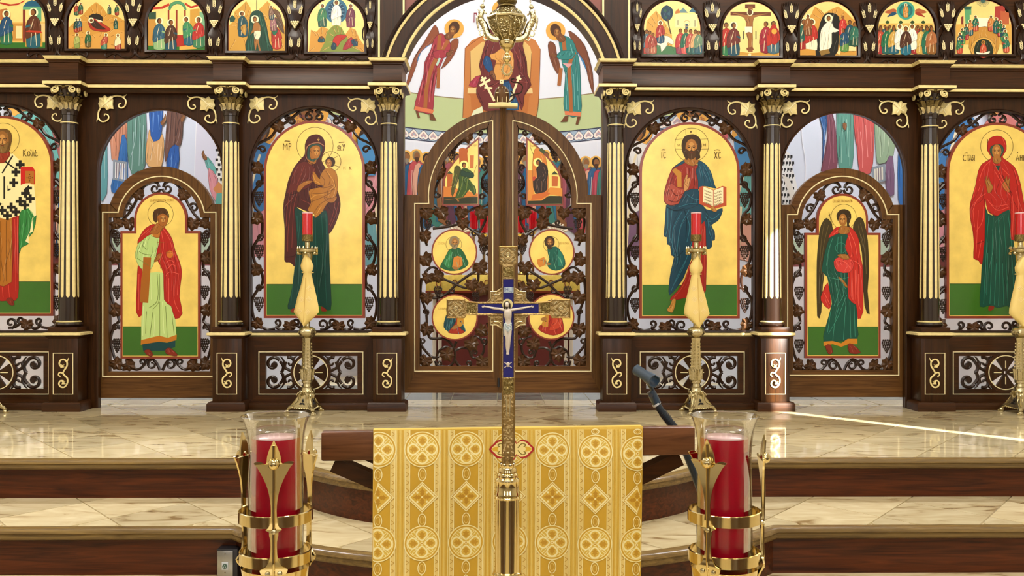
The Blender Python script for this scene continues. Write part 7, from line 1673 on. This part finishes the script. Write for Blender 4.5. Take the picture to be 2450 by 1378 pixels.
# ---- two brass floor lamps with hurricane glass and red candle
def arm_poly():
    h = [(0, 258), (14, 285), (35, 335), (50, 385), (54, 425), (66, 440), (100, 424), (148, 432), (122, 468), (82, 540), (46, 625), (26, 720), (21, 800), (26, 880), (40, 925), (62, 944), (36, 958), (34, 985), (24, 1030), (24, 1100), (32, 1170), (60, 1222), (104, 1246), (84, 1290), (60, 1318), (46, 1378), (30, 1460)]
    pts = cr(h, n=2); return pts+[(-a, b) for a, b in reversed(pts) if a > .01]
for cx, angs, nm in ((660, (-80, 40, 160), 'left'), (1733, (-128, -6, 112), 'right')):
    Yl = 1.65; k = 1/pxm(Yl); zy = lambda y: U(cx, y, Yl).z; X0 = U(cx, 1200, Yl).x; ctr = (X0, Yl, 0); kc = k/3.296
    T = thing('lamp_stand', f'{nm} polished brass floor lamp stand with fleur arms', 'lamp stand', (X0, Yl, 0), 'brass lamp stands')
    for y0_, hw in ((1217, 87), (1313, 85)):
        zt_, zb_ = zy(y0_), zy(y0_+28)
        MB().lathe([((hw-3)*k, zb_), (hw*k, zb_+.001), (hw*k, zt_-.001), ((hw-3)*k, zt_), ((hw-3)*k, zb_)], ctr, 56, close=False).build('ring', 'brass', T)
    for a in angs:
        a = math.radians(a); d = Vector((math.cos(a), math.sin(a), 0)); t = Vector((-d.y, d.x, 0))
        def AM(u, y, off):
            yy = 960+y/3.296; z = zy(yy)
            r = 88+(2 if yy < 1240 else 0)+max(0, (1100-yy)/100)**2*9-max(0, (yy-1335)/60)**1.5*22
            return Vector((X0, Yl, z))+d*((r+off-abs(u)/3.296*(.12 if yy < 1330 else .0))*k)+t*(u*kc)
        poly = arm_poly(); n = len(poly)
        tri = tessellate_polygon([[Vector((p[0], p[1], 0)) for p in poly]])
        vs = [AM(p[0], p[1], 3.0) for p in poly]+[AM(p[0], p[1], -1.5) for p in poly]
        ridge = MB().add(vs, [t_ for t_ in tri]+[tuple(n+i for i in reversed(t_)) for t_ in tri]+[(i, (i+1) % n, n+(i+1) % n, n+i) for i in range(n)])
        arm = ridge.build('fleur_arm', 'brass', T, ang=30)
        rd = cr([tuple(AM(0, y, 3.4)) for y in (300, 440, 600, 800, 950, 1100, 1240, 1400)], n=3); MB().tube(rd, [3.2*k]*len(rd), seg=8, flat=1.).build('ridge', 'brass', arm)
        MB().ball(AM(0, 440, 6), 13*k, 14, 10).build('ball_stud', 'brass', arm)
        for u, y in ((0, 955), (-45, 1275), (45, 1275)):
            c_ = AM(u, y, 4); mb = MB(); 
            mb.tube([tuple(c_), tuple(c_+d*2.5*k), tuple(c_+d*3.5*k)], [6*k, 5.5*k, 3*k], seg=12); mb.build('screw', 'old_brass', arm)
    MB().lathe([(.012, 0.02), (.012, zy(1600)), (.02, zy(1560)), (.013, zy(1530)), (.03, zy(1480)), (.045, zy(1420)), (.055, zy(1378)), (.058, zy(1352)), (0, zy(1350))], ctr, 28).build('stem', 'brass', T)
    MB().lathe([(.13, 0), (.13, .012), (.09, .025), (.03, .04), (.014, .07)], ctr, 40).build('foot', 'brass', T)
    G = thing('hurricane_glass', f'clear flared hurricane glass in the {nm} brass stand', 'glass', (X0, Yl, zy(1350)), 'hurricane glasses')
    pr = prof([(81, 994), (76, 1004), (70, 1024), (66, 1050), (64, 1085), (65, 1150), (66, 1250), (66, 1335), (62, 1342)], cx, Yl); pr = smooth_prof(pr, 3)
    inn = [(r-1.6*k, z) for r, z in pr]
    MB().lathe(inn+[(pr[-1][0]-.8*k, pr[-1][1]+1.5*k)]+pr[::-1], ctr, 56, close=False).build('glass_body', 'clear_glass', G)
    MB().tube([(X0+80.4*k*math.cos(a), Yl+80.4*k*math.sin(a), zy(994)) for a in [i*2*PI/64 for i in range(65)]], 1.5*k, seg=8, up=(0, 0, 1)).build('rolled_rim', 'glass_rim', G)
    Cn = thing('sanctuary_candle', f'tall red candle inside the {nm} hurricane glass', 'candle', (X0, Yl, zy(1342)), 'red sanctuary candles')
    MB().lathe(prof([(0, 1049), (52, 1049), (56, 1046), (56.5, 1050), (57, 1330), (54, 1340), (0, 1341)], cx, Yl), ctr, 48).build('red_wax', 'red_wax', Cn)
    MB().lathe(prof([(46, 1022), (52, 1024), (56, 1030), (57, 1046), (55.5, 1047), (55, 1032), (51, 1026), (46, 1024)], cx, Yl), ctr, 48, close=False).build('container_rim', 'clear_glass', Cn)
    MB().lathe(prof([(.0, 1042), (50, 1043), (55, 1047), (0, 1049)], cx, Yl), ctr, 40).build('melted_wax', 'pale_wax', Cn)
# ---- microphone holder on a gooseneck stand
YM = 2.02; k = 1/pxm(YM)
b0 = U(1572, 968, YM); b1 = U(1612, 1020, YM); b2 = U(1660, 1130, YM)
T = thing('microphone_stand', 'dark microphone stand with empty clip behind the lectern', 'microphone stand', (b2.x+.05, YM, 0))
pts = [tuple(b0), tuple(U(1590, 995, YM)), tuple(b1), tuple(U(1640, 1080, YM)), tuple(b2)]
MB().tube(pts, 9*k, seg=14).build('gooseneck', 'mic_dark', T)
mb = MB()
for i in range(9):
    t_ = i/8; p = Vector(U(1586+26*t_, 988+34*t_, YM)); d = (Vector(b1)-Vector(b0)).normalized(); mb.tube([tuple(p-d*1.2*k), tuple(p+d*1.2*k)], 10.6*k, seg=14)
mb.build('neck_ribs', 'mic_dark', T)
MB().tube([tuple(b2), tuple(U(1720, 1300, YM)), (b2.x+.09, YM, .35), (b2.x+.09, YM, .03)], 9*k, seg=12).build('pole', 'mic_dark', T)
MB().lathe([(.14, 0), (.14, .01), (.03, .02), (.015, .04)], (b2.x+.09, YM, 0), 32).build('foot', 'mic_dark', T)
d = (Vector(b0)-Vector(b1)).normalized()
MB().tube([tuple(Vector(b0)-d*1*k), tuple(Vector(b0)+d*4*k)], 11*k, seg=18).build('collar', 'grey_ring', T)
s0 = Vector(U(1572, 966, YM)); s1 = Vector(U(1557, 936, YM))
mb = MB(); mb.tube([tuple(s0), tuple(s0+(s1-s0)*.5), tuple(s1)], [10.5*k, 11*k, 10*k], seg=14)
mb.build('swivel_body', 'mic_plastic', T)
MB().tube([tuple(U(1557, 946, YM-.012)), tuple(U(1557, 946, YM-.016))], 5*k, seg=12).build('screw', 'blackbox', T)
MB().tube([tuple(U(1562, 948, YM)), tuple(U(1560, 930, YM-.004)), tuple(U(1552, 915, YM-.004))], [6*k, 5*k, 7*k], seg=10).build('neck', 'mic_plastic', T)
# open barrel of the clip
ax0 = Vector(U(1526, 886, YM+.02)); ax1 = Vector(U(1566, 912, YM-.03)); ax = (ax1-ax0).normalized(); e1 = ax.cross(Vector((0, 1, 0))).normalized(); e2 = ax.cross(e1).normalized()
def tubewall(name, t0, t1, r0, r1, a0, a1, n=28, th=2.2):
    vs = []; rows_ = [(t0, r0), (t1, r1)]
    for t_, r in rows_:
        for rr in (r, r-th):
            for i in range(n+1):
                a = math.radians(a0+(a1-a0)*i/n); vs.append(ax0+(ax1-ax0)*t_+(e1*math.cos(a)+e2*math.sin(a))*rr*k)
    N = n+1; fs = []
    for i in range(n):
        fs += [(i, i+1, 2*N+i+1, 2*N+i), (N+i, 3*N+i, 3*N+i+1, N+i+1), (i, N+i, N+i+1, i+1), (2*N+i, 2*N+i+1, 3*N+i+1, 3*N+i)]
    fs += [(0, 2*N, 3*N, N), (n, N+n, 3*N+n, 2*N+n)]
    return MB().add(vs, fs).build(name, 'mic_plastic', T)
tubewall('clip_barrel', .62, 1., 15, 16, 25, 335); tubewall('clip_jaw', 0, .64, 14, 15, 40, 150); tubewall('clip_jaw', 0, .64, 14, 15, 205, 300); tubewall('clip_ring', -.04, .14, 14, 14, 30, 330)
# ---- floor socket box on the step riser
Yb = Y2-.045; x0, x1 = U(520, 1340, Yb).x, U(557, 1340, Yb).x; z1 = U(540, 1318, Yb).z
T = thing('socket_box', 'steel microphone socket box on the front of the lower step', 'socket box', (x0, Yb, 0))
MB().box(x0-.004, x1+.018, Yb+.004, Y2+.02, 0, z1+.006, .003).build('housing', 'blackbox', T)
MB().box(x0, x1, Yb, Yb+.005, .012, z1, .001).build('face_plate', 'steel', T)
cxs, czs = (x0+x1)/2, U(540, 1354, Yb).z
MB().box(cxs-.013, cxs+.013, Yb-.003, Yb+.002, czs-.016, czs+.016, .001).build('socket_frame', 'grey_ring', T)
MB().lathe([(0, -.003), (.0095, -.003), (.0095, .003), (0, .003)], (0, 0, 0), 20)
mb = MB(); mb.tube([(cxs, Yb-.0065, czs), (cxs, Yb, czs)], .0095, seg=20); so = mb.build('socket', 'socket', T)
for i in range(3):
    a = i*2*PI/3+PI/2; mb = MB(); mb.tube([(cxs+.0045*math.cos(a), Yb-.0075, czs+.0045*math.sin(a)), (cxs+.0045*math.cos(a), Yb-.004, czs+.0045*math.sin(a))], .0016, seg=8); mb.build('pin', 'grey_ring', so)
for z in (z1-.012, .028): mb = MB(); mb.tube([(cxs, Yb-.0015, z), (cxs, Yb+.001, z)], .0026, seg=10); mb.build('screw', 'dark_brass', T)
